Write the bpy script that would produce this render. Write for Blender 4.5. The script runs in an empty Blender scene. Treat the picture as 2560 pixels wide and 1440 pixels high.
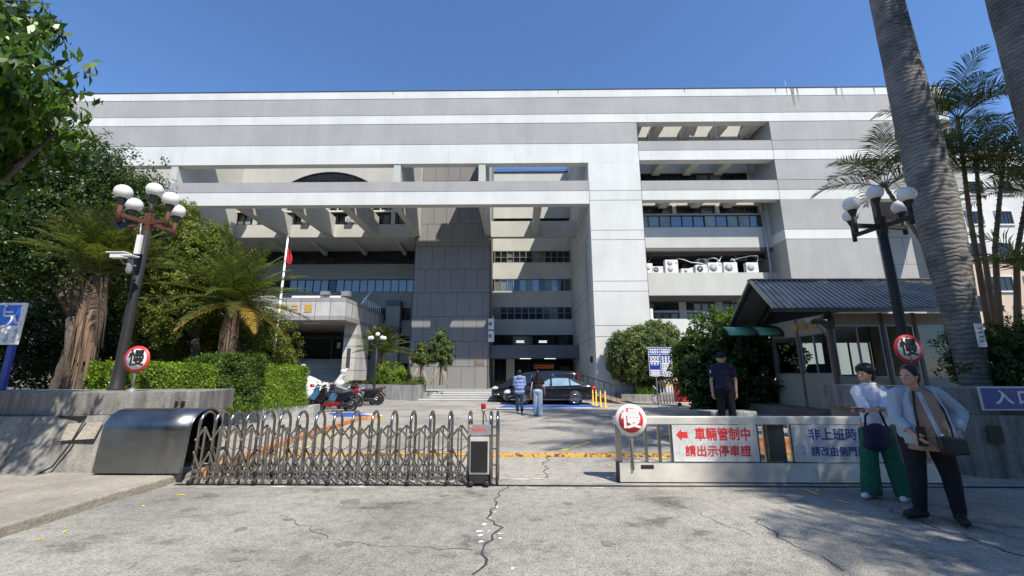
import bpy, bmesh, math, random
import numpy as np
from mathutils import Vector, Matrix, Euler
R = math.radians
random.seed(7); rng = np.random.default_rng(7)
scene = bpy.context.scene
col = scene.collection

# ---------------------------------------------------------------- camera
CF = 1020.0; CP = math.atan(216/1020); CYAW = R(0.75); CH = 1.55
cam_d = bpy.data.cameras.new('camera'); cam = bpy.data.objects.new('camera', cam_d); col.objects.link(cam)
cam.location = (0, 0, CH); cam.rotation_euler = (R(90)+CP, 0, CYAW)
cam_d.sensor_width = 36; cam_d.lens = CF/2560*36; cam_d.clip_start = 0.05; cam_d.clip_end = 2000
scene.camera = cam
# ---------------------------------------------------------------- sky and sun
SUN_D = Vector((-.67, 1, -1.57)).normalized()      # direction the light travels
elev = math.asin(-SUN_D.z); az = math.atan2(-SUN_D.x, -SUN_D.y)   # az clockwise from +Y
w = bpy.data.worlds.new('World'); scene.world = w; w.use_nodes = True
nt = w.node_tree; bg = nt.nodes['Background']
sky = nt.nodes.new('ShaderNodeTexSky'); sky.sky_type = 'NISHITA'; sky.sun_disc = False
sky.sun_elevation = elev; sky.sun_rotation = az; sky.air_density = 1.0; sky.dust_density = 0.1; sky.ozone_density = 10.0
nt.links.new(sky.outputs[0], bg.inputs[0]); bg.inputs[1].default_value = 0.148
sd = bpy.data.lights.new('sun', 'SUN'); sd.energy = 4.5; sd.angle = R(0.53); sd.color = (1, .94, .84)
sun = bpy.data.objects.new('sun', sd); col.objects.link(sun)
sun.rotation_euler = SUN_D.to_track_quat('-Z', 'Y').to_euler(); sun.location = (10, -20, 30)
vs = scene.view_settings; vs.view_transform = 'Standard'; vs.look = 'None'; vs.gamma = 1; vs.exposure = 0.5
scene.cycles.max_bounces = 6; scene.cycles.transparent_max_bounces = 8

# ---------------------------------------------------------------- pixel -> world helpers (camera of the photograph)
def ray(px, py):
    r = (px-1280)/CF; u = (720-py)/CF
    y = math.cos(CP)-math.sin(CP)*u; z = math.sin(CP)+math.cos(CP)*u
    c, s = math.cos(CYAW), math.sin(CYAW)
    return r*c-y*s, r*s+y*c, z
def W(px, py, Y):
    x, y, z = ray(px, py); t = Y/y; return Vector((x*t, Y, CH+z*t))
def G(px, py, z0=0.):
    x, y, z = ray(px, py); t = (z0-CH)/z; return Vector((x*t, y*t, z0))

# ---------------------------------------------------------------- materials
M = {}
def newmat(name):
    m = bpy.data.materials.new(name); m.use_nodes = True; M[name] = m
    return m, m.node_tree, m.node_tree.nodes['Principled BSDF']
def noise(nt, scale, detail=4, rough=.55, vec=None):
    n = nt.nodes.new('ShaderNodeTexNoise'); n.inputs['Scale'].default_value = scale
    n.inputs['Detail'].default_value = detail; n.inputs['Roughness'].default_value = rough
    if vec is not None: nt.links.new(vec, n.inputs['Vector'])
    return n
def ramp(nt, src, stops):
    r = nt.nodes.new('ShaderNodeValToRGB'); e = r.color_ramp.elements
    while len(e) < len(stops): e.new(.5)
    for i, (p, c) in enumerate(stops):
        e[i].position = p; e[i].color = (c[0], c[1], c[2], 1) if hasattr(c, '__len__') else (c, c, c, 1)
    nt.links.new(src, r.inputs[0]); return r.outputs[0]
def mixc(nt, f, a, b, mode='MIX'):
    m = nt.nodes.new('ShaderNodeMix'); m.data_type = 'RGBA'; m.blend_type = mode
    for s, v in ((m.inputs[0], f), (m.inputs[6], a), (m.inputs[7], b)):
        if hasattr(v, 'is_linked') or hasattr(v, 'links'): nt.links.new(v, s)
        elif hasattr(v, '__len__'): s.default_value = (v[0], v[1], v[2], 1)
        else: s.default_value = v
    return m.outputs[2]
def coords(nt, scale=(1, 1, 1), kind='Object'):
    tc = nt.nodes.new('ShaderNodeTexCoord'); mp = nt.nodes.new('ShaderNodeMapping'); mp.inputs['Scale'].default_value = scale
    nt.links.new(tc.outputs[kind], mp.inputs[0]); return mp.outputs[0]
def bump(nt, b, h, s=.3, d=.01):
    n = nt.nodes.new('ShaderNodeBump'); n.inputs['Strength'].default_value = s; n.inputs['Distance'].default_value = d
    nt.links.new(h, n.inputs['Height']); nt.links.new(n.outputs[0], b.inputs['Normal'])
def plain(name, c, rough=.5, metal=0., var=.08, scale=6, ior=1.45, bmp=0):
    m, nt, b = newmat(name)
    b.inputs['Roughness'].default_value = rough; b.inputs['Metallic'].default_value = metal; b.inputs['IOR'].default_value = ior
    n = noise(nt, scale, vec=coords(nt))
    lo = [x*(1-var) for x in c]; hi = [min(1, x*(1+var)) for x in c]
    nt.links.new(ramp(nt, n.outputs[0], [(.3, lo), (.7, hi)]), b.inputs['Base Color'])
    if bmp: bump(nt, b, n.outputs[0], bmp)
    return m
def wall_mat(name, c, var=.065, streak=.06, rough=.85, fine=40):
    """painted or rough plaster with blotches and vertical rain streaks"""
    m, nt, b = newmat(name); b.inputs['Roughness'].default_value = rough
    n1 = noise(nt, .35, 5, .6, coords(nt)); n2 = noise(nt, 1.0, 5, .65, coords(nt, (.9, .9, .2))); n3 = noise(nt, fine, 3, .6, coords(nt))
    lo = [x*(1-var) for x in c]; hi = [min(1, x*(1+var)) for x in c]
    c1 = ramp(nt, n1.outputs[0], [(.35, lo), (.65, hi)])
    s = ramp(nt, n2.outputs[0], [(.42, 1-streak), (.6, 1)])
    c2 = mixc(nt, 1., c1, s, 'MULTIPLY')
    f = ramp(nt, n3.outputs[0], [(.3, .93), (.7, 1.0)])
    nt.links.new(mixc(nt, 1., c2, f, 'MULTIPLY'), b.inputs['Base Color'])
    bump(nt, b, n3.outputs[0], .15, .01)
    return m
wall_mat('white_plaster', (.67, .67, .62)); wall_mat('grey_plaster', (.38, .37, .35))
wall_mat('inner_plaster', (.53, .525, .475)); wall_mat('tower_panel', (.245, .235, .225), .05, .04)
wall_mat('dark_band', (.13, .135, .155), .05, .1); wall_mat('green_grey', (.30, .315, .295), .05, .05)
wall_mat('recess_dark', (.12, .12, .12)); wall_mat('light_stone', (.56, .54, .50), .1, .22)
wall_mat('stone_trim', (.36, .33, .31), .1, .2); wall_mat('step_stone', (.33, .33, .31), .12, .1)
wall_mat('beige_panel', (.46, .40, .30), .08, .12); wall_mat('pink_stucco', (.60, .46, .34), .05, .08); wall_mat('white_brick', (.66, .64, .60), .06, .1)
wall_mat('cream_wall', (.72, .66, .50), .06, .1); wall_mat('brown_ledge', (.24, .17, .13), .1, .2)
plain('joint', (.05, .05, .055), .9); plain('frame_dark', (.025, .027, .03), .4); plain('frame_white', (.6, .6, .58), .4)
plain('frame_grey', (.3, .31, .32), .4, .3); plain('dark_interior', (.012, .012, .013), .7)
for nme, c, rg, io in (('glass_dark', (.012, .014, .016), .06, 1.6), ('glass_blue', (.03, .045, .055), .05, 2.1), ('glass_curtain', (.16, .16, .14), .12, 1.6), ('glass_frosted', (.22, .28, .30), .35, 1.5)):
    plain(nme, c, rg, 0, .3, .9, io)
plain('ac_white', (.72, .72, .70), .45); plain('fan_grey', (.34, .34, .33), .5); plain('black_rubber', (.02, .02, .02), .6)
plain('chrome', (.75, .75, .76), .12, 1.); plain('black_paint', (.012, .012, .014), .12, 0, .1, 3, 1.6); plain('black_metal', (.022, .021, .02), .6, .0)
plain('rust', (.10, .04, .025), .75, 0, .35, 25); plain('red_lamp', (.5, .01, .015), .15); plain('white_paint', (.78, .78, .76), .5, 0, .04)
plain('red_paint', (.70, .05, .06), .45, 0, .06); plain('blue_sign', (.012, .045, .30), .4, 0, .05); plain('blue_bright', (.02, .14, .72), .4, 0, .05)
plain('ink_black', (.015, .015, .015), .6); plain('ink_red', (.62, .04, .05), .55); plain('ink_blue', (.03, .06, .28), .55)
plain('gold', (.62, .40, .09), .5, .2, .15); plain('yellow_plastic', (.85, .50, .03), .5); plain('navy', (.012, .015, .04), .7)
plain('globe_glass', (.78, .77, .73), .25, 0, .03, 8); plain('brown_trunk', (.10, .08, .06), .95, 0, .4, 9, bmp=.6)
plain('wood_stake', (.5, .34, .2), .8, 0, .2, 20); plain('skin', (.50, .29, .20), .55, 0, .05); plain('hair', (.012, .010, .010), .45)
plain('tail_red', (.45, .01, .01), .15); plain('headlight', (.6, .62, .65), .1, 0, .05, 4, 1.8); plain('orange_paint', (.52, .22, .08), .8, 0, .5, 9)
plain('led_screen', (.008, .008, .008), .3); plain('blue_scooter', (.05, .14, .25), .2); plain('red_scooter', (.25, .01, .015), .2)
plain('seat_black', (.02, .02, .02), .55); plain('red_bin', (.60, .05, .03), .5); plain('green_plastic', (.22, .52, .32), .3)
plain('leaf_yellow', (.75, .60, .06), .6); plain('cloth_white', (.66, .68, .78), .9, 0, .05); plain('cloth_green', (.01, .115, .07), .85, 0, .2)
plain('cloth_jacket', (.36, .43, .50), .9, 0, .08); plain('cloth_tan', (.33, .22, .15), .9, 0, .08); plain('cloth_black', (.01, .01, .012), .85)
plain('cloth_navybag', (.012, .014, .05), .7); plain('jeans_light', (.38, .50, .62), .9, 0, .15); plain('jeans_dark', (.04, .06, .09), .9, 0, .2)
plain('hoodie_blue', (.20, .28, .50), .9, 0, .1); plain('flag_red', (.42, .015, .025), .8); plain('dark_steel', (.08, .08, .085), .35, .8)
plain('rail_brown', (.10, .06, .04), .7, .2, .4, 12)
for nme in ('cloth_white', 'cloth_green', 'cloth_jacket', 'cloth_tan', 'cloth_black', 'jeans_light', 'jeans_dark', 'hoodie_blue', 'navy'):
    nt = M[nme].node_tree; b = nt.nodes['Principled BSDF']; n1 = noise(nt, 7, 3, .5, coords(nt, (1.6, 1.6, .5))); n2 = noise(nt, 16, 2, .5, coords(nt, (.6, .6, 1.6)))
    bump(nt, b, mixc(nt, .4, n1.outputs[0], n2.outputs[0]), .9, .05)
plain('glass_sky', (.22, .34, .42), .08, 0, .3, 1.2, 1.8)  # bright sky reflection painted into the car window colour
m, nt_, b_ = newmat('clear_glass'); b_.inputs['Roughness'].default_value = .03; b_.inputs['Transmission Weight'].default_value = 1; b_.inputs['IOR'].default_value = 1.05
b_.inputs['Base Color'].default_value = (.8, .86, .84, 1)
m, nt_, b_ = newmat('led_text'); b_.inputs['Base Color'].default_value = (.3, .05, .01, 1)
b_.inputs['Emission Color'].default_value = (1, .25, .05, 1); b_.inputs['Emission Strength'].default_value = .25
m, nt_, b_ = newmat('tube_light'); b_.inputs['Emission Color'].default_value = (.95, 1, .9, 1); b_.inputs['Emission Strength'].default_value = .9

def steel(name, c, rough):
    m, nt, b = newmat(name); b.inputs['Metallic'].default_value = 1
    n = noise(nt, 3, 6, .6, coords(nt, (1, 1, 30))); n2 = noise(nt, 2.2, 4, .6, coords(nt))
    nt.links.new(mixc(nt, 1., ramp(nt, n2.outputs[0], [(.3, [x*.78 for x in c]), (.7, c)]), ramp(nt, n.outputs[0], [(.3, .88), (.7, 1)]), 'MULTIPLY'), b.inputs['Base Color'])
    nt.links.new(ramp(nt, n2.outputs[0], [(.3, rough*.8), (.7, rough*1.4)]), b.inputs['Roughness'])
    bump(nt, b, n2.outputs[0], .04, .02)
steel('stainless', (.42, .405, .38), .2); steel('stainless_hood', (.32, .32, .305), .30); steel('stainless_dull', (.95, .92, .82), .42); M['stainless_dull'].node_tree.nodes['Principled BSDF'].inputs['Metallic'].default_value = .55

def asphalt(name, c, dark, patch=.5, warm=(1, .98, .94)):
    m, nt, b = newmat(name); b.inputs['Roughness'].default_value = .92
    n1 = noise(nt, .22, 6, .62, coords(nt)); n2 = noise(nt, .9, 7, .7, coords(nt, (1, 1.5, 1))); n3 = noise(nt, 42, 4, .7, coords(nt)); n4 = noise(nt, 8, 5, .6, coords(nt))
    hi = [c*x for x in warm]; lo = [dark*x for x in warm]
    c1 = ramp(nt, n2.outputs[0], [(.36, lo), (.42, [ .7*h+.3*l for h, l in zip(hi, lo)]), (.5, hi), (.78, [h*1.1 for h in hi])])
    c1 = mixc(nt, 1., c1, ramp(nt, n1.outputs[0], [(.38, .66), (.56, 1)]), 'MULTIPLY')
    c1 = mixc(nt, 1., c1, ramp(nt, n4.outputs[0], [(.36, .80), (.55, 1)]), 'MULTIPLY')
    v = nt.nodes.new('ShaderNodeTexVoronoi'); v.inputs['Scale'].default_value = 70; nt.links.new(coords(nt), v.inputs['Vector'])
    sp = ramp(nt, n3.outputs[0], [(.34, .55), (.55, 1.05)])
    nt.links.new(mixc(nt, 1., c1, sp, 'MULTIPLY'), b.inputs['Base Color'])
    bump(nt, b, v.outputs[0], .7, .012)
asphalt('road_surface', .41, .20, warm=(1, .945, .82)); asphalt('drive_surface', .45, .27, warm=(1, .925, .81))
def concrete(name, c, streak=.45, fine=30, bm=.5):
    m, nt, b = newmat(name); b.inputs['Roughness'].default_value = .9
    n1 = noise(nt, 1.2, 6, .65, coords(nt)); n2 = noise(nt, 2.2, 6, .7, coords(nt, (2, 2, .25))); n3 = noise(nt, fine, 5, .7, coords(nt))
    c1 = ramp(nt, n1.outputs[0], [(.3, [x*.72 for x in c]), (.62, c)])
    c1 = mixc(nt, 1., c1, ramp(nt, n2.outputs[0], [(.38, 1-streak), (.58, 1)]), 'MULTIPLY')
    nt.links.new(mixc(nt, 1., c1, ramp(nt, n3.outputs[0], [(.32, .74), (.6, 1.04)]), 'MULTIPLY'), b.inputs['Base Color'])
    bump(nt, b, n3.outputs[0], bm, .02)
concrete('old_concrete', (.33, .315, .285), .55); concrete('rough_pavement', (.42, .38, .31), .1, 22, 1.); concrete('kerb_stone', (.40, .38, .34), .3)
concrete('planter_render', (.45, .45, .43), .35); concrete('soil', (.10, .075, .05), .1)
def leafmat(name, a, b2, trans=.35, rough=.42):
    m, nt, b = newmat(name); b.inputs['Roughness'].default_value = rough
    g = nt.nodes.new('ShaderNodeNewGeometry'); n = noise(nt, 1.1, 3, .6, coords(nt))
    c = mixc(nt, ramp(nt, g.outputs['Random Per Island'], [(0, 0.), (1, 1.)]), a, b2)
    c = mixc(nt, 1., c, ramp(nt, n.outputs[0], [(.3, .6), (.7, 1.25)]), 'MULTIPLY')
    nt.links.new(c, b.inputs['Base Color'])
    t = nt.nodes.new('ShaderNodeBsdfTranslucent'); nt.links.new(mixc(nt, 1., c, (1.3, 1.5, .5), 'MULTIPLY'), t.inputs[0])
    mx = nt.nodes.new('ShaderNodeMixShader'); mx.inputs[0].default_value = trans
    nt.links.new(b.outputs[0], mx.inputs[1]); nt.links.new(t.outputs[0], mx.inputs[2]); nt.links.new(mx.outputs[0], nt.nodes['Material Output'].inputs[0])
leafmat('leaf_dark', (.014, .036, .008), (.085, .135, .022)); leafmat('leaf_mid', (.03, .075, .010), (.15, .23, .025))
leafmat('leaf_juniper', (.04, .065, .008), (.27, .31, .035), .25, .6); leafmat('leaf_hedge', (.06, .14, .010), (.34, .46, .04))
leafmat('leaf_bush', (.016, .042, .008), (.09, .15, .022)); leafmat('leaf_near', (.012, .035, .006), (.12, .22, .022), .3, .35)
leafmat('frond_green', (.03, .05, .012), (.20, .22, .055), .3); leafmat('frond_yellow', (.30, .19, .03), (.5, .36, .06), .3); leafmat('frond_areca', (.05, .075, .03), (.22, .24, .10), .35)
leafmat('dead_frond', (.09, .05, .028), (.42, .29, .19), .15, .9); leafmat('leaf_grass', (.05, .11, .012), (.2, .3, .03))
leafmat('leaf_topiary', (.035, .06, .012), (.20, .26, .06), .2, .6)

# royal palm bark: grey with ring scars
m, nt, b = newmat('palm_bark'); b.inputs['Roughness'].default_value = .9
wv = nt.nodes.new('ShaderNodeTexWave'); wv.bands_direction = 'Z'; wv.inputs['Scale'].default_value = 3.4; wv.inputs['Distortion'].default_value = 7; wv.inputs['Detail'].default_value = 5; wv.inputs['Detail Scale'].default_value = 1.4
nt.links.new(coords(nt), wv.inputs['Vector']); nn = noise(nt, 1.6, 5, .65, coords(nt)); nf = noise(nt, 22, 4, .7, coords(nt, (1, 1, 3)))
c = mixc(nt, 1., ramp(nt, nn.outputs[0], [(.35, (.12, .115, .11)), (.65, (.30, .29, .27))]), ramp(nt, wv.outputs[1], [(0, .62), (.35, 1), (1, 1.05)]), 'MULTIPLY')
nt.links.new(mixc(nt, 1., c, ramp(nt, nf.outputs[0], [(.35, .7), (.6, 1)]), 'MULTIPLY'), b.inputs['Base Color']); bump(nt, b, wv.outputs[1], .35, .03)

# ---------------------------------------------------------------- mesh builder
def tag(o, label=None, cat=None, group=None, kind=None):
    if label: o['label'] = label
    if cat: o['category'] = cat
    if group: o['group'] = group
    if kind: o['kind'] = kind
    return o
def empty(name, loc, label, cat, rz=0, group=None):
    o = bpy.data.objects.new(name, None); col.objects.link(o); o.location = loc; o.rotation_euler = (0, 0, rz)
    o.empty_display_size = .2
    return tag(o, label, cat, group)
def origin_of(p):
    v = Vector((0, 0, 0))
    while p is not None: v = v+Vector(p.location); p = p.parent
    return v
class MB:
    def __init__(s): s.v = []; s.f = []; s.m = []; s.sm = []; s.mi = 0; s.smooth = False
    def add(s, vs, fs, smooth=None):
        b = len(s.v); s.v += [tuple(v) for v in vs]
        for f in fs: s.f.append([b+i for i in f]); s.m.append(s.mi); s.sm.append(s.smooth if smooth is None else smooth)
        return s
    def box(s, x0, y0, z0, x1, y1, z1):
        x0, x1 = sorted((x0, x1)); y0, y1 = sorted((y0, y1)); z0, z1 = sorted((z0, z1))
        return s.add([(x0,y0,z0),(x1,y0,z0),(x1,y1,z0),(x0,y1,z0),(x0,y0,z1),(x1,y0,z1),(x1,y1,z1),(x0,y1,z1)],
                     [(0,3,2,1),(4,5,6,7),(0,1,5,4),(1,2,6,5),(2,3,7,6),(3,0,4,7)])
    def prism(s, poly, z0, z1):                  # poly xy counter-clockwise
        n = len(poly); v = [(p[0], p[1], z0) for p in poly]+[(p[0], p[1], z1) for p in poly]
        return s.add(v, [tuple(range(n-1, -1, -1)), tuple(range(n, 2*n))]+[(i, (i+1) % n, n+(i+1) % n, n+i) for i in range(n)])
    def extr(s, poly3, d):                       # polygon of 3d points extruded by vector d
        n = len(poly3); v = [Vector(p) for p in poly3]; v = v+[p+Vector(d) for p in v]
        return s.add(v, [tuple(range(n-1, -1, -1)), tuple(range(n, 2*n))]+[(i, (i+1) % n, n+(i+1) % n, n+i) for i in range(n)])
    def tube(s, pts, r, n=8, caps=True, flat=1.):
        pts = [Vector(p) for p in pts]; k = len(pts); rr = list(r) if hasattr(r, '__len__') else [r]*k
        vs = []; up = None
        for i, p in enumerate(pts):
            d = (pts[min(i+1, k-1)]-pts[max(i-1, 0)]).normalized()
            if up is None: up = Vector((0, 0, 1)) if abs(d.z) < .9 else Vector((1, 0, 0))
            a = d.cross(up)
            if a.length < 1e-4: a = d.cross(Vector((0, 1, 0)))
            a.normalize(); b = a.cross(d).normalized(); up = b
            for j in range(n):
                t = 2*math.pi*j/n; vs.append(p+a*math.cos(t)*rr[i]+b*math.sin(t)*rr[i]*flat)
        fs = [(i*n+j, i*n+(j+1) % n, (i+1)*n+(j+1) % n, (i+1)*n+j) for i in range(k-1) for j in range(n)]
        if caps: fs += [tuple(range(n-1, -1, -1)), tuple(range((k-1)*n, k*n))]
        return s.add(vs, fs, True if n > 4 else s.smooth)
    def bar(s, a, b, w, h=None):                 # rectangular bar
        h = h or w; a = Vector(a); b = Vector(b); d = (b-a).normalized(); up = Vector((0, 0, 1)) if abs(d.z) < .95 else Vector((0, 1, 0))
        x = d.cross(up).normalized(); y = x.cross(d).normalized()
        v = [p+x*sx*w/2+y*sy*h/2 for p in (a, b) for sx, sy in ((-1,-1),(1,-1),(1,1),(-1,1))]
        return s.add(v, [(3,2,1,0),(4,5,6,7),(0,1,5,4),(1,2,6,5),(2,3,7,6),(3,0,4,7)])
    def ell(s, c, r, nu=14, nv=9, rot=None):
        if not hasattr(r, '__len__'): r = (r, r, r)
        vs = []; fs = []; c = Vector(c); rot = rot or Matrix.Identity(3)
        for i in range(nv+1):
            ph = math.pi*i/nv
            for j in range(nu):
                t = 2*math.pi*j/nu
                vs.append(c+rot@Vector((r[0]*math.sin(ph)*math.cos(t), r[1]*math.sin(ph)*math.sin(t), -r[2]*math.cos(ph))))
        for i in range(nv):
            for j in range(nu):
                a, b, cc, d = i*nu+j, i*nu+(j+1) % nu, (i+1)*nu+(j+1) % nu, (i+1)*nu+j
                fs.append((a, b, cc, d))
        return s.add(vs, fs, True)
    def cap(s, a, b, ra, rb, n=12):              # closed round-ended limb
        a = Vector(a); b = Vector(b); d = (b-a); L = d.length; d.normalize(); P = []; rr = []
        for t in (-1, -.85, -.5): P.append(a+d*ra*t); rr.append(ra*math.sqrt(max(0.0004, 1-t*t)))
        P += [a, (a+b)/2, b]; rr += [ra, (ra+rb)/2, rb]
        for t in (.5, .85, 1): P.append(b+d*rb*t); rr.append(rb*math.sqrt(max(0.0004, 1-t*t)))
        return s.tube(P, rr, n)
    def lathe(s, prof, c=(0, 0, 0), n=20, axis='Z', sx=1., sy=1.):
        vs = []
        for r, h in prof:
            for j in range(n):
                t = 2*math.pi*j/n; a, b = r*math.cos(t)*sx, r*math.sin(t)*sy
                p = {'Z': (a, b, h), 'Y': (a, h, b), 'X': (h, a, b)}[axis]; vs.append((p[0]+c[0], p[1]+c[1], p[2]+c[2]))
        k = len(prof)
        fs = [(i*n+j, i*n+(j+1) % n, (i+1)*n+(j+1) % n, (i+1)*n+j) for i in range(k-1) for j in range(n)]
        if prof[0][0] > 1e-6: fs.append(tuple(range(n-1, -1, -1)))
        if prof[-1][0] > 1e-6: fs.append(tuple(range((k-1)*n, k*n)))
        return s.add(vs, fs, True)
    def build(s, name, mats, parent=None, local=False, rot=None, bevel=0, remesh=0, smooth_it=0):
        me = bpy.data.meshes.new(name); off = Vector((0, 0, 0)) if (local or parent is None) else origin_of(parent)
        me.from_pydata([Vector(v)-off for v in s.v], [], s.f)
        if not isinstance(mats, (list, tuple)): mats = [mats]
        for mm in mats: me.materials.append(M[mm])
        me.polygons.foreach_set('material_index', s.m); me.polygons.foreach_set('use_smooth', s.sm)
        bm = bmesh.new(); bm.from_mesh(me); bmesh.ops.recalc_face_normals(bm, faces=bm.faces); bm.to_mesh(me); bm.free()
        o = bpy.data.objects.new(name, me); col.objects.link(o)
        if parent is not None: o.parent = parent
        if bevel:
            md = o.modifiers.new('bevel', 'BEVEL'); md.width = bevel; md.segments = 2; md.limit_method = 'ANGLE'; md.angle_limit = R(50)
        if remesh:
            md = o.modifiers.new('remesh', 'REMESH'); md.mode = 'VOXEL'; md.voxel_size = remesh; md.use_smooth_shade = True
            if smooth_it:
                md = o.modifiers.new('smooth', 'SMOOTH'); md.factor = .5; md.iterations = smooth_it
        return o
def top(mb, name, mats, label=None, cat=None, group=None, kind=None, **k):
    """a thing that is a single mesh: its origin goes to the middle of its foot"""
    a = np.array([tuple(v) for v in mb.v]); c = ((a[:, 0].min()+a[:, 0].max())/2, (a[:, 1].min()+a[:, 1].max())/2, a[:, 2].min())
    mb.v = [(v[0]-c[0], v[1]-c[1], v[2]-c[2]) for v in mb.v]
    o = mb.build(name, mats, None, **k); o.location = c
    return tag(o, label, cat, group, kind)
def struct(mb, name, mats, **k):
    o = mb.build(name, mats, None, **k); o['kind'] = 'structure'; return o
def copy_tree(o, parent=None):
    c = o.copy(); col.objects.link(c); c.parent = parent
    for ch in [x for x in bpy.data.objects if x.parent == o]: copy_tree(ch, c)
    return c
def text(body, size, name, mat, parent=None, loc=(0, 0, 0), rot=(R(90), 0, 0), bold=.0, ext=.002, sx=1., align='CENTER', spacing=1., line=1.):
    cu = bpy.data.curves.new('lettering', 'FONT'); cu.body = body; cu.size = size; cu.align_x = align; cu.align_y = 'CENTER'
    cu.extrude = 0; cu.space_character = spacing; cu.space_line = line; cu.resolution_u = 3
    t = bpy.data.objects.new('lettering_tmp', cu); col.objects.link(t); bpy.context.view_layer.update()
    me = bpy.data.meshes.new_from_object(t.evaluated_get(bpy.context.evaluated_depsgraph_get()))
    bpy.data.objects.remove(t); bpy.data.curves.remove(cu)
    # bolder strokes: shifted copies of the flat glyphs, each a hair in front of the last
    co = np.empty(len(me.vertices)*3); me.vertices.foreach_get('co', co); co = co.reshape(-1, 3); fs = [tuple(p.vertices) for p in me.polygons]; bpy.data.meshes.remove(me)
    V = []; Fc = []
    for k, (dx, dy) in enumerate([(0, 0)]+([(1, .35), (-1, -.35), (-.35, 1), (.35, -1), (.8, -.8), (-.8, .8)] if bold else [])):
        V.append(co+np.array([dx*bold*size, dy*bold*size, ext*.4+k*.00025])); Fc += [tuple(i+k*len(co) for i in f) for f in fs]
    me = bpy.data.meshes.new(name); me.from_pydata(np.concatenate(V).tolist(), [], Fc)
    me.transform(Matrix.LocRotScale(Vector(loc), Euler(rot), Vector((sx, 1, 1)))); me.materials.clear(); me.materials.append(M[mat])
    o = bpy.data.objects.new(name, me); col.objects.link(o)
    if parent is not None: o.parent = parent
    return o

# ---------------------------------------------------------------- foliage helpers
def leaf_mesh(name, mat, parent, P, Nrm, D, size, width, off):
    """P centres, D leaf direction, Nrm leaf normal: one folded rhombus per leaf"""
    n = len(P); D = D/np.linalg.norm(D, axis=1, keepdims=True); S = np.cross(D, Nrm); S /= (np.linalg.norm(S, axis=1, keepdims=True)+1e-9); U = np.cross(S, D)
    L = size[:, None]; Wd = width[:, None]
    v = np.stack([P-D*L*.5, P+S*Wd*.5+U*Wd*.18, P+D*L*.5-U*L*.08, P-S*Wd*.5+U*Wd*.18], 1).reshape(-1, 3)-np.array(off)
    me = bpy.data.meshes.new(name); me.vertices.add(4*n); me.vertices.foreach_set('co', v.astype(np.float32).ravel())
    me.loops.add(4*n); me.loops.foreach_set('vertex_index', np.arange(4*n, dtype=np.int32)); me.polygons.add(n)
    me.polygons.foreach_set('loop_start', np.arange(0, 4*n, 4, dtype=np.int32)); me.polygons.foreach_set('loop_total', np.full(n, 4, dtype=np.int32))
    me.update(calc_edges=True); me.validate(); me.materials.append(M[mat])
    o = bpy.data.objects.new(name, me); col.objects.link(o)
    if parent is not None: o.parent = parent
    return o
def unit(n):
    v = rng.normal(size=(n, 3)); return v/np.linalg.norm(v, axis=1, keepdims=True)
def crown(name, mat, parent, blobs, nclump, per, leaf, clump_r, aspect=.5, fill=.35, droop=.3, bumpy=.18, upness=0., conf=None):
    """leaf clumps over (and inside) a set of ellipsoids"""
    vol = np.array([b[3]*b[4]+b[4]*b[5]+b[3]*b[5] for b in blobs]); vol = vol/vol.sum(); Ps = []; Ns = []
    for b, q in zip(blobs, vol):
        k = max(4, int(nclump*q)); u = unit(k); rad = np.where(rng.random(k) < fill, rng.uniform(.35, .85, k), 1+rng.normal(0, bumpy*.5, k))
        rad *= 1+bumpy*np.sin(u[:, 0]*5+b[0])*np.sin(u[:, 2]*6+b[1]+u[:, 1]*4)
        c = np.array(b[:3])+u*np.array(b[3:6])*rad[:, None]
        cr = clump_r*rng.uniform(.6, 1.3, k)
        p = (c[:, None]+unit(k*per).reshape(k, per, 3)*(cr[:, None]*rng.random((k, per))**.5)[:, :, None]).reshape(-1, 3)
        nn = np.repeat(u, per, 0)+unit(k*per)*.9; nn[:, 2] += .5+upness
        Ps.append(p); Ns.append(nn)
    P = np.concatenate(Ps); N = np.concatenate(Ns)
    keep = P[:, 2] > .02
    if conf is not None: keep &= conf(P)
    P = P[keep]; N = N[keep]; n = len(P); N /= np.linalg.norm(N, axis=1, keepdims=True)
    D = unit(n); D -= N*(D*N).sum(1, keepdims=True)*.7; D[:, 2] += -droop+upness
    sz = leaf*rng.uniform(.65, 1.3, n)
    return leaf_mesh(name, mat, parent, P, N, D, sz, sz*aspect, origin_of(parent))
def frond(mb, base, az, el, L, bend, ll, lw, n=26, vee=.5, start=.18, mi=0, twist=0., rachis=.018):
    base = Vector(base); pts = [base]; e = el; k = 12
    for i in range(k):
        d = Vector((math.cos(az)*math.cos(e), math.sin(az)*math.cos(e), math.sin(e))); pts.append(pts[-1]+d*L/k); e -= bend/k*(.5+i/k)
    mb.mi = mi
    mb.tube(pts, [rachis*(1-.8*i/k) for i in range(k+1)], 4)
    side0 = Vector((-math.sin(az), math.cos(az), 0))
    for i in range(n):
        t = start+(1-start)*(i+.5)/n; f = t*k; j = min(k-1, int(f)); p = pts[j].lerp(pts[j+1], f-j); fw = (pts[j+1]-pts[j]).normalized(); up = side0.cross(fw).normalized()
        if up.z < 0: up = -up
        l = ll*math.sin(math.pi*min(1, .18+t*.82))**.6*random.uniform(.85, 1.1)
        for sgn in (-1, 1):
            d = (side0*sgn*(1-.35*t)+fw*(.45+.6*t)+up*vee*random.uniform(.5, 1.2)+Vector((random.gauss(0, .07), random.gauss(0, .07), random.gauss(0, .07)))).normalized()
            q = p+d*l*.55; d2 = (d+Vector((0, 0, -.55))).normalized(); r = q+d2*l*.5; wv_ = fw*lw
            mb.add([p-wv_*.3, p+wv_*.3, q+wv_*.5, q-wv_*.5, r], [(0, 1, 2, 3), (3, 2, 4)], False)

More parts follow.
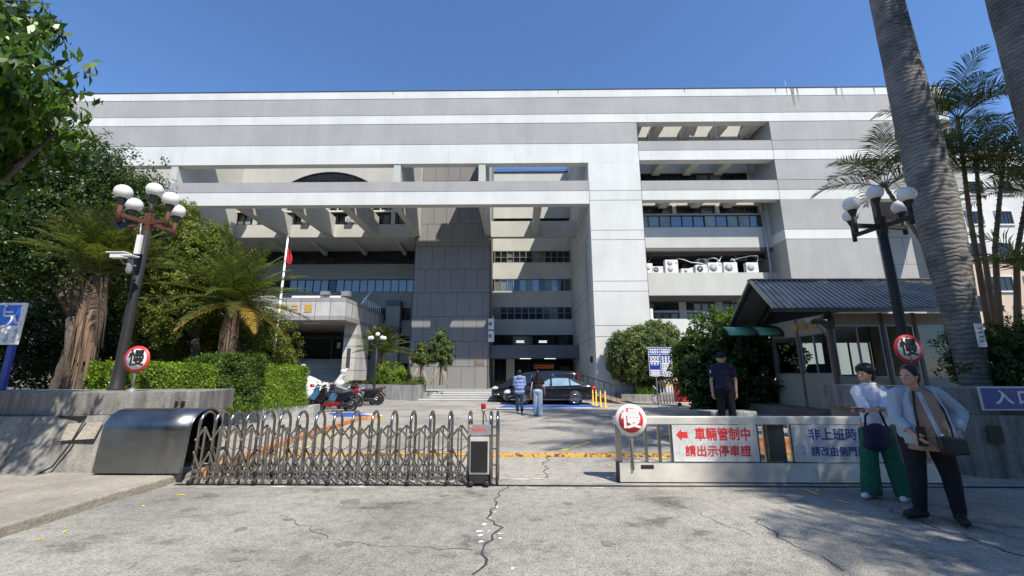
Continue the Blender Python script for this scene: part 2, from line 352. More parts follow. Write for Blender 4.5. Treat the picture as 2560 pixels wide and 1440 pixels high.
# ================================================================ GROUND
mb = MB(); mb.box(-300, -200, -.3, 300, 500, 0); struct(mb, 'ground', 'soil')
mb = MB(); mb.box(-60, -40, -.1, 60, 6.07, .004); road = struct(mb, 'road', 'road_surface')
mb = MB(); mb.box(-14, 6.40, -.1, 30, 40, .004); drive = struct(mb, 'driveway', 'drive_surface')
mb = MB(); mb.box(-9, 6.07, -.1, 12, 6.40, .006); sill = struct(mb, 'gate_sill', 'kerb_stone')
mb = MB()
for yy in (6.20, 6.235): mb.box(-4.9, yy, .004, 12, yy+.018, .016)
tag(mb.build('track_rail', 'dark_steel', sill), None)
def wobble(pts, w0, seed, name, mat, parent, z=.0075, step=.09, amp=.035):
    """thin irregular ribbon lying on the road (crack, worn paint)"""
    rd = random.Random(seed); P = []
    for a, b in zip(pts[:-1], pts[1:]):
        a = Vector((a[0], a[1], z)); b = Vector((b[0], b[1], z)); n = max(2, int((b-a).length/step)); d = (b-a).normalized(); s = Vector((-d.y, d.x, 0))
        for i in range(n): P.append(a.lerp(b, i/n)+s*rd.gauss(0, amp))
    P.append(Vector((pts[-1][0], pts[-1][1], z))); mb = MB(); vs = []
    for i, p in enumerate(P):
        d = (P[min(i+1, len(P)-1)]-P[max(0, i-1)]).normalized(); s = Vector((-d.y, d.x, 0)); ww = w0*rd.uniform(.35, 1.3)/2
        vs += [p-s*ww, p+s*ww]
    mb.add(vs, [(2*i, 2*i+2, 2*i+3, 2*i+1) for i in range(len(P)-1)]); return mb.build(name, mat, parent)
def gp(*pp, z=0): return [G(x, y, z)[:2] for x, y in pp]
wobble(gp((1262, 1216), (1225, 1290), (1240, 1330), (1200, 1372), (1215, 1400), (1180, 1439)), .022, 1, 'crack', 'joint', road)
wobble(gp((1880, 1300), (1990, 1365), (2060, 1390), (2110, 1430)), .014, 2, 'crack', 'joint', road)
wobble(gp((700, 1290), (820, 1350), (1000, 1365), (1180, 1376)), .006, 3, 'crack', 'joint', road)
wobble(gp((1650, 1250), (1760, 1290), (1880, 1340)), .006, 4, 'crack', 'joint', road)
wobble(gp((2200, 1262), (2330, 1320), (2400, 1337), (2560, 1392)), .02, 5, 'crack', 'joint', road)
wobble(gp((1375, 1142), (1360, 1160), (1368, 1185), (1355, 1200)), .018, 6, 'crack', 'joint', drive)
wobble(gp((700, 1075), (840, 1062), (960, 1052)), .01, 6, 'crack', 'joint', drive)
def blob(cx, cy, r, seed, name, mat, parent, z, sq=.6, k=11):
    rd = random.Random(seed); c = G(cx, cy); a0 = rd.random()*6
    mb = MB(); mb.add([(c.x+r*rd.uniform(.45, 1.2)*math.cos(a0+6.283*i/k), c.y+sq*r*rd.uniform(.45, 1.2)*math.sin(a0+6.283*i/k), z) for i in range(k)], [tuple(range(k))])
    return mb.build(name, mat, parent)
for i, (x, y, r) in enumerate([(1243, 1269, .026), (1237, 1282, .018), (1226, 1296, .02), (1211, 1312, .034), (1198, 1330, .036), (1201, 1340, .03), (1203, 1356, .028), (1221, 1330, .018), (1249, 1336, .026), (1251, 1347, .024), (1281, 1424, .02)]):
    blob(x, y, r, i, 'paint_patch', 'white_paint', road, .0085, 1.1, 9)
plain('kerb_white', (.55, .53, .47), .9, 0, .25, 30)
for i, (x, y, r) in enumerate([(1255, 1196, .16), (1300, 1199, .2), (1350, 1198, .14), (1330, 1222, .12), (1420, 1222, .14), (1500, 1221, .12), (900, 1218, .2), (700, 1218, .2)]): blob(x, y, r, 90+i, 'worn_cement', 'kerb_white', sill if y < 1210 else road, .0078+.0002*i, .22, 16)
for i, x in enumerate((1262, 1276, 1290, 1303, 1316, 1328, 1120, 1060)):      # loose white flakes of the sill edge
    blob(x, 1218-(i % 2), .035, 20+i, 'paint_patch', 'kerb_white', sill, .009+.0003*i, .45, 8)
# dark tar / oil marks are real patches on the road
plain('tar_patch', (.20, .19, .17), .9, 0, .22, 45)
for i, (x, y, r) in enumerate([(880, 1255, .17), (860, 1362, .10), (600, 1325, .09), (720, 1300, .07), (1000, 1265, .10), (1035, 1380, .07), (1120, 1390, .08), (1420, 1260, .09), (1520, 1360, .10), (590, 1400, .09), (470, 1275, .10), (1340, 1300, .07), (965, 1345, .06), (1110, 1240, .08)]):
    blob(x, y, r, 40+i, 'tar_patch', 'tar_patch', road, .0060+.0002*i, .7, 14)
# yellow lines on the driveway
plain('line_yellow', (.62, .46, .10), .8, 0, .4, 14); plain('line_white', (.66, .66, .64), .8, 0, .3, 14)
def line(pts, wd, mat, z=.010, name='painted_line', seed=0, parent=None): return wobble(gp(*pts), wd, seed, name, mat, parent or drive, z, .15, .004)
line([(560, 1192), (720, 1128), (830, 1085), (935, 1055), (962, 1046)], .07, 'line_yellow', seed=9)
line([(640, 1168), (800, 1108), (960, 1052)], .05, 'line_yellow', seed=10); line([(962, 1046), (950, 1040), (925, 1039)], .05, 'line_yellow', .013, seed=11)
line([(720, 1128), (880, 1120), (1160, 1130)], .04, 'line_yellow', seed=12); line([(760, 1108), (1100, 1102)], .03, 'line_yellow', seed=13)
line([(1405, 1128), (1480, 1104)], .09, 'line_yellow', seed=14); line([(1550, 1108), (1680, 1085)], .06, 'line_yellow', seed=15)
line([(1500, 1099), (1640, 1102)], .03, 'line_white', seed=16); line([(1370, 1100), (1400, 1101)], .06, 'line_yellow', seed=17)
line([(1330, 1119), (1345, 1118)], .05, 'line_yellow', seed=18); line([(1275, 1101), (1286, 1101)], .04, 'line_white', seed=19)
line([(1640, 1150), (1690, 1135)], .14, 'line_yellow', seed=22); line([(2010, 1225), (2045, 1238)], .08, 'line_yellow', seed=23, parent=road); line([(2090, 1250), (2130, 1262)], .05, 'line_yellow', seed=24, parent=road)
# blue accessible bays
plain('bay_blue', (.03, .10, .36), .75, 0, .25, 10)
def quad(pp, mat, z, name, parent): mb = MB(); mb.add([(p[0], p[1], z) for p in gp(*pp)], [(0, 1, 2, 3)]); return mb.build(name, mat, parent)
quad([(1242, 1021), (1500, 1019), (1510, 1013), (1262, 1013)], 'bay_blue', .008, 'blue_bay', drive)
quad([(1238, 1022.5), (1480, 1021), (1480, 1019.3), (1242, 1020.5)], 'line_white', .012, 'painted_line', drive)
quad([(840, 1043), (935, 1041), (905, 1031), (820, 1033)], 'bay_blue', .008, 'blue_bay', drive)
quad([(880, 1033), (950, 1037), (958, 1041), (945, 1041)], 'line_white', .012, 'painted_line', drive)
# worn yellow speed bump (narrow cast strip bolted across the drive)
m, nt, b = newmat('bump_yellow'); b.inputs['Roughness'].default_value = .8
n = noise(nt, 9, 4, .7, coords(nt)); nt.links.new(ramp(nt, n.outputs[0], [(.44, (.14, .07, .03)), (.5, (.66, .36, .05)), (.7, (.75, .43, .07))]), b.inputs['Base Color'])
mb = MB(); x = -4.6
while x < 6.2:
    mb.box(x, 8.32, 0, x+.49, 8.54, .035)
    for k in range(5): mb.box(x+.05+k*.09, 8.36, .035, x+.09+k*.09, 8.50, .045)
    x += .5
top(mb, 'speed_bump', 'bump_yellow', 'worn yellow speed bump across the driveway behind the gate', 'speed bump')
# orange painted kerb of the left island, and platform with orange kerb on the right
L = gp((520, 1192), (560, 1180), (700, 1120), (800, 1085), (900, 1052), (948, 1046))
def strip(pts, w0, z1, name, mat, label=None, cat=None):
    mb = MB(); P = [Vector((p[0], p[1], 0)) for p in pts]; L1 = []; L2 = []
    for i, p in enumerate(P):
        d = (P[min(i+1, len(P)-1)]-P[max(0, i-1)]).normalized(); s = Vector((-d.y, d.x, 0)); L1.append(p); L2.append(p+s*w0)
    for i in range(len(P)-1):
        a, b2, c, d = L1[i], L1[i+1], L2[i+1], L2[i]
        vs = [(*q[:2], zz) for zz in (0, z1) for q in (a, b2, c, d)]
        mb.add(vs, [(3, 2, 1, 0), (4, 5, 6, 7), (0, 1, 5, 4), (1, 2, 6, 5), (2, 3, 7, 6), (3, 0, 4, 7)])
    if label: return top(mb, name, mat, label, cat)
    return struct(mb, name, mat)
strip(L, .16, .12, 'kerb', 'orange_paint')
mb = MB(); pl = [p for p in L]+gp((790, 1046))+[(-12, 15.6), (-14, 6.5), (-5.2, 6.5)]
mb.prism([(p[0]-.1, p[1]) for p in pl], 0, .04); struct(mb, 'island_pavement', 'drive_surface')
PL = [(4.9, 8.95), (9.0, 8.95), (20, 8.95), (20, 17.5), (7.2, 17.5), (5.6, 12.5)]
mb = MB(); mb.prism(PL, 0, .26); struct(mb, 'raised_platform', 'old_concrete')
strip([(20, 8.93), (4.85, 8.93)], -.13, .265, 'kerb', 'orange_paint')
# pavements outside the gate
a, b2, c0 = G(0, 1322, .12), G(425, 1190, .12), G(425, 1190, .12)
mb = MB(); rd = random.Random(3); edge = []
for i in range(22):
    t = i/21; p = Vector((-4.72, 1.2, 0)).lerp(Vector((-4.98, 6.24, 0)), t); edge.append((p.x+rd.gauss(0, .018)-.10*math.sin(t*3.14), p.y))
mb.prism(edge+[(-4.98, 6.45), (-20, 6.45), (-20, -5), (-4.72, -5)], -.05, .12); pav = struct(mb, 'pavement', 'rough_pavement')
md = pav.modifiers.new('bevel', 'BEVEL'); md.width = .03; md.segments = 3; md.limit_method = 'ANGLE'
mb = MB(); mb.prism([(4.35, 6.05), (4.55, 5.2), (4.85, 4.3), (5.6, 2.0), (7, -5), (25, -5), (25, 6.9), (12.2, 6.9), (12.2, 6.05)], -.05, .022); struct(mb, 'pavement', 'road_surface')
# fallen leaves
first = None
for i, (x, y, s) in enumerate([(450, 1240, .07), (163, 1331, .05), (97, 1351, .045), (357, 1267, .05), (1390, 1150, .05), (1348, 1187, .06), (1448, 1149, .05), (1525, 1165, .06), (1310, 1100, .05), (1620, 1128, .07), (1500, 1064, .05), (1275, 1053, .05), (2045, 1228, .06), (1150, 1158, .05), (915, 1160, .06), (700, 1185, .06)]):
    p = G(x, y, .0)
    if first is None:
        mb = MB(); mb.add([(-1, 0, 0), (-.3, .28, .05), (.5, .26, .1), (1, 0, .02), (.4, -.26, .1), (-.4, -.24, .04)], [(0, 1, 2, 3), (0, 3, 4, 5)])
        o = first = mb.build('fallen_leaf', 'leaf_yellow'); tag(o, 'small dry yellow leaf lying flat on the asphalt', 'leaf', 'fallen yellow leaves')
    else: o = first.copy(); col.objects.link(o)
    o['label'] = ['largest yellow leaf, just left of the folding gate foot', 'yellow leaf on the road nearest the left pavement corner', 'smallest yellow leaf at the far lower left', 'pale leaf midway between the kerb and the folding gate', 'yellow leaf straight behind the gap, beyond the red beacon gate', 'yellow leaf nearest the gap between the two gates', 'yellow leaf beside the sliding gate and the speed bump', 'yellow leaf tucked at the left end of the sliding gate', 'yellow leaf just beyond the speed bump near the gate motor', 'yellow leaf seen through the sliding gate bars', 'yellow leaf far up the driveway toward the sliding gate sign', 'yellow leaf farthest up the driveway behind the beacon', 'yellow leaf on the shaded road by the women', 'yellow leaf behind the gate motor box', 'yellow leaf behind the middle of the folding gate', 'yellow leaf behind the left part of the folding gate'][i]
    o.location = (p.x, p.y, .055 if i == 14 or i == 15 else .012 if y < 1215 else .01); o.scale = (s, s, s*.6); o.rotation_euler = (0, 0, i*1.9)

# ================================================================ OFFICE BUILDING
B = empty('office_building', (0, 26, 0), 'large white and grey striped government building with deep open concrete frames', 'building')
def part(mb, name, mat, parent=None, **k): return mb.build(name, mat, parent or B, **k)
FY, FT = 26.0, 26.55
def bands(x0, x1, lst, y0=FY, y1=FT):
    for kind, z0, z1 in lst:
        mb = MB(); mb.box(x0, y0 + (0 if kind == 'w' else .003), z0, x1, y1, z1); part(mb, 'white_band' if kind == 'w' else 'grey_band', 'white_plaster' if kind == 'w' else 'grey_plaster')
XL, XC0, XC1, XO, XR, XE = -38, 4.94, 8.5, 17.8, 23.8, 30.4
bands(XL, XE, [('w', 21.1, 21.72), ('g', 19.75, 21.1), ('w', 19.05, 19.75)])
mb = MB(); mb.box(XL, 25.97, 21.72, XE+.03, 26.6, 21.77); part(mb, 'coping', 'joint')
bands(XL, XC1, [('g', 17.42, 19.05), ('w', 15.95, 17.42)])
bands(XL, XC0, [('g', 13.85, 14.6), ('w', 12.9, 13.85)])
mb = MB(); mb.box(XC0, FY+.003, 0, XC1, FY+.7, 15.95); part(mb, 'corner_pier', 'white_plaster')
bands(XC1, XO, [('g', 16.85, 17.57), ('w', 16.1, 16.85), ('g', 13.85, 14.56), ('w', 13.15, 13.85)])
bands(XO, XE, [('g', 16.85, 19.05), ('w', 16.1, 16.85), ('g', 13.85, 16.1), ('w', 13.15, 13.85)])
bands(XO, XR, [('g', 11.0, 13.15), ('w', 10.33, 11.0), ('g', 0, 10.33)])
# joints on the front
mb = MB()
for z in (13.85, 13.15, 11.0, 10.33, 7.5, 6.83, 4.6, 3.9): mb.box(XC0+.02, 25.998, z-.012, XC1, 26.01, z+.012)
for z in (17.57, 14.58): mb.box(XO, 25.998, z-.012, XE, 26.01, z+.012)
for z in (19.75, 21.1, 19.05, 17.42): mb.box(XL, 25.9965, z-.014, XE if z > 19 else XC1, 26.01, z+.014)
for z in (13.85,): mb.box(XL, 25.9965, z-.014, XC0, 26.01, z+.014)
for z in (16.85, 16.1, 13.85): mb.box(XC1, 25.9965, z-.012, XE, 26.01, z+.012)
for z in (11.0, 10.33): mb.box(XO, 25.9965, z-.012, XR, 26.01, z+.012)
mb.box(XC1-.012, 25.996, 0, XC1+.012, 26.01, 19.05); mb.box(XO-.012, 25.996, 13.15, XO+.012, 26.01, 19.05); mb.box(XC0-.012, 25.996, 12.9, XC0+.012, 26.01, 14.6)
part(mb, 'wall_joint', 'joint')
# weather stains below the coping
plain('stain', (.24, .235, .22), .95, 0, .35, 9)
for i, (x, wd, h) in enumerate([(19.8, .34, 1.5), (20.15, .16, 1.1), (19.4, .10, .6), (22.9, .26, .7), (23.3, .10, 1.0), (18.6, .10, .4), (12.1, .10, .3), (3.0, .12, .35), (-9.0, .1, .3), (25.6, .14, .6)]):
    rd = random.Random(i); mb = MB(); vs = []; n = 9
    for k in range(n): t = k/(n-1); vs += [(x-wd/2*(1-t*.8)*rd.uniform(.6, 1.2), 25.9945-i*.0004, 21.7-h*t), (x+wd/2*(1-t*.8)*rd.uniform(.6, 1.2), 25.9945-i*.0004, 21.7-h*t)]
    mb.add(vs, [(2*k, 2*k+1, 2*k+3, 2*k+2) for k in range(n-1)]); part(mb, 'rain_stain', 'stain')
mb = MB()
for x in np.arange(-33, 30, 4.7):
    mb.box(x-.006, 25.9975, 15.95, x+.006, 26.01, 21.7)
part(mb, 'hairline_joint', 'grey_plaster')
# roof mast and cable
mb = MB(); mb.tube([(19.6, 26.3, 21.7), (19.6, 26.3, 22.6)], .02, 6); mb.tube([(19.3, 26.3, 21.7), (19.5, 26.3, 22.1)], .015, 6); part(mb, 'roof_mast', 'frame_grey')
for x, w_, h_ in ((-20.5, .9, .5), (-3.0, .5, .35), (9.5, .7, .45), (14.2, .25, .9), (25.0, .6, .4)):
    mb = MB(); mb.box(x, 26.8, 21.5, x+w_, 27.5, 21.77+h_*.35); part(mb, 'roof_equipment', 'frame_grey')
mb = MB(); mb.tube([(-2.0, 36.6, 21.15), (1.5, 36.6, 21.05), (4.9, 36.6, 21.12)], .02, 5); part(mb, 'roof_cable', 'frame_dark')
# deep full height fins and half height fins
for x in (-24.34, -8.6, -2.66):
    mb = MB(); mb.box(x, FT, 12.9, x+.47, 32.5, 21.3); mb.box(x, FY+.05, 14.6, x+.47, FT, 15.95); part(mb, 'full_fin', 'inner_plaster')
for x in (-19.75, -16.05, -12.35):
    mb = MB(); mb.box(x, FT, 12.9, x+.65, 32.5, 14.6); part(mb, 'beam_fin', 'inner_plaster')
mb = MB(); mb.box(1.3, FT, 12.9, 1.72, 32.5, 14.6); part(mb, 'beam_fin', 'inner_plaster')
for x in (-21.4, -17.9, -14.2, -10.5):                                  # little ribs under the soffit
    mb = MB(); mb.extr([(x, 32.9, 12.84), (x, 36.2, 12.84), (x, 36.2, 12.35)], (.3, 0, 0)); part(mb, 'soffit_rib', 'inner_plaster')
# pier side wall running back
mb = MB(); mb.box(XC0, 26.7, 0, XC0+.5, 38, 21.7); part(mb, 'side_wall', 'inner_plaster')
mb = MB()
for z in (19.75, 19.05, 16.85, 16.1, 13.85, 13.15, 11.0, 10.33, 7.5, 6.83, 4.6, 3.9): mb.box(XC0-.004, 26.7, z-.015, XC0+.01, 36.3, z+.015)
for y, z0, z1 in ((29.2, 0, 11), (32.6, 0, 15)): mb.box(XC0-.005, y-.015, z0, XC0+.01, y+.015, z1)
part(mb, 'wall_joint', 'joint')
mb = MB(); mb.box(XC0-.006, 27.8, 3.2, XC0+.01, 28.6, 11.0); part(mb, 'wall_recess', 'grey_plaster')
mb = MB(); mb.box(XC0-.16, 27.2, 2.3, XC0, 27.3, 2.7); part(mb, 'wall_lamp', 'frame_dark')
# upper left block (y 32.5) with window strips
def strip_window(x0, x1, z0, z1, y, n, frame='frame_dark', seed=0, kinds=('glass_dark', 'glass_blue', 'glass_curtain'), p=(.5, .35, .15), depth=.12, fw=.05, rail=None, gap=()):
    """window in an opening of the wall: frame part with a pane sub-part set back in the reveal"""
    f = MB(); yb = y+depth
    f.box(x0, y+.02, z0, x1, yb, z0+fw); f.box(x0, y+.02, z1-fw, x1, yb, z1)
    for i in range(n+1): xx = x0+(x1-x0-fw)*i/n; f.box(xx, y+.025, z0+fw, xx+fw, yb-.002, z1-fw)
    if rail: f.box(x0+fw, y+.03, z0+(z1-z0)*rail, x1-fw, yb-.004, z0+(z1-z0)*rail+.035)
    fr = part(f, 'window', frame); rd = random.Random(seed); g = MB()
    for i in range(n):
        a = x0+(x1-x0-fw)*i/n+fw; b3 = x0+(x1-x0-fw)*(i+1)/n
        g.mi = rd.choices(range(len(kinds)), p)[0] if i not in gap else 0; off = rd.uniform(0, .03)
        tl = rd.uniform(-.012, .012)
        g.add([(a, yb-.05+off, z0+fw), (b3, yb-.05+off+tl, z0+fw), (b3, yb-.05+off+tl*1.5, z1-fw), (a, yb-.05+off, z1-fw)], [(0, 1, 2, 3)])
    g.build('pane', list(kinds), fr); return fr
def wall_strip(x0, x1, y0, y1, zs, mat, name='wall'):
    for z0, z1 in zs: mb = MB(); mb.box(x0, y0, z0, x1, y1, z1); part(mb, name, mat)
wall_strip(XL, -8.55, 32.5, 36.38, [(12.85, 13.97)], 'inner_plaster', 'upper_wall')
wall_strip(XL, -8.55, 32.5, 33.1, [(15.78, 21.4)], 'inner_plaster', 'upper_wall')
mb = MB(); mb.box(XL, 33.1, 13.97, -8.55, 33.3, 15.78); part(mb, 'room_back', 'recess_dark')
for i, (x0, x1) in enumerate([(-24, -20.7), (-19.6, -16.6), (-15.9, -12.9), (-12.2, -8.75)]):
    strip_window(x0, x1, 13.97, 15.02, 32.5, 5, 'frame_dark', 5+i, kinds=('glass_dark', 'glass_curtain', 'glass_frosted'), p=(.4, .35, .25), depth=.3)
    strip_window(x0+.5, x1-.2, 15.22, 15.74, 32.5, 4, 'frame_white', 9+i, kinds=('glass_dark', 'glass_curtain', 'glass_dark'), p=(.5, .2, .3), depth=.3)
    mb = MB(); mb.box(x0-.2, 32.35, 15.06, x1+.2, 32.9, 15.18); part(mb, 'window_hood', 'white_plaster')
    for xa in (x0-.55, x0+1.5): mb = MB(); mb.box(xa, 32.49, 13.97, xa+.35, 32.95, 15.78); part(mb, 'wall_post', 'inner_plaster')
# arched dark opening
mb = MB(); cx, hw, zb, rise = -16.2, 3.9, 17.4, 1.35; Rr = (hw*hw+rise*rise)/(2*rise); P = []
for i in range(25):
    a = -math.asin(hw/Rr)+2*math.asin(hw/Rr)*i/24; P.append((cx+Rr*math.sin(a), 32.485, zb+rise-Rr+Rr*math.cos(a)))
mb.extr(P+[(cx+hw, 32.485, 16.6), (cx-hw, 32.485, 16.6)][::1], (0, .01, 0)); part(mb, 'arched_window', 'glass_dark')
mb = MB(); mb.tube([(p[0], 32.46, p[2]) for p in P], .06, 6); part(mb, 'arch_rim', 'frame_dark')
mb = MB(); mb.tube([(cx-3.5+i*1.0, 32.46, 16.6) for i in range(8)], .02, 4)
for i in range(1, 8): xx = cx-hw+i*hw/4; mb.box(xx-.03, 32.45, 16.6, xx+.03, 32.48, zb+rise-Rr+math.sqrt(Rr*Rr-(xx-cx)**2))
part(mb, 'arch_mullion', 'frame_dark')
# lower left wall (y 36.4)
wall_strip(XL, -8.5, 36.4, 36.9, [(10.1, 11.55), (8.1, 8.9), (7.45, 8.1), (6.2, 6.21), (2.9, 3.9), (4.9, 6.3)], 'green_grey', 'rear_wall')
wall_strip(XL, -14.2, 36.4, 36.9, [(6.3, 7.45)], 'green_grey', 'rear_wall'); wall_strip(XL, -14.2, 36.4, 36.9, [(3.9, 4.9)], 'recess_dark', 'rear_wall')
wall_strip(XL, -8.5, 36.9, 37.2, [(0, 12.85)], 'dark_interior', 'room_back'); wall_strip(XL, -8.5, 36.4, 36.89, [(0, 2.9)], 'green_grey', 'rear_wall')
strip_window(-24.4, -8.55, 11.55, 12.8, 36.4, 11, 'frame_dark', 3, p=(.85, .1, .05), rail=.3); strip_window(-21.0, -8.7, 8.9, 10.1, 36.4, 17, 'frame_dark', 4, kinds=('glass_blue', 'glass_dark', 'glass_curtain'), p=(.92, .06, .02))
strip_window(-14.1, -11.7, 6.3, 7.45, 36.4, 3, 'frame_dark', 6, p=(.8, .1, .1)); strip_window(-10.45, -9.6, 6.3, 7.45, 36.4, 1, 'frame_dark', 7, rail=.5)
wall_strip(-11.6, -10.45, 36.4, 36.9, [(6.3, 7.45), (3.9, 4.9)], 'green_grey', 'rear_wall'); wall_strip(-9.6, -8.5, 36.4, 36.9, [(6.3, 7.45), (3.9, 4.9)], 'green_grey', 'rear_wall')
strip_window(-10.45, -9.6, 3.9, 4.9, 36.4, 1, 'frame_dark', 8); strip_window(-14.1, -11.4, 3.9, 4.9, 36.4, 3, 'frame_dark', 9)
strip_window(-10.4, -9.6, 1.2, 2.5, 36.28, 2, 'frame_dark', 10)
for za, zb in ((7.5, 8.0), (4.9, 5.6)): part(MB().box(-11.72, 35.7, za, -10.38, 36.38, zb), 'bay_trim', 'dark_band')
mb = MB(); mb.box(-11.68, 35.75, 5.6, -10.42, 36.38, 7.5); mb.box(-11.68, 35.75, 1.5, -10.42, 36.38, 4.9); part(mb, 'bay_panel', 'green_grey')
# stair tower with panel joints
mb = MB(); mb.box(-8.5, 32.5, 0, -2.23, 37, 21.5); part(mb, 'stair_tower', 'tower_panel')
mb = MB(); z = 2.15; r = 0
mb.box(-8.52, 32.494, .0, -8.46, 32.51, 21.5)
while z < 21.4:
    mb.box(-8.5, 32.4955, z-.016, -2.23, 32.51, z+.016)
    x = -8.5+(.95 if r % 2 else .40)
    while x < -2.35: mb.box(x-.013, 32.4965, z, x+.013, 32.51, min(21.4, z+1.97)); x += 1.07
    z += 1.97; r += 1
x = -7.6
while x < -2.4: mb.box(x-.013, 32.4965, .4, x+.013, 32.51, 2.15); x += 1.07
part(mb, 'panel_joint', 'joint')
mb = MB(); mb.box(-3.4, 32.46, 2.3, -2.6, 32.495, 2.7); part(mb, 'wall_plaque', 'brown_ledge')
mb = MB(); mb.tube([(-2.2, 32.3, .5), (-2.2, 32.3, 14)], .035, 6); mb.tube([(-8.75, 36.2, .5), (-8.75, 36.2, 12.8)], .05, 6); part(mb, 'drain_pipe', 'frame_dark')
mb = MB(); mb.tube([(-8.2, 32.45, 2.5), (-8.2, 32.2, 2.6), (-8.2, 32.1, 2.4)], .05, 6); mb.ell((-8.2, 32.05, 2.3), .13); part(mb, 'wall_lamp', 'frame_dark')
# right of the tower: free beam, rear wing
mb = MB(); mb.box(-2.2, 32.5, 12.82, XC0, 33.0, 14.19); part(mb, 'cross_beam', 'inner_plaster')
wall_strip(-2.23, XC0, 36.4, 36.8, [(12.79, 15.7), (16.0, 20.7), (10.12, 11.64), (7.52, 8.96), (5.0, 6.36)], 'inner_plaster', 'rear_wall')
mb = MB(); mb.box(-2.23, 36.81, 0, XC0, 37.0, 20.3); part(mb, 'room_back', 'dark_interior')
mb = MB(); mb.box(-2.3, 36.3, 20.7, XC0, 36.9, 20.8); part(mb, 'coping', 'joint')
K = ('glass_dark', 'glass_blue', 'glass_curtain')
strip_window(-2.1, 4.9, 11.64, 12.79, 36.4, 12, 'frame_grey', 21, kinds=('glass_dark', 'glass_curtain', 'glass_frosted'), p=(.6, .25, .15), depth=.2, rail=.45)
strip_window(-2.1, 4.9, 8.96, 10.12, 36.4, 12, 'frame_grey', 22, kinds=K, p=(.5, .4, .1), depth=.2)
strip_window(-2.2, 4.9, 6.36, 7.52, 36.4, 11, 'frame_grey', 23, kinds=K, p=(.55, .3, .15), depth=.2, rail=.5)
strip_window(-2.2, 4.9, 4.08, 5.0, 36.4, 4, 'frame_dark', 24, kinds=K, p=(.9, .05, .05), depth=.3)
strip_window(-2.1, 4.9, 15.7, 16.0, 36.4, 6, 'frame_dark', 25, kinds=K, p=(.8, .1, .1), depth=.2)
for x in (-.1, 1.9): mb = MB(); mb.box(x, 36.15, 4.3, x+.7, 36.25, 4.36); mb.box(x, 36.15, 4.42, x+.7, 36.25, 4.46); part(mb, 'tube_lamp', 'tube_light')
# entrance porch of the rear wing
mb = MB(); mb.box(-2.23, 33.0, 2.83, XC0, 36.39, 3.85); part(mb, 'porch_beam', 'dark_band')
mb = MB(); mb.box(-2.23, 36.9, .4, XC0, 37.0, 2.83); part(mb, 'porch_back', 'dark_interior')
mb = MB(); mb.box(-.95, 35.2, .45, -.25, 35.9, 2.83); mb.box(-2.2, 36.3, .45, -2.0, 36.8, 2.83); part(mb, 'porch_column', 'inner_plaster')
mb = MB(); mb.box(-2.0, 36.5, .5, -.95, 36.56, 2.3); mb.box(-.2, 36.5, .5, 4.6, 36.56, 2.3); part(mb, 'porch_door', 'glass_dark')
mb = MB()
for x in (-1.5, -.2, 1.0, 2.2, 3.4, 4.6): mb.box(x, 36.45, .5, x+.06, 36.52, 2.8)
mb.box(-2.0, 36.45, 2.25, 4.7, 36.52, 2.32); part(mb, 'door_frame', 'frame_dark')
for x in (0.2, 2.2): mb = MB(); mb.box(x, 33.6, 2.79, x+.9, 33.9, 2.826); part(mb, 'tube_lamp', 'tube_light')
mb = MB(); mb.box(1.3, 34.5, 1.95, 3.1, 34.62, 2.5); sc = part(mb, 'led_screen', 'led_screen')
mb = MB(); rd = random.Random(4)
for i in range(26):                      # blurred LED glyph rows
    x = 1.4+(i % 13)*.125; z = 2.27-.17*(i//13)
    for k in range(3): mb.box(x+rd.uniform(0, .03), 34.49, z-.06+k*.045, x+rd.uniform(.05, .1), 34.5, z-.04+k*.045)
mb.build('led_glyphs', 'led_text', sc)
# ---- right opening: recessed storeys
HX0, HX1 = XC1+.002, XO-.002
mb = MB(); mb.box(XC1-.5, 26.7, 0, XC1-.003, 38, 21.7); mb.box(XO+.003, FT, 0, XO+.5, 38, 21.7); part(mb, 'jamb_wall', 'grey_plaster')
mb = MB(); mb.box(XO-.004, 26.56, 10.33, XO+.01, 29.5, 11.0); part(mb, 'jamb_stripe', 'white_plaster')
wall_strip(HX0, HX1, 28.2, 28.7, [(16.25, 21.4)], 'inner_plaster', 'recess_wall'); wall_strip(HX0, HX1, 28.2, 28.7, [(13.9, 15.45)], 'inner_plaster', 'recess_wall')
strip_window(HX0+.1, HX1-.6, 15.45, 16.25, 28.2, 9, 'frame_dark', 31, kinds=K, p=(.8, .1, .1), depth=.2)
mb = MB(); mb.box(HX0, 27.4, 13.36, HX1, 28.19, 13.9); part(mb, 'recess_header', 'inner_plaster')
mb = MB(); mb.box(HX0, 27.45, 12.62, HX1, 27.6, 12.74); part(mb, 'window_rail', 'frame_grey')
for i, x in enumerate((HX0+.05, 11.35, 14.4)):
    strip_window(x, x+2.75, 12.74, 13.3, 27.55, 3, 'frame_dark', 33+i, kinds=K, p=(.9, .05, .05)); 
    if i: mb = MB(); mb.box(x-.28, 27.38, 12.74, x-.04, 27.6, 13.36); part(mb, 'wall_post', 'inner_plaster')
strip_window(HX0, HX1-.5, 11.72, 12.62, 27.45, 11, 'frame_dark', 37, kinds=('glass_blue', 'glass_frosted', 'glass_dark'), p=(.5, .4, .1))
mb = MB(); mb.box(HX1-.5, 27.4, 11.7, HX1, 27.8, 13.36); part(mb, 'wall_post', 'inner_plaster')
for z0, z1, mm in ((10.2, 11.7, 'inner_plaster'), (6.82, 8.4, 'inner_plaster'), (0, 5.2, 'white_plaster')):
    mb = MB(); mb.box(HX0, 27.4, z0, HX1, 27.7, z1); part(mb, 'parapet', mm)
for z in (5.2, 8.38, 11.69): mb = MB(); mb.box(HX0, 27.7, z-.25, HX1, 30.2, z); part(mb, 'balcony_slab', 'recess_dark')
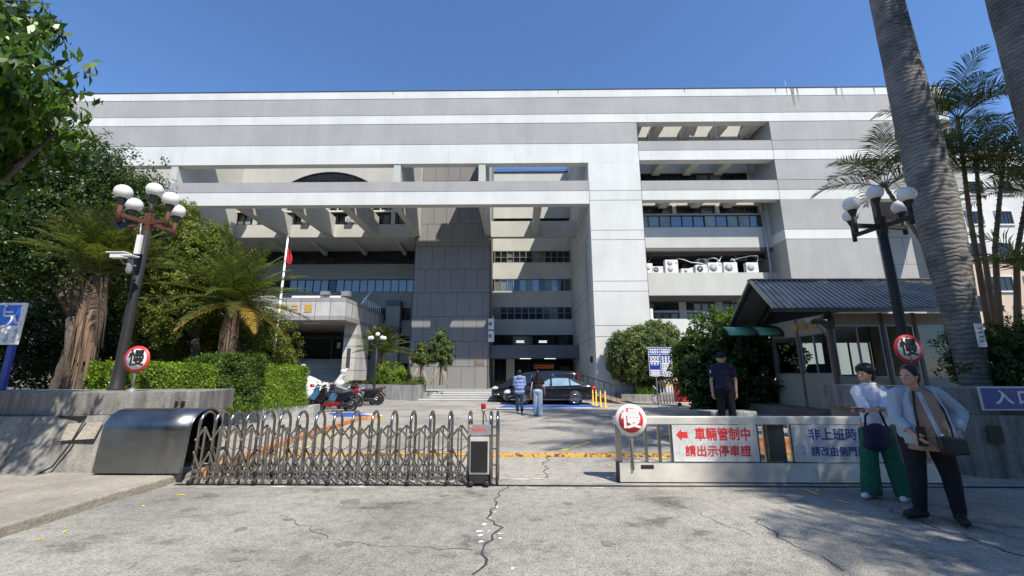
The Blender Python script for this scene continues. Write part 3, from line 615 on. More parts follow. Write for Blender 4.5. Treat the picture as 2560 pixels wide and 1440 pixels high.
mb = MB(); mb.box(HX0, 27.4, 9.95, HX1, 30.2, 10.2); mb.box(HX0, 27.71, 6.6, HX1, 30.2, 6.82); part(mb, 'balcony_ceiling', 'recess_dark')
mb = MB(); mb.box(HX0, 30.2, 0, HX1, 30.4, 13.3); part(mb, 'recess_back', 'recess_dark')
for x in (9.7, 12.0, 14.3, 16.2): strip_window(x, x+1.5, 8.6, 9.8, 30.05, 3, 'frame_dark', int(x*3), kinds=K, p=(.6, .25, .15))
for i, x in enumerate((9.2, 12.0, 14.6)):
    strip_window(x, x+2.3, 6.0, 6.55, 28.9, 4, 'frame_dark', 50+i, kinds=('glass_dark', 'glass_curtain', 'glass_frosted'), p=(.4, .3, .3)); strip_window(x, x+2.3, 5.22, 5.85, 28.9, 4, 'frame_dark', 60+i, kinds=('glass_dark', 'glass_frosted', 'glass_curtain'), p=(.2, .6, .2))
    mb = MB(); mb.box(x-.5, 28.8, 5.2, x, 29.1, 6.6); part(mb, 'wall_post', 'grey_plaster')
mb = MB(); mb.box(HX0, 28.85, 5.85, HX1, 29.0, 6.0); part(mb, 'window_rail', 'frame_grey')
mb = MB(); mb.box(HX0, 27.392, 4.15, HX1, 27.41, 4.2); part(mb, 'wall_joint', 'joint')
mb = MB(); mb.tube([(17.3, 27.2, 4), (17.3, 27.2, 13.9)], .07, 8); mb.tube([(17.15, 27.9, 14.2), (17.15, 27.9, 19.5)], .06, 8); mb.tube([(16.8, 27.6, 14.6), (16.8, 27.6, 16.6)], .05, 8); part(mb, 'drain_pipe', 'frame_grey')
for x in (10.05, 12.35, 14.65, 16.95):                  # deep flat ribs between frame and wall
    for z, y1 in ((18.98, 28.19), (16.06, 28.19), (13.12, 27.39)):
        if x > 16 and z < 18: continue
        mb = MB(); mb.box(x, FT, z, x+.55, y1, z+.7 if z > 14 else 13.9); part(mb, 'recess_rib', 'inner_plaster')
# ---- right end: overhang, set-back wall
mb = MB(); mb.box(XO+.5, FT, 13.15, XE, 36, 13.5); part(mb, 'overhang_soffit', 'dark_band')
mb = MB(); mb.box(XE-.5, FT, 13.5, XE, 36, 21.6); part(mb, 'end_wall', 'white_plaster')
mb = MB(); mb.box(XR-.5, FT, 0, XR, 29.79, 13.14); mb.box(XR, 29.8, 0, XE-.6, 30.2, 13.14); part(mb, 'setback_wall', 'grey_plaster')
mb = MB(); z = 1.2; r = 0
while z < 13:
    mb.box(XR, 29.795, z-.012, XE-.6, 29.81, z+.012); x = XR+(1.2 if r % 2 else .5)
    while x < XE-.7: mb.box(x-.01, 29.796, z, x+.01, 29.81, min(13.1, z+2.1)); x += 1.6
    z += 2.1; r += 1
part(mb, 'wall_joint', 'joint')
# back mass of the building so that nothing is see-through from the side
mb = MB(); mb.box(XL, 37.3, 0, -8.6, 50, 21.5); mb.box(XR+.2, 31, 0, XE-.7, 45, 13.1); part(mb, 'rear_block', 'grey_plaster')
mb = MB(); mb.box(XL, FT+.01, 0, XL+.4, 50, 21.6); part(mb, 'end_wall', 'grey_plaster')
# ---- entrance portico (stone clad) with stairs
PX0, PX1, PYF = -25.0, -12.0, 28.0
mb = MB(); mb.box(PX0, PYF, 5.55, PX1, 36.38, 6.55); part(mb, 'portico_slab', 'light_stone')
mb = MB(); mb.box(PX0-.012, PYF-.012, 5.25, PX1+.012, 36.38, 5.55); mb.box(PX0-.012, PYF-.012, 6.55, PX1+.012, 36.38, 6.82); part(mb, 'portico_trim', 'stone_trim')
mb = MB()
for i in range(1, 11): x = PX1-1.05*i; mb.box(x-.012, PYF-.016, 5.25, x+.012, PYF+.01, 6.82)
for i in range(1, 7): y = PYF+1.2*i; mb.box(PX1-.01, y-.012, 5.25, PX1+.016, y+.012, 6.82)
part(mb, 'stone_joint', 'joint')
for i, (ch) in enumerate('臺中國'):
    text(ch, .62, 'gold_letter', 'gold', B, (PX1-2.6-.98*i, PYF-.03-26, 6.05), bold=.02, ext=.02)
mb = MB(); mb.box(-22, 28.6, 6.82, -17.5, 28.9, 7.08); mb.box(-16.2, 28.6, 6.82, -12.6, 28.9, 7.08); part(mb, 'roof_edge_panel', 'white_paint')
for x, a in ((-13.7, 0), (-12.2, 1)):
    mb = MB(); mb.box(x-.3, 28.25, 7.0+.1*(1-a), x+.3, 28.6, 7.35); mb.tube([(x, 28.5, 6.8), (x, 28.5, 7.05)], .03, 5); f = part(mb, 'floodlight', 'frame_grey')
mb = MB(); mb.tube([(-11.9, 30.5, 6.8), (-11.5, 31.3, 7.9)], .05, 6); part(mb, 'slanted_rod', 'white_paint')
mb = MB(); 
for i in range(9): mb.box(-12.1, 31.5+i*.5, 6.8, -12.06, 31.54+i*.5, 7.4)
mb.box(-12.12, 31.4, 7.38, -12.04, 36, 7.44); part(mb, 'roof_railing', 'white_paint')
for x0 in (-12.95, -25.0):
    mb = MB(); mb.box(x0, 30.4, 0, x0+.95, 33.0, 4.2); mb.box(x0, 30.4, 4.5, x0+.95, 33, 5.25); part(mb, 'stone_pier', 'light_stone')
    mb = MB(); mb.box(x0-.008, 30.39, 4.2, x0+.958, 33.01, 4.5); part(mb, 'pier_trim', 'stone_trim')
    mb = MB()
    for z in (.95, 1.85, 2.75, 3.6): mb.box(x0-.004, 30.392, z-.012, x0+.956, 33.01, z+.012)
    part(mb, 'stone_joint', 'joint')
    mb = MB(); mb.box(x0+.32, 30.385, 2.0, x0+.6, 30.41, 3.45); part(mb, 'pier_slot', 'joint')
mb = MB(); mb.box(-19.5, 28.9, 5.2, -18.3, 30.1, 5.249); part(mb, 'ceiling_lamp', 'frame_white')
mb = MB(); mb.box(-15.6, 29.4, 5.2, -14.6, 29.9, 5.249); part(mb, 'ceiling_lamp', 'frame_white')
mb = MB(); n = 17
for i in range(n): mb.box(-24, 29.6+i*.30, 0, -12.96, 29.9+i*.30+(0 if i < n-1 else 1.7), .15+i*.165)
part(mb, 'stone_stairs', 'step_stone')
for i in range(n): mb = MB(); mb.box(-23.98, 29.6+i*.30-.006, .15+i*.165-.05, -12.97, 29.61+i*.30, .15+i*.165-.002); part(mb, 'step_nosing', 'light_stone')
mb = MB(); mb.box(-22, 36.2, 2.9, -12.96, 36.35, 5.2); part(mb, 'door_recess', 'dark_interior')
mb = MB(); mb.box(-21.6, 36.05, 4.65, -13.2, 36.2, 4.85); 
for x in (-21.6, -19, -16.4, -13.4): mb.box(x, 36.05, 2.9, x+.12, 36.2, 4.7)
part(mb, 'door_frame', 'frame_dark'); mb = MB(); mb.box(-15.9, 36.03, 3.8, -15.6, 36.04, 4.3); part(mb, 'door_notice', 'frame_white')
mb = MB(); mb.extr([(-18.9, 29.4, 0), (-18.9, 29.4, 1.1), (-18.9, 31.0, 1.1), (-18.9, 34.6, 3.7), (-18.9, 34.6, 0)], (.35, 0, 0)); part(mb, 'stair_wall', 'stone_trim')
# platform and front steps of the rear wing
mb = MB(); mb.box(-8.5, 26.6, 0, 4.93, 36.4, .45); mb.box(-5.9, 25.0, 0, 4.5, 25.45, .11); mb.box(-5.6, 25.45, 0, 4.5, 25.9, .22); mb.box(-5.3, 25.9, 0, 4.5, 26.3, .34); mb.box(-5.3, 26.3, 0, 4.5, 26.6, .449)
part(mb, 'front_steps', 'step_stone')
mb = MB(); 
for y, z in ((25.0, .11), (25.45, .22), (25.9, .34), (26.3, .449)): mb.box(-5.9 if z < .2 else -5.3, y-.004, z-.03, 4.5, y+.02, z+.004)
part(mb, 'step_nosing', 'white_paint')

# planter in front of the tower, ramp walls
PLN = empty('planter', (-8, 26, 0), 'long low grey concrete planter with grass in front of the dark stair tower', 'planter')
mb = MB(); mb.prism([(-5.95, 24.9), (-5.95, 27.2), (-12.2, 29.5), (-12.2, 28.6)], 0, .92); mb.build('planter_wall', 'planter_render', PLN)
mb = MB(); mb.prism([(-6.1, 25.1), (-6.1, 27.1), (-12.0, 29.3), (-12.0, 28.75)], .9, .97); mb.build('planter_soil', 'soil', PLN)
P = np.array([[rng.uniform(-11.8, -6.1), 0, .95] for _ in range(2600)]); P[:, 1] = 25.1+(-6.1-P[:, 0])*.62+rng.uniform(.05, 1.5, len(P)); P[:, 2] += rng.uniform(0, .14, len(P))
N = unit(len(P)); D = unit(len(P))*.5; D[:, 2] += 1; g = leaf_mesh('grass', 'leaf_grass', PLN, P, N, D, np.full(len(P), .22), np.full(len(P), .03), origin_of(PLN)); g['kind'] = 'stuff'
mb = MB(); mb.prism([(-8.5, 24.2), (-8.3, 24.6), (-13.0, 28.3), (-13.2, 27.9)], 0, .02)
mb.extr([(-8.4, 24.15, 0), (-8.4, 24.15, .38), (-9.3, 24.4, .42), (-12.6, 27.3, 1.05), (-12.6, 27.3, 0)], (.12, .28, 0)); top(mb, 'ramp_wall', 'planter_render', 'sloping pale concrete ramp wall beside the stone portico pier', 'wall')
mb = MB(); mb.box(-8.75, 23.85, 0, -7.75, 24.5, .34); top(mb, 'concrete_block', 'planter_render', 'short concrete block carrying the small five-globe lamp', 'block', bevel=.04)

# ================================================================ GATE (left accordion gate, hood, right sliding gate)
hood = empty('gate_housing', (-5.5, 6.5, .12), 'stainless steel half-round housing at the left end of the folding gate', 'gate housing')
mb = MB(); prof = []
for i in range(25):
    a = math.pi*i/24; prof.append((.335*math.cos(a), .60+.31*math.sin(a)))
prof = [(.365, .03), (.352, .3)]+prof+[(-.352, .3), (-.365, .03)]
xa, xb = -6.19, -4.86; vs = []; n = len(prof); yc = 6.62
for x in (xa, (2*xa+xb)/3, (xa+2*xb)/3, xb):
    for p in prof: vs.append((x+(.02 if x == xa else 0), yc+p[0], .12+p[1]))
for p in prof: vs.append((xb, yc+p[0]*.95, .12+p[1]-.015))
mb.smooth = True; mb.add(vs, [(k*n+i, k*n+i+1, (k+1)*n+i+1, (k+1)*n+i) for k in range(4) for i in range(n-1)], True)
mb.add([(xa+.02, yc+p[0], .12+p[1]) for p in prof], [tuple(range(n))], False); mb.build('shell', 'stainless_hood', hood)
mb = MB(); mb.tube([(xb+.004, yc+p[0], .12+p[1]) for p in prof], .012, 6); mb.build('rim', 'stainless', hood)
mb = MB(); mb.add([(-5.6, yc+.0+p[0]*.93, .12+p[1]-.02) for p in prof], [tuple(range(n))]); mb.build('liner', 'dark_interior', hood)
mb = MB(); [mb.box(x, yc-.34, .12, x+.05, yc-.30, .16) for x in (-6.15,)]; mb.build('foot', 'dark_steel', hood)
mb = MB(); mb.box(-5.3, yc-.34, .12, -5.25, yc-.30, .16); mb.build('foot', 'dark_steel', hood)

GY0, GY1 = 6.215, 6.56          # front and rear row of the folding gate
gate = empty('folding_gate', (-2.7, 6.4, 0), 'stainless steel folding gate of crossed bars and arched hoops on the left', 'gate')
hx = [W(px, 1100, GY0).x for px in (492, 530, 568, 607, 650, 692, 737, 783, 829, 876, 926, 975, 1024, 1073, 1121, 1170)]
hxr = []
def arch_pts(x, ym0, ym1, ztop):
    P = [(x, ym0, .02), (x, ym0, ztop-.17)]; r = (ym1-ym0)/2; c = (ym0+ym1)/2
    for i in range(1, 12): a = math.pi*i/12; P.append((x, c-r*math.cos(a), ztop-.17+.17*math.sin(a)))
    return P+[(x, ym1, ztop-.17), (x, ym1, .02)]
def hoop(mb, x):
    mb.tube(arch_pts(x, GY0+.02, GY1-.02, 1.0), .021, 8)
for x in hx[:-1]:
    mb = MB(); hoop(mb, x); mb.build('hoop', 'stainless', gate)
for i, (a, b2) in enumerate(zip(hx[:-1], hx[1:])):
    c = (a+b2)/2
    for y in (GY0-.008, GY1+.008):
        mb = MB(); mb.smooth = False
        mb.bar((c, y, .03), (c, y, .80), .022, .022)                       # middle upright
        for z0, z1 in ((.62, .79),): mb.bar((a, y-.012, z0), (c, y-.012, z1), .008, .026); mb.bar((b2, y-.012, z0), (c, y-.012, z1), .008, .026)
        mb.bar((a, y-.012, .45), (c, y-.012, .22), .008, .026); mb.bar((b2, y-.016, .45), (c, y-.016, .22), .008, .026)
        mb.bar((a, y-.012, .06), (c, y-.012, .25), .008, .026); mb.bar((b2, y-.016, .06), (c, y-.016, .25), .008, .026)
        mb.bar((a, y-.012, .27), (c, y-.012, .05), .008, .02); mb.bar((b2, y-.016, .27), (c, y-.016, .05), .008, .02)
        mb.build('scissor_brace', 'stainless', gate)
        if y < 6.4: mb = MB(); mb.tube([(a+(b2-a)*k/6, y+.02, .55-.07*math.sin(math.pi*k/6)) for k in range(7)], .005, 4); mb.build('cable', 'black_rubber', gate)
        mb = MB()
        for q, z in ((c, .79), (c, .235), (a, .45), (a, .62), (a, .07)): mb.ell((q, y-.02, z), (.013, .008, .013), 8, 5)
        mb.build('bolt', 'frame_grey', gate)
    if i % 2 == 0:
        for y in (GY0-.03, GY1+.02):
            mb = MB(); mb.lathe([(.0, -.012), (.032, -.012), (.036, 0), (.032, .012), (0, .012)], (a, y, .05), 14, 'Y'); mb.build('wheel', 'black_rubber', gate)
# drive unit at the free end
x0, x1 = W(1172, 1100, GY0).x, W(1226, 1100, GY0).x
for x in (x0, x1, W(1243, 1100, GY0).x):
    mb = MB(); hoop(mb, x); mb.build('hoop', 'stainless', gate)
drv = gate
mb = MB(); mb.box(x0-.005, 6.17, .70, x1+.01, 6.19, .84); d = mb.build('text_display', 'frame_grey', drv, bevel=.003)
mb = MB(); mb.box(x0+.02, 6.165, .805, x0+.05, 6.172, .825); mb.build('indicator', 'yellow_plastic', d)
m, nt_, b_ = newmat('led_red'); b_.inputs['Base Color'].default_value = (.5, .02, .01, 1); b_.inputs['Emission Color'].default_value = (1, .06, .03, 1); b_.inputs['Emission Strength'].default_value = .5
mb = MB(); rd = random.Random(2)
for i in range(12):
    for k in range(4): zz = .752+k*.011; xx = x0+.045+i*.0175; mb.box(xx+rd.uniform(0, .004), 6.166, zz, xx+rd.uniform(.008, .015), 6.171, zz+.006)
mb.build('led_glyphs', 'led_red', d)
mb = MB(); mb.box(x0+.02, 6.19, .16, x1-.015, 6.46, .68); mb.build('motor_box', 'stainless_dull', drv, bevel=.005)
mb = MB(); mb.box(x0+.035, 6.18, .19, x1-.035, 6.19, .61); mb.build('black_panel', 'black_paint', drv)
mb = MB(); mb.box(x0+.02, 6.175, .17, x1-.02, 6.19, .182); mb.build('trim_bar', 'chrome', drv)
mb = MB(); mb.box(x0+.02, 6.17, .05, x1-.02, 6.45, .155); mb.build('motor_base', 'dark_steel', drv)
for x in (x0+.045, x1-.045): mb = MB(); mb.lathe([(0, -.016), (.018, -.02), (.022, -.012), (.04, -.014), (.044, 0), (.04, .014), (0, .014)], (x, 6.14, .05), 16, 'Y'); mb.build('wheel', 'black_rubber', drv)
for z in (.10, .28, .5, .68, .8):
    mb = MB(); mb.bar((x1, GY0+.02, z), (W(1243, 1100, GY0).x, GY0+.02, z), .02); mb.build('end_bolt', 'stainless', gate)
bc = empty('warning_beacon', ((x0+x1)/2+.04, 6.33, .99), 'red warning beacon on a cream base above the gate motor', 'beacon')
mb = MB(); mb.lathe([(0, 0), (.022, 0), (.034, .05), (.036, .055), (0, .055)], (0, 0, 0), 16); mb.build('base', 'cream_wall', bc, local=True)
mb = MB(); mb.lathe([(0, .055), (.036, .055), (.036, .12), (.032, .132), (0, .134)], (0, 0, 0), 16); mb.build('red_dome', 'red_lamp', bc, local=True)
mb = MB(); mb.tube([(0, 0, .003), (.0, 0, -.32)], .012, 6); mb.tube([(.02, 0, 0), (.035, -.01, -.05), (.05, 0, -.12)], .006, 5); mb.build('mast', 'black_rubber', bc, local=True)

# right: sliding stainless gate
sg = empty('sliding_gate', (3.5, 6.5, 0), 'long brushed stainless sliding barrier with notice boards across the right half of the entrance', 'gate')
SX0, SX1, SY0, SY1 = 1.47, 6.35, 6.40, 6.56
mb = MB(); mb.box(SX0+.02, SY0, .02, SX1, SY1, .285); mb.build('base_box', 'stainless_dull', sg, bevel=.006)
mb = MB(); mb.box(SX0, SY0+.0, .0, SX0+.018, SY1, .30); mb.box(SX0, SY0+.02, .0, SX1, SY1-.02, .018); mb.build('end_cap', 'black_metal', sg)
mb = MB(); mb.box(SX0+.02, SY0-.004, .285, SX1, SY0+.05, .292); mb.build('trim_strip', 'chrome', sg)
mb = MB(); mb.box(SX0-.02, SY0+.02, .82, SX1, SY0+.12, .93); mb.build('top_rail', 'stainless_dull', sg, bevel=.006)
px_bars = [1548, 1580, 1617, 1651, 1682, 1898, 1919, 1963, 1985, 2200, 2235, 2275, 2330]
for i, px in enumerate(px_bars):
    x = W(px, 1100, SY0).x; mb = MB(); wd = .085 if i == 0 else .04 if i < 5 else .045
    mb.box(x-wd/2, SY0+.045, .285, x+wd/2, SY0+.085, .822); mb.build('bar', 'stainless', sg)
mb = MB(); mb.box(W(1598, 1100, SY0).x, SY0-.004, .20, W(1630, 1100, SY0).x, SY0+.002, .255); mb.build('name_plate', 'black_metal', sg)
def board(px0, px1, z0, z1, y): return W(px0, 1100, y).x, W(px1, 1100, y).x
m, nt, b = newmat('old_board'); b.inputs['Roughness'].default_value = .6
v = nt.nodes.new('ShaderNodeTexVoronoi'); v.feature = 'DISTANCE_TO_EDGE'; v.inputs['Scale'].default_value = 7
nd = noise(nt, 5, 3, .6, coords(nt)); nt.links.new(mixc(nt, .25, coords(nt), nd.outputs[1]), v.inputs['Vector'])
cc = ramp(nt, v.outputs[0], [(0, (.42, .42, .40)), (.03, (.62, .63, .61))]); nw = noise(nt, 1.5, 5, .6, coords(nt))
nt.links.new(mixc(nt, 1., cc, ramp(nt, nw.outputs[0], [(.3, .82), (.6, 1.05)]), 'MULTIPLY'), b.inputs['Base Color'])
bx0, bx1 = board(1683, 1896, 0, 0, SY0)
nb = empty('notice_board', ((bx0+bx1)/2, SY0+.03, .55), 'white cracked notice board with red vehicle control lettering and an arrow on the gate', 'sign')
mb = MB(); mb.box(bx0, SY0+.02, .30, bx1, SY0+.035, .812); mb.build('panel', 'old_board', nb)
yy = SY0+.018-(SY0+.03)
text('車輛管制中', .195, 'lettering', 'ink_red', nb, (.12, yy, .12), bold=.022, spacing=1.0, sx=.86)
text('請出示停車證', .165, 'lettering', 'ink_red', nb, (.03, yy, -.115), bold=.02, sx=.98)
mb = MB(); ax, az = -.57, .12; mb.extr([(ax, yy, az), (ax+.08, yy, az+.085), (ax+.08, yy, az+.045), (ax+.17, yy, az+.045), (ax+.17, yy, az-.045), (ax+.08, yy, az-.045), (ax+.08, yy, az-.085)], (0, .003, 0)); o = mb.build('arrow', 'ink_red', nb, local=True)
bx0, bx1 = board(1998, 2205, 0, 0, SY0)
nb = empty('notice_board', ((bx0+bx1)/2, SY0+.03, .55), 'white notice board with blue side-gate lettering, partly behind the woman in green trousers', 'sign')
mb = MB(); mb.box(bx0-.08, SY0+.02, .30, bx1, SY0+.035, .812); mb.build('panel', 'old_board', nb)
text('非上班時間', .18, 'lettering', 'ink_blue', nb, (.0, yy, .12), bold=.02, sx=1.0)
text('請改由側門進出', .145, 'lettering', 'ink_blue', nb, (.03, yy, -.115), bold=.018, sx=.92)
bx0, bx1 = board(1922, 1964, 0, 0, SY0)
mb = MB(); mb.box(bx0, SY0+.02, .30, bx1, SY0+.035, .812); o = top(mb, 'notice_board', 'stainless', 'narrow faded metallic notice sheet between the two lettered boards', 'sign')

# round 慢 signs
def round_sign(loc, r, face, ring, ink, label, pole_to, rz=0, tilt=0, rr=.78, pole='frame_grey', polew=.018, cone=False):
    e = empty('slow_sign', loc, label, 'sign', rz, 'round slow signs')
    mb = MB(); mb.lathe([(0, -.008), (r, -.008), (r, .008), (0, .008)], (0, 0, 0), 40, 'Y'); mb.build('disc', ring, e, local=True)
    mb = MB(); mb.lathe([(0, -.010), (r*rr, -.010), (r*rr, -.0085), (0, -.0085)], (0, 0, 0), 40, 'Y'); mb.build('face', face, e, local=True)
    text('慢', r*1.28, 'lettering', ink, e, (0, -.0125, r*.02), bold=.022 if ink != 'white_paint' else .026, ext=.001)
    if pole_to is not None:
        mb = MB(); mb.tube([(0, .02, r*.9), (0, .02, pole_to)], polew, 8); mb.build('pole', pole, e, local=True)
        if cone: mb = MB(); mb.lathe([(.075, pole_to), (.07, pole_to+.012), (polew, pole_to+.06)], (0, .02, 0), 14); mb.build('base', 'frame_grey', e, local=True)
    return e
p = W(342, 898, 7.0); round_sign(p, .225, 'white_paint', 'red_paint', 'ink_black', 'red-ringed white round sign with a black character above the left concrete wall', 1.27-p.z, cone=True)
p = W(1577, 1050, 6.36); round_sign(p, .232, 'red_paint', 'white_paint', 'white_paint', 'white-rimmed red round sign with a white character on the end of the sliding gate', -.70)
p = W(2271, 872, 6.95); round_sign(p, .235, 'white_paint', 'red_paint', 'ink_black', 'red-ringed white round sign in shade beside the right lamp post', -1.0, pole='black_metal', polew=.035)

# ================================================================ LEFT CONCRETE WALL, SIGN, PLANTER
lw = empty('concrete_wall', (-8, 7.2, 0), 'weathered grey concrete wall with an overhanging cap left of the gate housing', 'wall')
def capw(P, z0, z1, th, name, mat, parent, back=True, bevel=.012):
    """wall piece following polyline P (front edge), thickness th towards +n"""
    mb = MB(); n = len(P); o = []
    for i, p in enumerate(P):
        a = Vector((*P[max(0, i-1)], 0)); b3 = Vector((*P[min(n-1, i+1)], 0)); d = (b3-a).normalized(); s = Vector((-d.y, d.x, 0)); o.append((p[0]+s.x*th, p[1]+s.y*th))
    mb.prism(list(P)+o[::-1], z0, z1); return mb.build(name, mat, parent, bevel=bevel)
Pc = [(-16, 6.55), (-10, 6.62), (-7.6, 6.72), (-6.2, 6.95), (-5.42, 7.12)]
capw(Pc, .90, 1.27, 1.3, 'cap', 'old_concrete', lw)
mb = MB()                       # battered lower wall
fr = [(-16, 6.2), (-7.35, 6.30), (-6.95, 6.45), (-6.6, 6.75), (-6.0, 7.05), (-5.5, 7.25)]; tp = [(x, y+.28 if i < 2 else y+.2) for i, (x, y) in enumerate(fr)]
vs = [(x, y, 0) for x, y in fr]+[(x, y, .9) for x, y in tp]+[(x, 7.9, 0) for x, y in fr]+[(x, 7.9, .9) for x, y in fr]; n = 6
mb.add(vs, [(i, i+1, n+i+1, n+i) for i in range(5)]+[(2*n+i, 3*n+i, 3*n+i+1, 2*n+i+1) for i in range(5)]+[(5, 2*n+5, 3*n+5, n+5), (0, n, 3*n, 2*n)]+[(n+i, n+i+1, 3*n+i+1, 3*n+i) for i in range(5)])
mb.build('lower_wall', 'old_concrete', lw)
mb = MB(); c = W(140, 1085, 6.62); 
mb.extr([(-6.98, 6.50, .56), (-6.98, 6.58, .80), (-6.68, 6.80, .80), (-6.68, 6.70, .56)], (-.01, -.02, 0)); mb.build('cover_plate', 'rough_pavement', lw)
mb = MB(); mb.tube([(-6.80, 6.62, .88), (-6.86, 6.52, .5), (-6.95, 6.42, .2), (-7.1, 6.36, .1)], .012, 5); mb.build('cable', 'black_rubber', lw)
mb = MB(); p = W(148, 1040, 6.68); mb.box(p.x, 6.60, .875, p.x+.42, 6.72, .90); mb.build('slot', 'dark_interior', lw)
for px in (440, 455): p = W(px, 1009, 7.05); mb = MB(); mb.box(p.x, 7.02, p.z-.035, p.x+.03, 7.13, p.z+.04); mb.build('bolt_hole', 'dark_interior', lw)
mb = MB(); mb.prism([(-16, 6.9), (-5.6, 7.4), (-5.6, 7.9), (-9, 12), (-16, 12)], 0, 1.0); struct(mb, 'planting_bed', 'soil')
# accessible parking sign at the left edge
ps = empty('parking_sign', W(24, 880, 7.2).xy.to_3d()+Vector((-.03, 0, 1.0)), 'white and blue wheelchair parking sign on a blue post at the left edge', 'sign', R(0))
o_ = Vector(ps.location); p0 = W(-62, 862, 7.2)-o_; p1 = W(72, 757, 7.2)-o_
mb = MB(); hw = .375; zc = (p0.z+p1.z)/2; hh = (p1.z-p0.z)/2; xc = p1.x-hw
mb.box(xc-hw, -.01, zc-hh, xc+hw, .01, zc+hh); mb.build('panel', 'white_paint', ps, local=True, bevel=.02)
mb = MB(); mb.box(xc-hw+.10, -.016, zc-hh*.10, xc+hw-.10, -.0105, zc+hh*.88); mb.build('blue_field', 'blue_bright', ps, local=True)
mb = MB(); bx, bz, sc_ = xc+.02, zc+hh*.36, .62*hh        # wheelchair figure facing right
mb.tube([(bx+sc_*.62*math.cos(R(a)), -.02, bz-sc_*.25+sc_*.55*math.sin(R(a))) for a in range(150, 395, 15)], .018, 5)
mb.ell((bx-.02, -.02, bz+sc_*.82), (.03, .008, .03)); mb.bar((bx-.02, -.02, bz+sc_*.62), (bx, -.02, bz), .012, .04); mb.bar((bx, -.02, bz), (bx+sc_*.75, -.02, bz), .012, .035)
mb.bar((bx, -.02, bz+sc_*.3), (bx+sc_*.6, -.02, bz+sc_*.3), .012, .03); mb.bar((bx+sc_*.72, -.02, bz), (bx+sc_*1.0, -.02, bz-sc_*.55), .012, .04); mb.bar((bx+sc_*.98, -.02, bz-sc_*.55), (bx+sc_*1.3, -.02, bz-sc_*.5), .012, .035)
mb.build('wheelchair_symbol', 'white_paint', ps, local=True)
mb = MB(); rd = random.Random(5)
for r_ in range(3):
    for c_ in range(4):
        for k in range(4): xx = xc-.22+c_*.15; zz = zc-hh*.28-r_*.085; mb.box(xx+rd.uniform(0, .05), -.013, zz-.02*k, xx+rd.uniform(.06, .1), -.011, zz-.02*k+.009)
mb.build('worn_lettering', 'ink_blue', ps, local=True)
mb = MB(); mb.box(-.05, .012, -1.0, .05, .07, p1.z-.1); mb.build('post', 'blue_sign', ps, local=True)
# low curved planter wall of the hedge
hp = empty('planter', (-8.5, 13, 0), 'curved low concrete planter wall under the clipped hedges behind the folding gate', 'planter')
Ph = [(-5.75, 8.35), (-7.3, 9.2), (-8.3, 10.6), (-8.75, 12.2), (-8.5, 13.5), (-7.95, 14.6), (-7.42, 15.35), (-7.5, 15.9)]
Ph = [(-12.0, 8.2), (-10.4, 9.6), (-9.35, 11.4), (-9.0, 12.5), (-8.45, 13.6), (-7.9, 14.6), (-7.43, 15.35), (-7.45, 15.9)]
capw(Ph, 0, .45, .22, 'planter_wall', 'planter_render', hp)
mb = MB(); mb.prism([(-11.8, 8.6), (-9.55, 11.4), (-9.15, 12.5), (-8.6, 13.6), (-7.55, 15.4), (-7.6, 15.9), (-16, 16.5), (-16, 8.6)], 0, .4); mb.build('planter_soil', 'soil', hp)

# ================================================================ STREET LAMPS
def lamp(loc, scale, label, mats, arms, tilt=0, pole_r=.078, globe=.132):
    """post with four arms and five opal globes; arms = list of (azimuth, length, dz, has_globe)"""
    e = empty('street_lamp', loc, label, 'lamp', 0, 'five-globe street lamps'); H0 = 3.0
    mb = MB(); mb.lathe([(pole_r*1.5, 0), (pole_r*1.45, .10), (pole_r*1.15, .14), (pole_r, .4), (pole_r*.92, 1.6), (pole_r*.82, H0-.15)], (0, 0, 0), 16); mb.build('pole', mats[0], e, local=True)
    mb = MB(); mb.box(-.055, -.055, H0-.15, .055, .055, H0+.18); mb.build('hub', mats[1], e, local=True, bevel=.01)
    def gl(x, y, z):
        mb = MB(); mb.lathe([(.03, z-.16), (.035, z-.10), (.05, z-.06), (.07, z+.0), (.075, z+.012), (0, z+.012)], (x, y, 0), 16); mb.build('globe_collar', 'black_metal', e, local=True)
        mb = MB(); mb.ell((x, y, z+.125), (globe, globe, globe), 24, 14); mb.build('globe', 'globe_glass', e, local=True)
    mb = MB(); mb.lathe([(.035, H0+.1), (.03, H0+.42)], (0, 0, 0), 12); mb.build('neck', mats[0], e, local=True)
    gl(0, 0, H0+.52)
    for a, L, dz, g in arms:
        a = R(a); x, y = L*math.cos(a), L*math.sin(a)
        mb = MB(); mb.bar((0, 0, H0), (x, y, H0), .045, .07); mb.tube([(x, y, H0-.12), (x, y, H0+.16)], .035, 8); mb.build('arm', mats[1], e, local=True)
        if g: gl(x, y, H0+.28)
    e.scale = (scale,)*3; return e
for a in ():
    pass
lamp((-7.26, 7.5, 1.2), 1.088, 'black lamp post with rusty arms carrying five white globes above the left wall', ('black_metal', 'rust'), [(252, .44, 0, 1), (345, .46, 0, 1), (165, .46, 0, 1), (75, .44, 0, 1)])
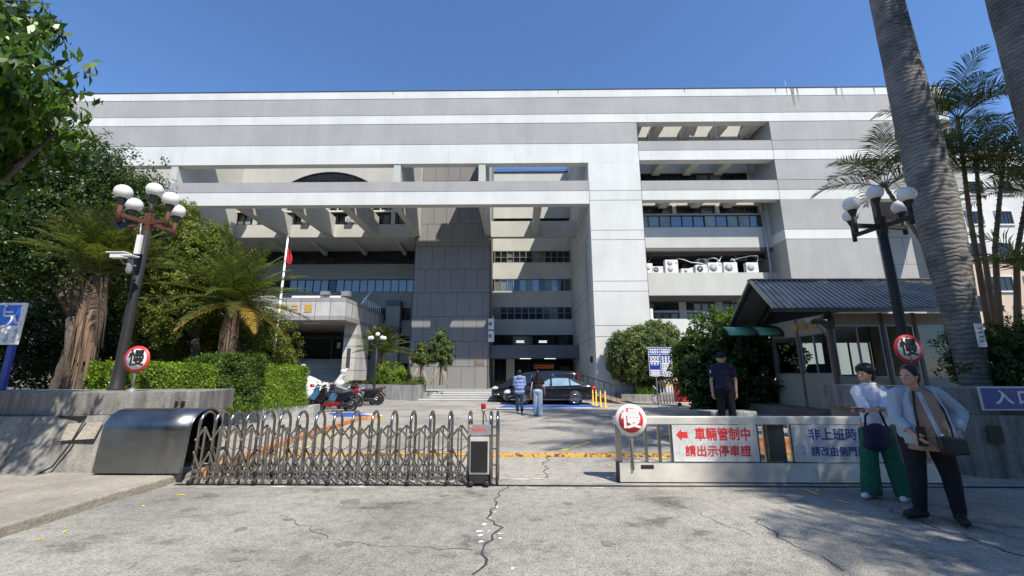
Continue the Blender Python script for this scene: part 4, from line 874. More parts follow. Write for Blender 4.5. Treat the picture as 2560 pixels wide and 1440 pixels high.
# camera, loudspeaker and junction gear strapped on the left post
e = empty('security_camera', (-7.3, 7.2, 3.62), 'white security camera with a sunshade on the rusty-armed lamp post', 'camera')
mb = MB(); mb.box(-.16, -.12, .02, .10, -.02, .11); mb.build('housing', 'ac_white', e, local=True, bevel=.01)
mb = MB(); mb.box(-.22, -.14, .115, .13, 0, .13); mb.build('sunshade', 'white_paint', e, local=True)
mb = MB(); mb.lathe([(0, -.0), (.035, -.0), (.035, .02)], (-.17, -.07, .065), 12, 'X'); mb.build('lens', 'black_paint', e, local=True)
mb = MB(); mb.tube([(-.02, -.05, .02), (.02, 0, -.06), (.18, .08, -.09)], .014, 6); mb.build('bracket', 'frame_grey', e, local=True)
e = empty('security_camera', (-7.08, 7.12, 3.62), 'small white dome-shaded camera facing the road on the rusty-armed lamp post', 'camera')
mb = MB(); mb.box(-.10, -.12, .03, .12, .04, .055); mb.build('sunshade', 'white_paint', e, local=True, bevel=.01)
mb = MB(); mb.lathe([(.0, -.28), (.03, -.27), (.05, -.22), (.045, -.12), (.04, .02)], (0, 0, 0), 12); mb.build('housing', 'frame_grey', e, local=True)
mb = MB(); mb.box(-.05, .04, .05, -.0, .08, .42); o = mb; o = top(MB().box(-7.14, 7.2, 3.75, -7.06, 7.25, 4.12), 'junction_box', 'ac_white', 'white weathered junction box strapped to the rusty-armed lamp post', 'box')
def horn(loc, rot, label, c='dark_steel'):
    e = empty('loudspeaker', loc, label, 'loudspeaker'); e.rotation_euler = rot
    mb = MB(); mb.lathe([(.04, .22), (.045, .12), (.07, .06), (.12, 0), (.165, -.05), (.18, -.06), (.175, -.055), (.11, .0), (.05, .05)], (0, 0, 0), 24, 'Y'); mb.build('horn', c, e, local=True)
    mb = MB(); mb.lathe([(0, .30), (.05, .29), (.055, .2), (.0, .19)], (0, 0, 0), 14, 'Y'); mb.build('driver', 'frame_grey', e, local=True)
    mb = MB(); mb.lathe([(0, -.03), (.03, -.02), (.025, .05)], (0, 0, 0), 10, 'Y'); mb.build('cone', 'frame_grey', e, local=True)
    mb = MB(); mb.tube([(0, .2, 0), (.12, .2, -.02), (.3, .1, -.32)], .015, 6); mb.build('bracket', 'frame_grey', e, local=True); return e
p = W(312, 552, 7.25); horn(p, (R(8), 0, R(-22)), 'grey horn loudspeaker clamped beside the rusty-armed lamp post')
lamp((7.17, 7.7, 1.1), 1.10, 'dark lamp post with five white globes standing in shade at the right gate side', ('black_metal', 'black_metal'), [(285, .46, 0, 1), (10, .5, 0, 1), (185, .5, 0, 1), (100, .5, 0, 1)])
p = W(2063, 802, 10.6); horn(p, (R(4), 0, R(28)), 'dark horn loudspeaker hanging at the guardhouse corner', 'black_metal').scale = (1.5, 1.5, 1.5)
lamp((-8.3, 24.2, .34), .97, 'small dark lamp post with five white globes on a block before the portico', ('black_metal', 'black_metal'), [(180, .46, 0, 1), (220, .36, 0, 1), (0, .42, 0, 1), (-40, .52, 0, 1)], globe=.135)

# ================================================================ FLAG
e = empty('flagpole', (-14.85, 25, 0), 'white flagpole with a furled red flag in front of the portico', 'flagpole')
mb = MB(); mb.lathe([(.09, 0), (.075, 5), (.055, 10.2), (0, 10.2)], (0, 0, 0), 12); mb.build('pole', 'white_paint', e, local=True)
mb = MB(); mb.ell((0, 0, 10.28), .09); mb.build('finial', 'frame_grey', e, local=True)
mb = MB(); vs = []; n = 14
for i in range(n+1):
    t = i/n
    for j in range(7): u = j/6; vs.append((.05+u*(.13+.24*math.sin(t*2.6))+.03*math.sin(u*9+t*5), .09*math.sin(u*12+t*3), 9.6-t*1.05-.12*u))
mb.add(vs, [(i*7+j, i*7+j+1, (i+1)*7+j+1, (i+1)*7+j) for i in range(n) for j in range(6)], True); mb.build('flag', 'flag_red', e, local=True)

# ================================================================ AIR CONDITIONERS on the balcony ledge
def ac(loc, wd, ht, label, fans=1, d=.36, dark=False, brand=True, rz=0):
    e = empty('air_conditioner', loc, label, 'air conditioner', rz, 'outdoor air conditioner units')
    mb = MB(); mb.box(-wd/2, 0, 0, wd/2, d, ht); mb.build('casing', 'ac_white', e, local=True, bevel=.012)
    for k in range(fans):
        zc = ht*(.5 if fans == 1 else (.27+.48*k)); r = min(wd*.30, ht/fans*.40)
        mb = MB(); mb.lathe([(0, -.012), (r, -.012), (r, .01)], (-wd*.14, 0, zc), 20, 'Y'); mb.build('fan_grille', 'black_metal' if dark else 'fan_grey', e, local=True)
        mb = MB(); mb.lathe([(0, -.02), (r*.2, -.02), (r*.2, .0)], (-wd*.14, 0, zc), 10, 'Y')
        for a in range(0, 360, 45): c, s_ = math.cos(R(a)), math.sin(R(a)); mb.bar((-wd*.14, -.014, zc), (-wd*.14+c*r, -.014, zc+s_*r), .008, .012)
        mb.build('fan_guard', 'ac_white', e, local=True)
    if brand: mb = MB(); mb.box(wd*.30, -.004, ht*.66, wd*.34, .002, ht*.82); mb.box(wd*.38, -.004, ht*.66, wd*.42, .002, ht*.82); mb.build('badge', 'ink_red', e, local=True)
    return e
AY = 27.42
def acx(px, py): return W(px, py, AY).x
for px, w_, h_, f, dk, br, lb in [(1622, .5, .68, 1, 0, 0, 'air conditioner half hidden at the left end of the balcony ledge'), (1643, .78, .46, 1, 1, 1, 'low air conditioner with a dark fan, second from the left on the ledge'),
        (1679, .88, .93, 2, 0, 1, 'tall two-fan air conditioner on the balcony ledge'), (1717, .8, .30, 1, 0, 0, 'small sunken air conditioner right of the tall two-fan unit'),
        (1753, .82, .55, 1, 1, 1, 'air conditioner with a dark fan below the hanging unit'), (1787, .92, .72, 1, 0, 1, 'air conditioner with a red badge and large grey fan on the ledge'),
        (1826, .92, .73, 1, 0, 0, 'square-grilled air conditioner beside the red-badged one'), (1880, .82, .72, 1, 0, 0, 'rightmost air conditioner standing alone on the ledge')]:
    ac((acx(px, 660), AY, 8.4), w_, h_, lb, f, dark=dk, brand=br)
ac((acx(1759, 640)+.35, 28.3, 9.1), .78, .56, 'air conditioner hanging above the others under the balcony ceiling', 1, dark=True)
for px, lb in ((1853, 'dark window unit hanging left in the shaded balcony'), (1908, 'dark window unit hanging right in the shaded balcony')):
    p = W(px, 642, 28.4); e = empty('air_conditioner', p, lb, 'air conditioner', 0, 'outdoor air conditioner units'); mb = MB(); mb.box(-.4, 0, -.25, .4, .3, .25); mb.build('casing', 'frame_grey', e, local=True, bevel=.02)
    mb = MB(); mb.box(-.33, -.01, -.2, .33, .0, .2); mb.build('grille', 'black_metal', e, local=True)
ac((8.85, 28.3, 5.75), .55, 1.0, 'air conditioner against the white pier under the lower balcony', brand=True); ac((8.9, 27.75, 5.2-.1), .75, .85, 'air conditioner just above the round bush at the white pier', brand=False)
for i, z in enumerate((5.0, 4.05)):
    p = (-2.05, 31.9, z); ac(p, .45, .85, ('upper' if i == 0 else 'lower')+' of two air conditioners on the edge of the dark tower', brand=False, dark=True)
for i, (x, z) in enumerate(((-9.95, 15.05), (-17.8, 14.1), (-14.1, 14.1))):
    e = empty('air_conditioner', (x, 32.15, z), ['window air conditioner sticking out high near the stair tower', 'window air conditioner high at the left between concrete fins', 'window air conditioner high in the middle between concrete fins'][i], 'air conditioner', 0, 'outdoor air conditioner units')
    mb = MB(); mb.box(-.33, 0, 0, .33, .5, .42); mb.build('casing', 'ac_white', e, local=True, bevel=.02); mb = MB(); mb.box(-.26, -.01, .06, .26, 0, .36); mb.build('grille', 'fan_grey', e, local=True)
mb = MB(); mb.tube([(9.0, 27.8, 8.9), (9.5, 27.75, 9.75), (16.2, 27.75, 9.8), (16.9, 27.75, 9.45), (17.6, 27.75, 9.5)], .05, 6); part(mb, 'drain_pipe', 'rail_brown')
rd = random.Random(8)
for a, c in (((1692, 646), (1765, 662)), ((1772, 648), (1800, 655)), ((1805, 640), (1790, 660)), ((1830, 652), (1895, 640)), ((1895, 640), (1893, 655)), ((1700, 676), (1735, 670)), ((1826, 652), (1838, 656))):
    p, q = W(*a, 27.75), W(*c, 27.6); m_ = (p+q)/2+Vector((0, 0, rd.uniform(-.15, .2))); mb = MB(); mb.tube([p, p.lerp(m_, .5)+Vector((0, 0, .05)), m_, m_.lerp(q, .5)+Vector((0, 0, .06)), q], .03, 5); part(mb, 'refrigerant_pipe', 'ac_white')

# ================================================================ RIGHT: WALL, SIGN, GUARDHOUSE
rw = empty('concrete_wall', (8.5, 7.3, 0), 'shaded grey concrete planter wall with an overhanging cap at the right edge', 'wall')
Pc = [(6.35, 8.9), (6.35, 8.45), (6.75, 7.6), (7.05, 7.05), (7.5, 6.9), (16, 6.85)]
capw(Pc, .92, 1.34, 1.0, 'cap', 'old_concrete', rw)
mb = MB(); mb.prism([(6.5, 8.9), (6.55, 8.5), (6.9, 7.3), (7.15, 6.75), (16, 6.7), (16, 8.9)], 0, .92); mb.build('lower_wall', 'old_concrete', rw)
mb = MB(); mb.prism([(6.9, 8.9), (7.2, 7.9), (7.9, 7.6), (20, 7.6), (20, 12), (14, 12), (14, 8.9)], 0, 1.22); struct(mb, 'planting_bed', 'soil')
p = W(2485, 1085, 6.72); mb = MB(); mb.box(p.x-.10, 6.692, p.z-.13, p.x+.11, 6.71, p.z+.12); mb.build('patched_hole', 'soil', rw)
p = W(2585, 997, 6.82); es = empty('entrance_sign', (p.x-.02, 6.84, p.z), 'dark blue plate with two white entrance characters on the right wall', 'sign')
mb = MB(); mb.box(-.82, -.03, -.18, .82, .0, .19); mb.build('frame', 'frame_white', es, local=True, bevel=.006)
mb = MB(); mb.box(-.795, -.036, -.155, .795, -.031, .165); mb.build('plate', 'blue_sign', es, local=True)
text('入口', .235, 'lettering', 'white_paint', es, (-.30, -.039, .01), bold=.028, ext=.002, spacing=1.35, sx=1.25)

gh = empty('guardhouse', (11.5, 14.2, .5), 'small beige guardhouse with windows under a dark ribbed metal gable roof', 'guardhouse')
gx0, gx1, gy0, gy1, gz0, gz1 = 9.6, 13.3, 12.7, 15.6, .5, 3.35
mb = MB(); mb.box(8.6, 12.3, 0, 14, 16.4, .5); mb.build('plinth', 'brown_ledge', gh)
mb = MB(); mb.box(gx0, gy0, gz0, gx0+.06, gy1, 1.55); mb.build('side_panel', 'beige_panel', gh)
mb = MB(); mb.box(gx0+.06, gy0, gz0, gx1, gy0+.06, 1.45); mb.build('front_panel', 'beige_panel', gh)
mb = MB(); mb.box(gx0, gy0, 2.85, gx0+.06, gy1, 3.4); mb.box(gx0+.06, gy0, 3.05, gx1, gy0+.06, 3.4); mb.build('lintel', 'beige_panel', gh)
mb = MB(); mb.box(gx1-.06, gy0+.06, gz0, gx1, gy1, 3.35); mb.build('far_side_wall', 'beige_panel', gh); mb = MB(); mb.box(gx0+.06, gy1-.06, gz0, gx1-.06, gy1, 1.5); mb.box(gx0+.06, gy1-.06, 2.75, gx1-.06, gy1, 3.35); mb.build('rear_wall', 'beige_panel', gh)
for x, y in ((gx0-.02, gy0-.02), (gx0-.02, gy1-.08), (gx1-.08, gy0-.02), (11.2, gy0-.02), (12.2, gy0-.02), (gx0-.02, 14.1), (gx1-.06, gy1-.1), (11.5, gy1-.1)):
    mb = MB(); mb.box(x, y, gz0, x+.1, y+.1, 3.42); mb.build('post', 'brown_ledge', gh)
def wframe(axis, a0, a1, z0, z1, c, n, gmat='clear_glass'):
    f = MB(); t = .045
    def bx(u0, u1, w0, w1):
        if axis == 'y': f.box(c-.02, u0, w0, c+.03, u1, w1)
        else: f.box(u0, c-.02, w0, u1, c+.03, w1)
    bx(a0, a1, z0, z0+t); bx(a0, a1, z1-t, z1)
    for i in range(n+1): u = a0+(a1-a0-t)*i/n; bx(u, u+t, z0+t, z1-t)
    fr = f.build('window', 'frame_grey', gh); g = MB()
    if axis == 'y': g.box(c, a0+t, z0+t, c+.006, a1-t, z1-t)
    else: g.box(a0+t, c, z0+t, a1-t, c+.006, z1-t)
    g.build('pane', gmat, fr)
wframe('y', gy0+.1, 14.08, 1.55, 2.85, gx0+.02, 2); wframe('y', 14.22, gy1-.1, 1.55, 2.85, gx0+.02, 1)
wframe('x', gx0+.12, 11.18, 1.45, 3.05, gy0+.02, 2); wframe('x', 11.32, 12.18, 1.45, 3.05, gy0+.02, 1); wframe('x', 12.32, gx1-.1, 1.45, 3.05, gy0+.02, 1, 'glass_dark')
wframe('x', gx0+.12, 11.48, 1.5, 2.75, gy1-.04, 2); wframe('x', 11.62, gx1-.12, 1.5, 2.75, gy1-.04, 2)
mb = MB(); mb.box(gx0+.1, gy0+.1, gz0, gx1-.1, gy1-.1, gz0+.02); mb.box(10.0, 13.0, 1.2, 12.8, 13.6, 1.25); mb.build('counter', 'brown_ledge', gh)
mb = MB(); mb.box(10.2, 14.2, gz0, 10.75, 14.8, 1.9); mb.build('chair_back', 'seat_black', gh, bevel=.05)
RX0, RX1, RY0, RYM, RY1 = 7.75, 14.4, 11.8, 14.2, 16.5; RZE, RZR = 3.40, 4.75
for nm, ya, za, yb, zb in (('front_roof', RY0, RZE, RYM, RZR), ('rear_roof', RY1, RZE, RYM, RZR)):
    mb = MB(); LX = lambda y: 7.4+.8*(y-11.8)/2.4 if y < 14.3 else 8.2+.3*(y-14.2)/2.3
    d = Vector((0, yb-ya, zb-za)); nrm = Vector((0, -(zb-za), yb-ya)).normalized();
    if nrm.z < 0: nrm = -nrm
    mb.extr([(LX(ya), ya, za), (RX1-.4, ya, za), (RX1+.3, yb, zb), (LX(yb), yb, zb)], nrm*.05)
    x = .02
    while x < 6.5: t_ = x/6.5; mb.bar(Vector((LX(ya)+(RX1-.4-LX(ya))*t_, ya, za))+nrm*.065, Vector((LX(yb)+(RX1+.3-LX(yb))*t_, yb, zb))+nrm*.065, .03, .035); x += .175
    r = mb.build(nm, 'roof_metal' if 'roof_metal' in M else (plain('roof_metal', (.27, .255, .23), .4, .35, .3, 1.5) and 'roof_metal'), gh)
mb = MB(); mb.bar((8.2, RYM, RZR+.08), (RX1+.3, RYM, RZR+.08), .25, .03); mb.build('ridge_cap', 'roof_metal', gh)
mb = MB(); mb.extr([(gx0+.01, gy0-.6, 3.38), (gx0+.01, gy1+.6, 3.38), (gx0+.01, RYM, RZR-.05)], (.05, 0, 0)); mb.build('gable_panel', 'dark_interior', gh)
mb = MB()
for x in (0, 1): mb.bar((7.5+x, RY0, RZE-.03), (8.3+x, RYM, RZR-.05), .05, .08); mb.bar((8.6+x, RY1, RZE-.03), (8.3+x, RYM, RZR-.05), .05, .08)
mb.build('rafter', 'black_metal', gh)
mb = MB(); mb.bar((7.4, RY0-.0, RZE-.03), (RX1-.4, RY0, RZE-.03), .05, .10); mb.build('fascia', 'dark_steel', gh)
text('警衛室', .30, 'lettering', 'gold', gh, (gx0-.03-11.5, 13.7-14.2, 3.12-.5), rot=(R(90), 0, R(-90)), bold=.02, spacing=1.9)
n = 9                                       # curved green awning sheltering the platform beside the booth
AX0, AX1 = W(1815, 828, 14.9).x, gx0-.02
for k, (xa_, xb_) in enumerate(((AX0, AX0+(AX1-AX0)*.52), (AX0+(AX1-AX0)*.56, AX1))):
    mb = MB(); mb.smooth = True; vs = [(x, 15.7-.85*math.sin(R(90*i/n)), 2.92+.40*math.cos(R(90*i/n))) for x in (xa_, xb_) for i in range(n+1)]
    mb.add(vs, [(i, i+1, n+2+i, n+1+i) for i in range(n)], True); aw = mb.build('awning', 'green_plastic', gh); md = aw.modifiers.new('thick', 'SOLIDIFY'); md.thickness = .012
mb = MB()
for x in (AX0, AX0+(AX1-AX0)*.54, AX1): mb.tube([(x, 15.7-.87*math.sin(R(90*i/n)), 2.92+.42*math.cos(R(90*i/n))) for i in range(n+1)], .03, 5)
mb.bar((AX0, 14.83, 2.90), (AX1, 14.83, 2.90), .04, .04); mb.build('awning_frame', 'black_metal', gh)

# concrete blocks, cart, bins, blue board, delineators, handrail
for px, wd, lb in ((1772, .75, 'grey concrete block on the platform beside the guard'), (1856, .55, 'grey concrete block between the guard and the guardhouse plinth')):
    p = W(px, 1030, 11.2); top(MB().box(p.x-wd/2, 11.0, .26, p.x+wd/2, 11.5, .62), 'concrete_block', 'planter_render', lb, 'block', bevel=.03)
def bluerows(e, x0, x1, zs, y, seed):
    rd = random.Random(seed); mb = MB()
    for z in zs:
        n = rd.choice((3, 4, 5, 5)); st = (x1-x0)/n
        for i in range(n): c = x0+st*(i+.5); mb.box(c-.045, y, z-.04, c+.045, y+.006, z+.04)
        mb.box(x0+.08, y, z-.075, x1-.08, y+.006, z-.06)
    mb.build('lettering', 'white_paint', e)
b0, b1 = W(1620, 868, 21.5), W(1682, 940, 21.5)
bb = empty('direction_board', ((b0.x+b1.x)/2, 21.5, 0), 'blue directory board with rows of small white characters before the round bush', 'sign')
mb = MB(); mb.box(b0.x, 21.5, b1.z, b1.x, 21.55, b0.z); mb.build('panel', 'blue_sign', bb)
xm = (b0.x+b1.x)/2; mb = MB()
for z in (b1.z+.02, b0.z-.36, b0.z): mb.box(b0.x, 21.49, z-.02, b1.x, 21.499, z)
for x in (b0.x, xm, b1.x): mb.box(x-.01, 21.488, b1.z, x+.01, 21.4975, b0.z)
mb.build('border', 'white_paint', bb); zz = [b0.z-.50-.115*i for i in range(9)]
bluerows(bb, b0.x+.04, xm-.04, zz[:4]+zz[6:], 21.49, 1); bluerows(bb, xm+.04, b1.x-.04, zz, 21.49, 2); bluerows(bb, b0.x+.04, xm-.04, [b0.z-.12, b0.z-.25], 21.49, 3); bluerows(bb, xm+.04, b1.x-.04, [b0.z-.12, b0.z-.25], 21.49, 4)
mb = MB(); mb.tube([(xm-.25, 21.57, 0), (xm-.25, 21.57, b0.z)], .03, 6); mb.build('post', 'frame_grey', bb)
c0 = G(1672, 1012); ct = empty('folding_barrier', (c0.x, c0.y, 0), 'folded stack of grey metal barrier frames beside the red bin', 'barrier')
mb = MB(); 
for i in range(7):
    x = -.45+i*.15
    mb.tube([(x, -.25, .05), (x, -.25, 1.05+.03*i), (x, 0, 1.2+.03*i), (x, .25, 1.05+.03*i), (x, .25, .05)], .018, 6)
for z in (.25, .6, .95): mb.bar((-.47, -.26, z), (.47, -.26, z), .02, .03)
mb.build('hoop_stack', 'frame_white', ct, local=True)
mb = MB(); mb.box(-.42, -.29, 1.0, .42, -.27, 1.1); mb.build('yellow_strip', 'yellow_plastic', ct, local=True)
c0 = G(1712, 1016); bn = empty('wheeled_bin', (c0.x, c0.y, 0), 'red plastic wheeled bin beside the folded metal barrier', 'bin')
mb = MB(); mb.extr([(-.38, -.25, .22), (.38, -.25, .22), (.43, -.28, 1.05), (-.43, -.28, 1.05)], (0, .55, 0)); mb.build('tub', 'red_bin', bn, local=True, bevel=.03)
mb = MB(); mb.box(-.45, -.3, 1.05, .45, .3, 1.12); mb.build('lid', 'red_bin', bn, local=True, bevel=.02)
for x in (-.32, .32): mb = MB(); mb.lathe([(0, -.03), (.1, -.03), (.1, .03), (0, .03)], (x, -.2, .1), 14, 'Y'); mb.build('wheel', 'black_rubber', bn, local=True)
c0 = G(1642, 1010); e = empty('folded_cart', (c0.x, c0.y, 0), 'black and white folded cart with a spoked wheel by the folded metal barrier', 'cart')
mb = MB(); mb.tube([(.24*math.cos(R(a)), 0, .26+.24*math.sin(R(a))) for a in range(0, 361, 20)], .02, 5, False); mb.build('wheel', 'black_rubber', e, local=True)
mb = MB(); [mb.bar((0, 0, .26), (.23*math.cos(R(a)), 0, .26+.23*math.sin(R(a))), .02) for a in range(0, 360, 40)]; mb.tube([(0, .05, .26), (.1, .05, .7), (-.1, .1, .95)], .02, 5); mb.build('frame', 'white_paint', e, local=True)
for i, px in enumerate((1483, 1491, 1502, 1514)):
    p = G(px, 1013+i*1.8); o = empty('delineator_post', (p.x, p.y, 0), ['rearmost yellow delineator post beside the sedan', 'second yellow delineator post from the sedan', 'third yellow delineator post from the sedan', 'nearest yellow delineator post, farthest right of its row'][i], 'bollard', 0, 'yellow delineator posts')
    mb = MB(); mb.lathe([(.12, 0), (.11, .03), (.038, .05), (.034, .74), (.026, .76), (0, .8)], (0, 0, 0), 12); mb.build('tube', 'yellow_plastic', o, local=True)
    mb = MB(); mb.lathe([(.036, .58), (.037, .66)], (0, 0, 0), 12); mb.build('reflective_band', 'white_paint', o, local=True)
hr = empty('stair_handrail', (4.6, 24, 0), 'black metal handrail descending beside the white corner pier', 'handrail')
mb = MB(); P0, P1 = Vector((4.0, 25.4, 1.5)), Vector((5.3, 22.6, .95)); mb.tube([P0+Vector((-.1, .3, -.1)), P0, P1, P1+Vector((0, -.05, -.4))], .025, 6); mb.build('rail', 'black_metal', hr)
for i in range(7): q = P0.lerp(P1, i/6); mb = MB(); mb.tube([q, (q.x, q.y, 0)], .014, 5); mb.build('baluster', 'black_metal', hr)
mb = MB(); mb.extr([(4.2, 25.4, 0), (4.2, 25.4, .45), (5.5, 22.6, .05), (5.5, 22.6, 0)], (.8, .2, 0)); top(mb, 'stair_ramp', 'brown_ledge', 'low reddish ramp beside the handrail at the white pier', 'ramp')
mb = MB(); p = G(1558, 1000); mb.prism([(6.0, 24.4), (11.5, 24.4), (11.5, 27.3), (6.0, 27.3)], 0, .42); top(mb, 'planter', 'old_concrete', 'low dark planter kerb under the round bush by the white pier', 'planter')
mb = MB(); mb.tube([(7.0, 24.9, .4), (7.0, 24.9, 2.7)], .02, 5); top(mb, 'thin_pole', 'frame_grey', 'thin grey pole standing left of the round bush', 'pole')
# white neighbouring building at the far right
WB = empty('apartment_building', (50, 42, 0), 'white tiled neighbouring block with a pinkish ground storey at the far right', 'building')
wx0, wy0 = W(2395, 580, 40).x, 40.0
zt = W(2480, 420, wy0).z; zc = W(2480, 648, wy0).z
mb = MB(); mb.box(wx0, wy0, zc, wx0+30, wy0+22, zt); mb.build('upper_wall', 'white_brick', WB)
mb = MB(); mb.box(wx0-.0, wy0+.02, 0, wx0+30, wy0+21.9, zc-.001); mb.build('ground_storey', 'pink_stucco', WB)
mb = MB(); mb.box(wx0-.3, wy0-.4, zt, wx0+30, wy0+22, zt+.45); mb.build('cornice', 'white_plaster', WB); mb = MB(); mb.box(wx0-.15, wy0-.25, zc-.1, wx0+30, wy0-.001, zc+.25); mb.build('string_course', 'stone_trim', WB)
mb = MB(); mb.box(wx0+4, wy0+6, zt+.45, wx0+16, wy0+16, zt+5.5); mb.build('roof_hut', 'cream_wall', WB)
def wbwin(x, z, w2, h2, tri=1):
    f = MB(); f.box(x-w2/2-.15, wy0-.14, z-h2/2-.15, x+w2/2+.15, wy0-.002, z-h2/2); f.box(x-w2/2-.15, wy0-.14, z+h2/2, x+w2/2+.15, wy0-.002, z+h2/2+.15); f.box(x-w2/2-.15, wy0-.14, z-h2/2, x-w2/2, wy0-.002, z+h2/2); f.box(x+w2/2, wy0-.14, z-h2/2, x+w2/2+.15, wy0-.002, z+h2/2)
    fr = f.build('window', 'white_plaster', WB); g = MB(); g.box(x-w2/2, wy0-.03, z-h2/2, x+w2/2, wy0-.01, z+h2/2); g.build('pane', 'glass_dark', fr)
    g = MB(); 
    for k in range(1, 3+tri): g.box(x-w2/2+w2*k/(3+tri)-.03, wy0-.06, z-h2/2, x-w2/2+w2*k/(3+tri)+.03, wy0-.031, z+h2/2)
    g.build('mullion', 'frame_dark', fr)
for py in (470, 545, 625):
    for px in (2437, 2510, 2583): q = W(px, py, wy0); wbwin(q.x, q.z, 1.5, 1.35)
for px in (2497, 2600): q = W(px, 710, wy0); wbwin(q.x, q.z, 2.6, 1.4, 1)
for i, z in enumerate((12.5, 9.0, 5.6, 15.5)):        # shaded side wall with windows and units
    for y in (wy0+2, wy0+5.5): f = MB(); f.box(wx0-.06, y, z, wx0-.001, y+1.3, z+1.3); f.build('side_window', 'glass_dark', WB)
mb = MB(); mb.box(wx0-.003, wy0+.05, 0, wx0+.3, wy0+22, zt-.05); mb.build('side_wall', 'rail_brick' if 'rail_brick' in M else (wall_mat('rail_brick', (.42, .37, .30), .08, .1) and 'rail_brick'), WB)
e = empty('air_conditioner', (wx0-.55, wy0+3.6, 7.6), 'window air conditioner on the shaded brick side of the neighbouring block', 'air conditioner', 0, 'outdoor air conditioner units')
mb = MB(); mb.box(-.1, -.4, 0, .5, .4, .6); mb.build('casing', 'ac_white', e, local=True, bevel=.02); mb = MB(); mb.box(-.11, -.3, .08, -.1, .3, .5); mb.build('grille', 'fan_grey', e, local=True)

# ================================================================ TREES AND PLANTS
def trunk_curve(mb, pts, radii, n=12): mb.tube(pts, radii, n)
def royal_palm(x, y, z0, H, r, label, seed, nf=15, sc=1.):
    e = empty('royal_palm', (x, y, z0), label, 'palm tree', 0, 'tall royal palms'); rd = random.Random(seed); mb = MB(); P = []; rr = []
    for i in range(40):
        t = i/39; P.append((0.05*math.sin(t*5+seed)*t, 0, H*t)); rr.append(r*float(np.interp(t, [0, .07, .2, .32, .5, .71, 1], [.60, .64, .86, 1.02, .93, .79, .7]))*(1+.008*math.sin(i*2.1)+.012*math.sin(i*.7+seed)))
    mb.tube(P, rr, 28); mb.build('trunk', 'palm_bark', e, local=True)
    mb = MB(); mb.tube([P[-1], (0, 0, H+.7), (0, 0, H+1.6)], [rr[-1]*.8, rr[-1]*.7, .1], 14); mb.build('crownshaft', 'leaf_bush', e, local=True)
    mb = MB(); st = random.getstate(); random.seed(seed)
    for i in range(nf): frond(mb, (0, 0, H+1.5), i*2.4+rd.uniform(-.2, .2), rd.uniform(.15, 1.3), 3.6*sc*rd.uniform(.9, 1.1), rd.uniform(1.2, 2.0), .75, .05, 40, .3, rachis=.035)
    random.setstate(st); mb.build('crown', 'frond_areca', e, local=True); return e
royal_palm(8.68, 8.05, 1.1, 12.5, .36, 'thick grey ringed palm trunk rising behind the right lamp post', 1)
royal_palm(10.0, 7.0, 1.1, 12.0, .36, 'thick grey palm trunk cut by the top right corner', 2)
royal_palm(9.0, -2.0, 0, 8.6, .34, 'shade-giving palm behind the viewpoint casting frond shadows on the road', 9, 16, .85)
royal_palm(8.4, 2.4, 0, 9.6, .34, 'shade-giving palm outside the right edge casting frond shadows on the driveway', 3, 16)
royal_palm(9.3, 4.3, 0, 10.6, .34, 'second shade-giving palm outside the right edge of the view', 6, 16)


def tree(name, label, cat, base, trunk_r, forks, blobs, leafm, nclump, per, leaf, clr, group=None, bark='brown_trunk', **k):
    e = empty(name, base, label, cat, 0, group); mb = MB(); b0 = Vector(base)
    rd = random.Random(int(abs(base[0])*100)); hub = None
    bc = [Vector(b[:3]) for b in blobs]; mid = sum(bc, Vector())/len(bc); fork = Vector((base[0]*.6+mid.x*.4, base[1]*.6+mid.y*.4, base[2]+(mid.z-base[2])*.45))
    mb.tube([b0, b0.lerp(fork, .5)+Vector((rd.uniform(-.1, .1), rd.uniform(-.1, .1), 0)), fork], [trunk_r, trunk_r*.8, trunk_r*.65], 10)
    for c in bc[:forks]: m_ = fork.lerp(c, .5)+Vector((rd.uniform(-.2, .2), rd.uniform(-.2, .2), .1)); mb.tube([fork, m_, c], [trunk_r*.5, trunk_r*.3, trunk_r*.12], 7)
    mb.build('trunk', bark, e); crown('crown', leafm, e, blobs, nclump, per, leaf, clr, **k); return e
def Wb(px, py, Y, rx, ry=None, rz=None): p = W(px, py, Y); return (p.x, p.y, p.z, rx, ry or rx, rz or rx)
# trees standing outside the frame whose crowns shade the right side
tree('shade_tree', 'tall leafy tree outside the right edge shading the guardhouse', 'tree', (16, 6.0, 0), .25, 5, [(14, 6.6, 12.5, 2.6, 2.0, 1.9), (17, 7.2, 12.5, 2.6, 2.2, 2.2), (12.3, 5.4, 12.2, 2.0, 1.8, 1.5), (15.4, 4.4, 12.4, 2.6, 2.0, 2.0), (19, 5.5, 12, 2.6, 2.4, 2.4), (13.5, 8.0, 14.2, 2.0, 1.5, 1.4)], 'leaf_bush', 1700, 26, .19, .45, fill=.5)
tree('shade_tree', 'leafy tree behind the viewpoint shading the women at the right', 'tree', (9.5, -.5, 0), .2, 5, [(8.5, .7, 7.4, 1.6, 1.5, 1.1), (9.6, 1.4, 7.2, 1.5, 1.3, 1.2), (7.9, -.9, 7.2, 1.2, 1.1, .9), (10.5, -.5, 7.6, 1.8, 1.6, 1.3), (11.5, -2.5, 8.5, 2.4, 2.2, 1.5), (13.5, -.5, 8.8, 2.4, 2.0, 1.5), (9, -3.5, 8.2, 2.0, 2.0, 1.3)], 'leaf_bush', 2600, 22, .18, .36, fill=.5)
tree('shade_tree', 'leafy tree outside the right edge shading the planter wall', 'tree', (13.5, 3.4, 0), .2, 4, [(12.3, 2.4, 7.2, 1.9, 1.7, 1.3), (13.6, 4.2, 7.4, 2.0, 1.7, 1.4), (11.0, 1.4, 7.0, 1.7, 1.4, 1.1), (10.2, 2.8, 7.6, 1.3, 1.1, .9), (11.6, 3.6, 8.2, 1.4, 1.1, .9)], 'leaf_bush', 1500, 22, .17, .36, fill=.5)
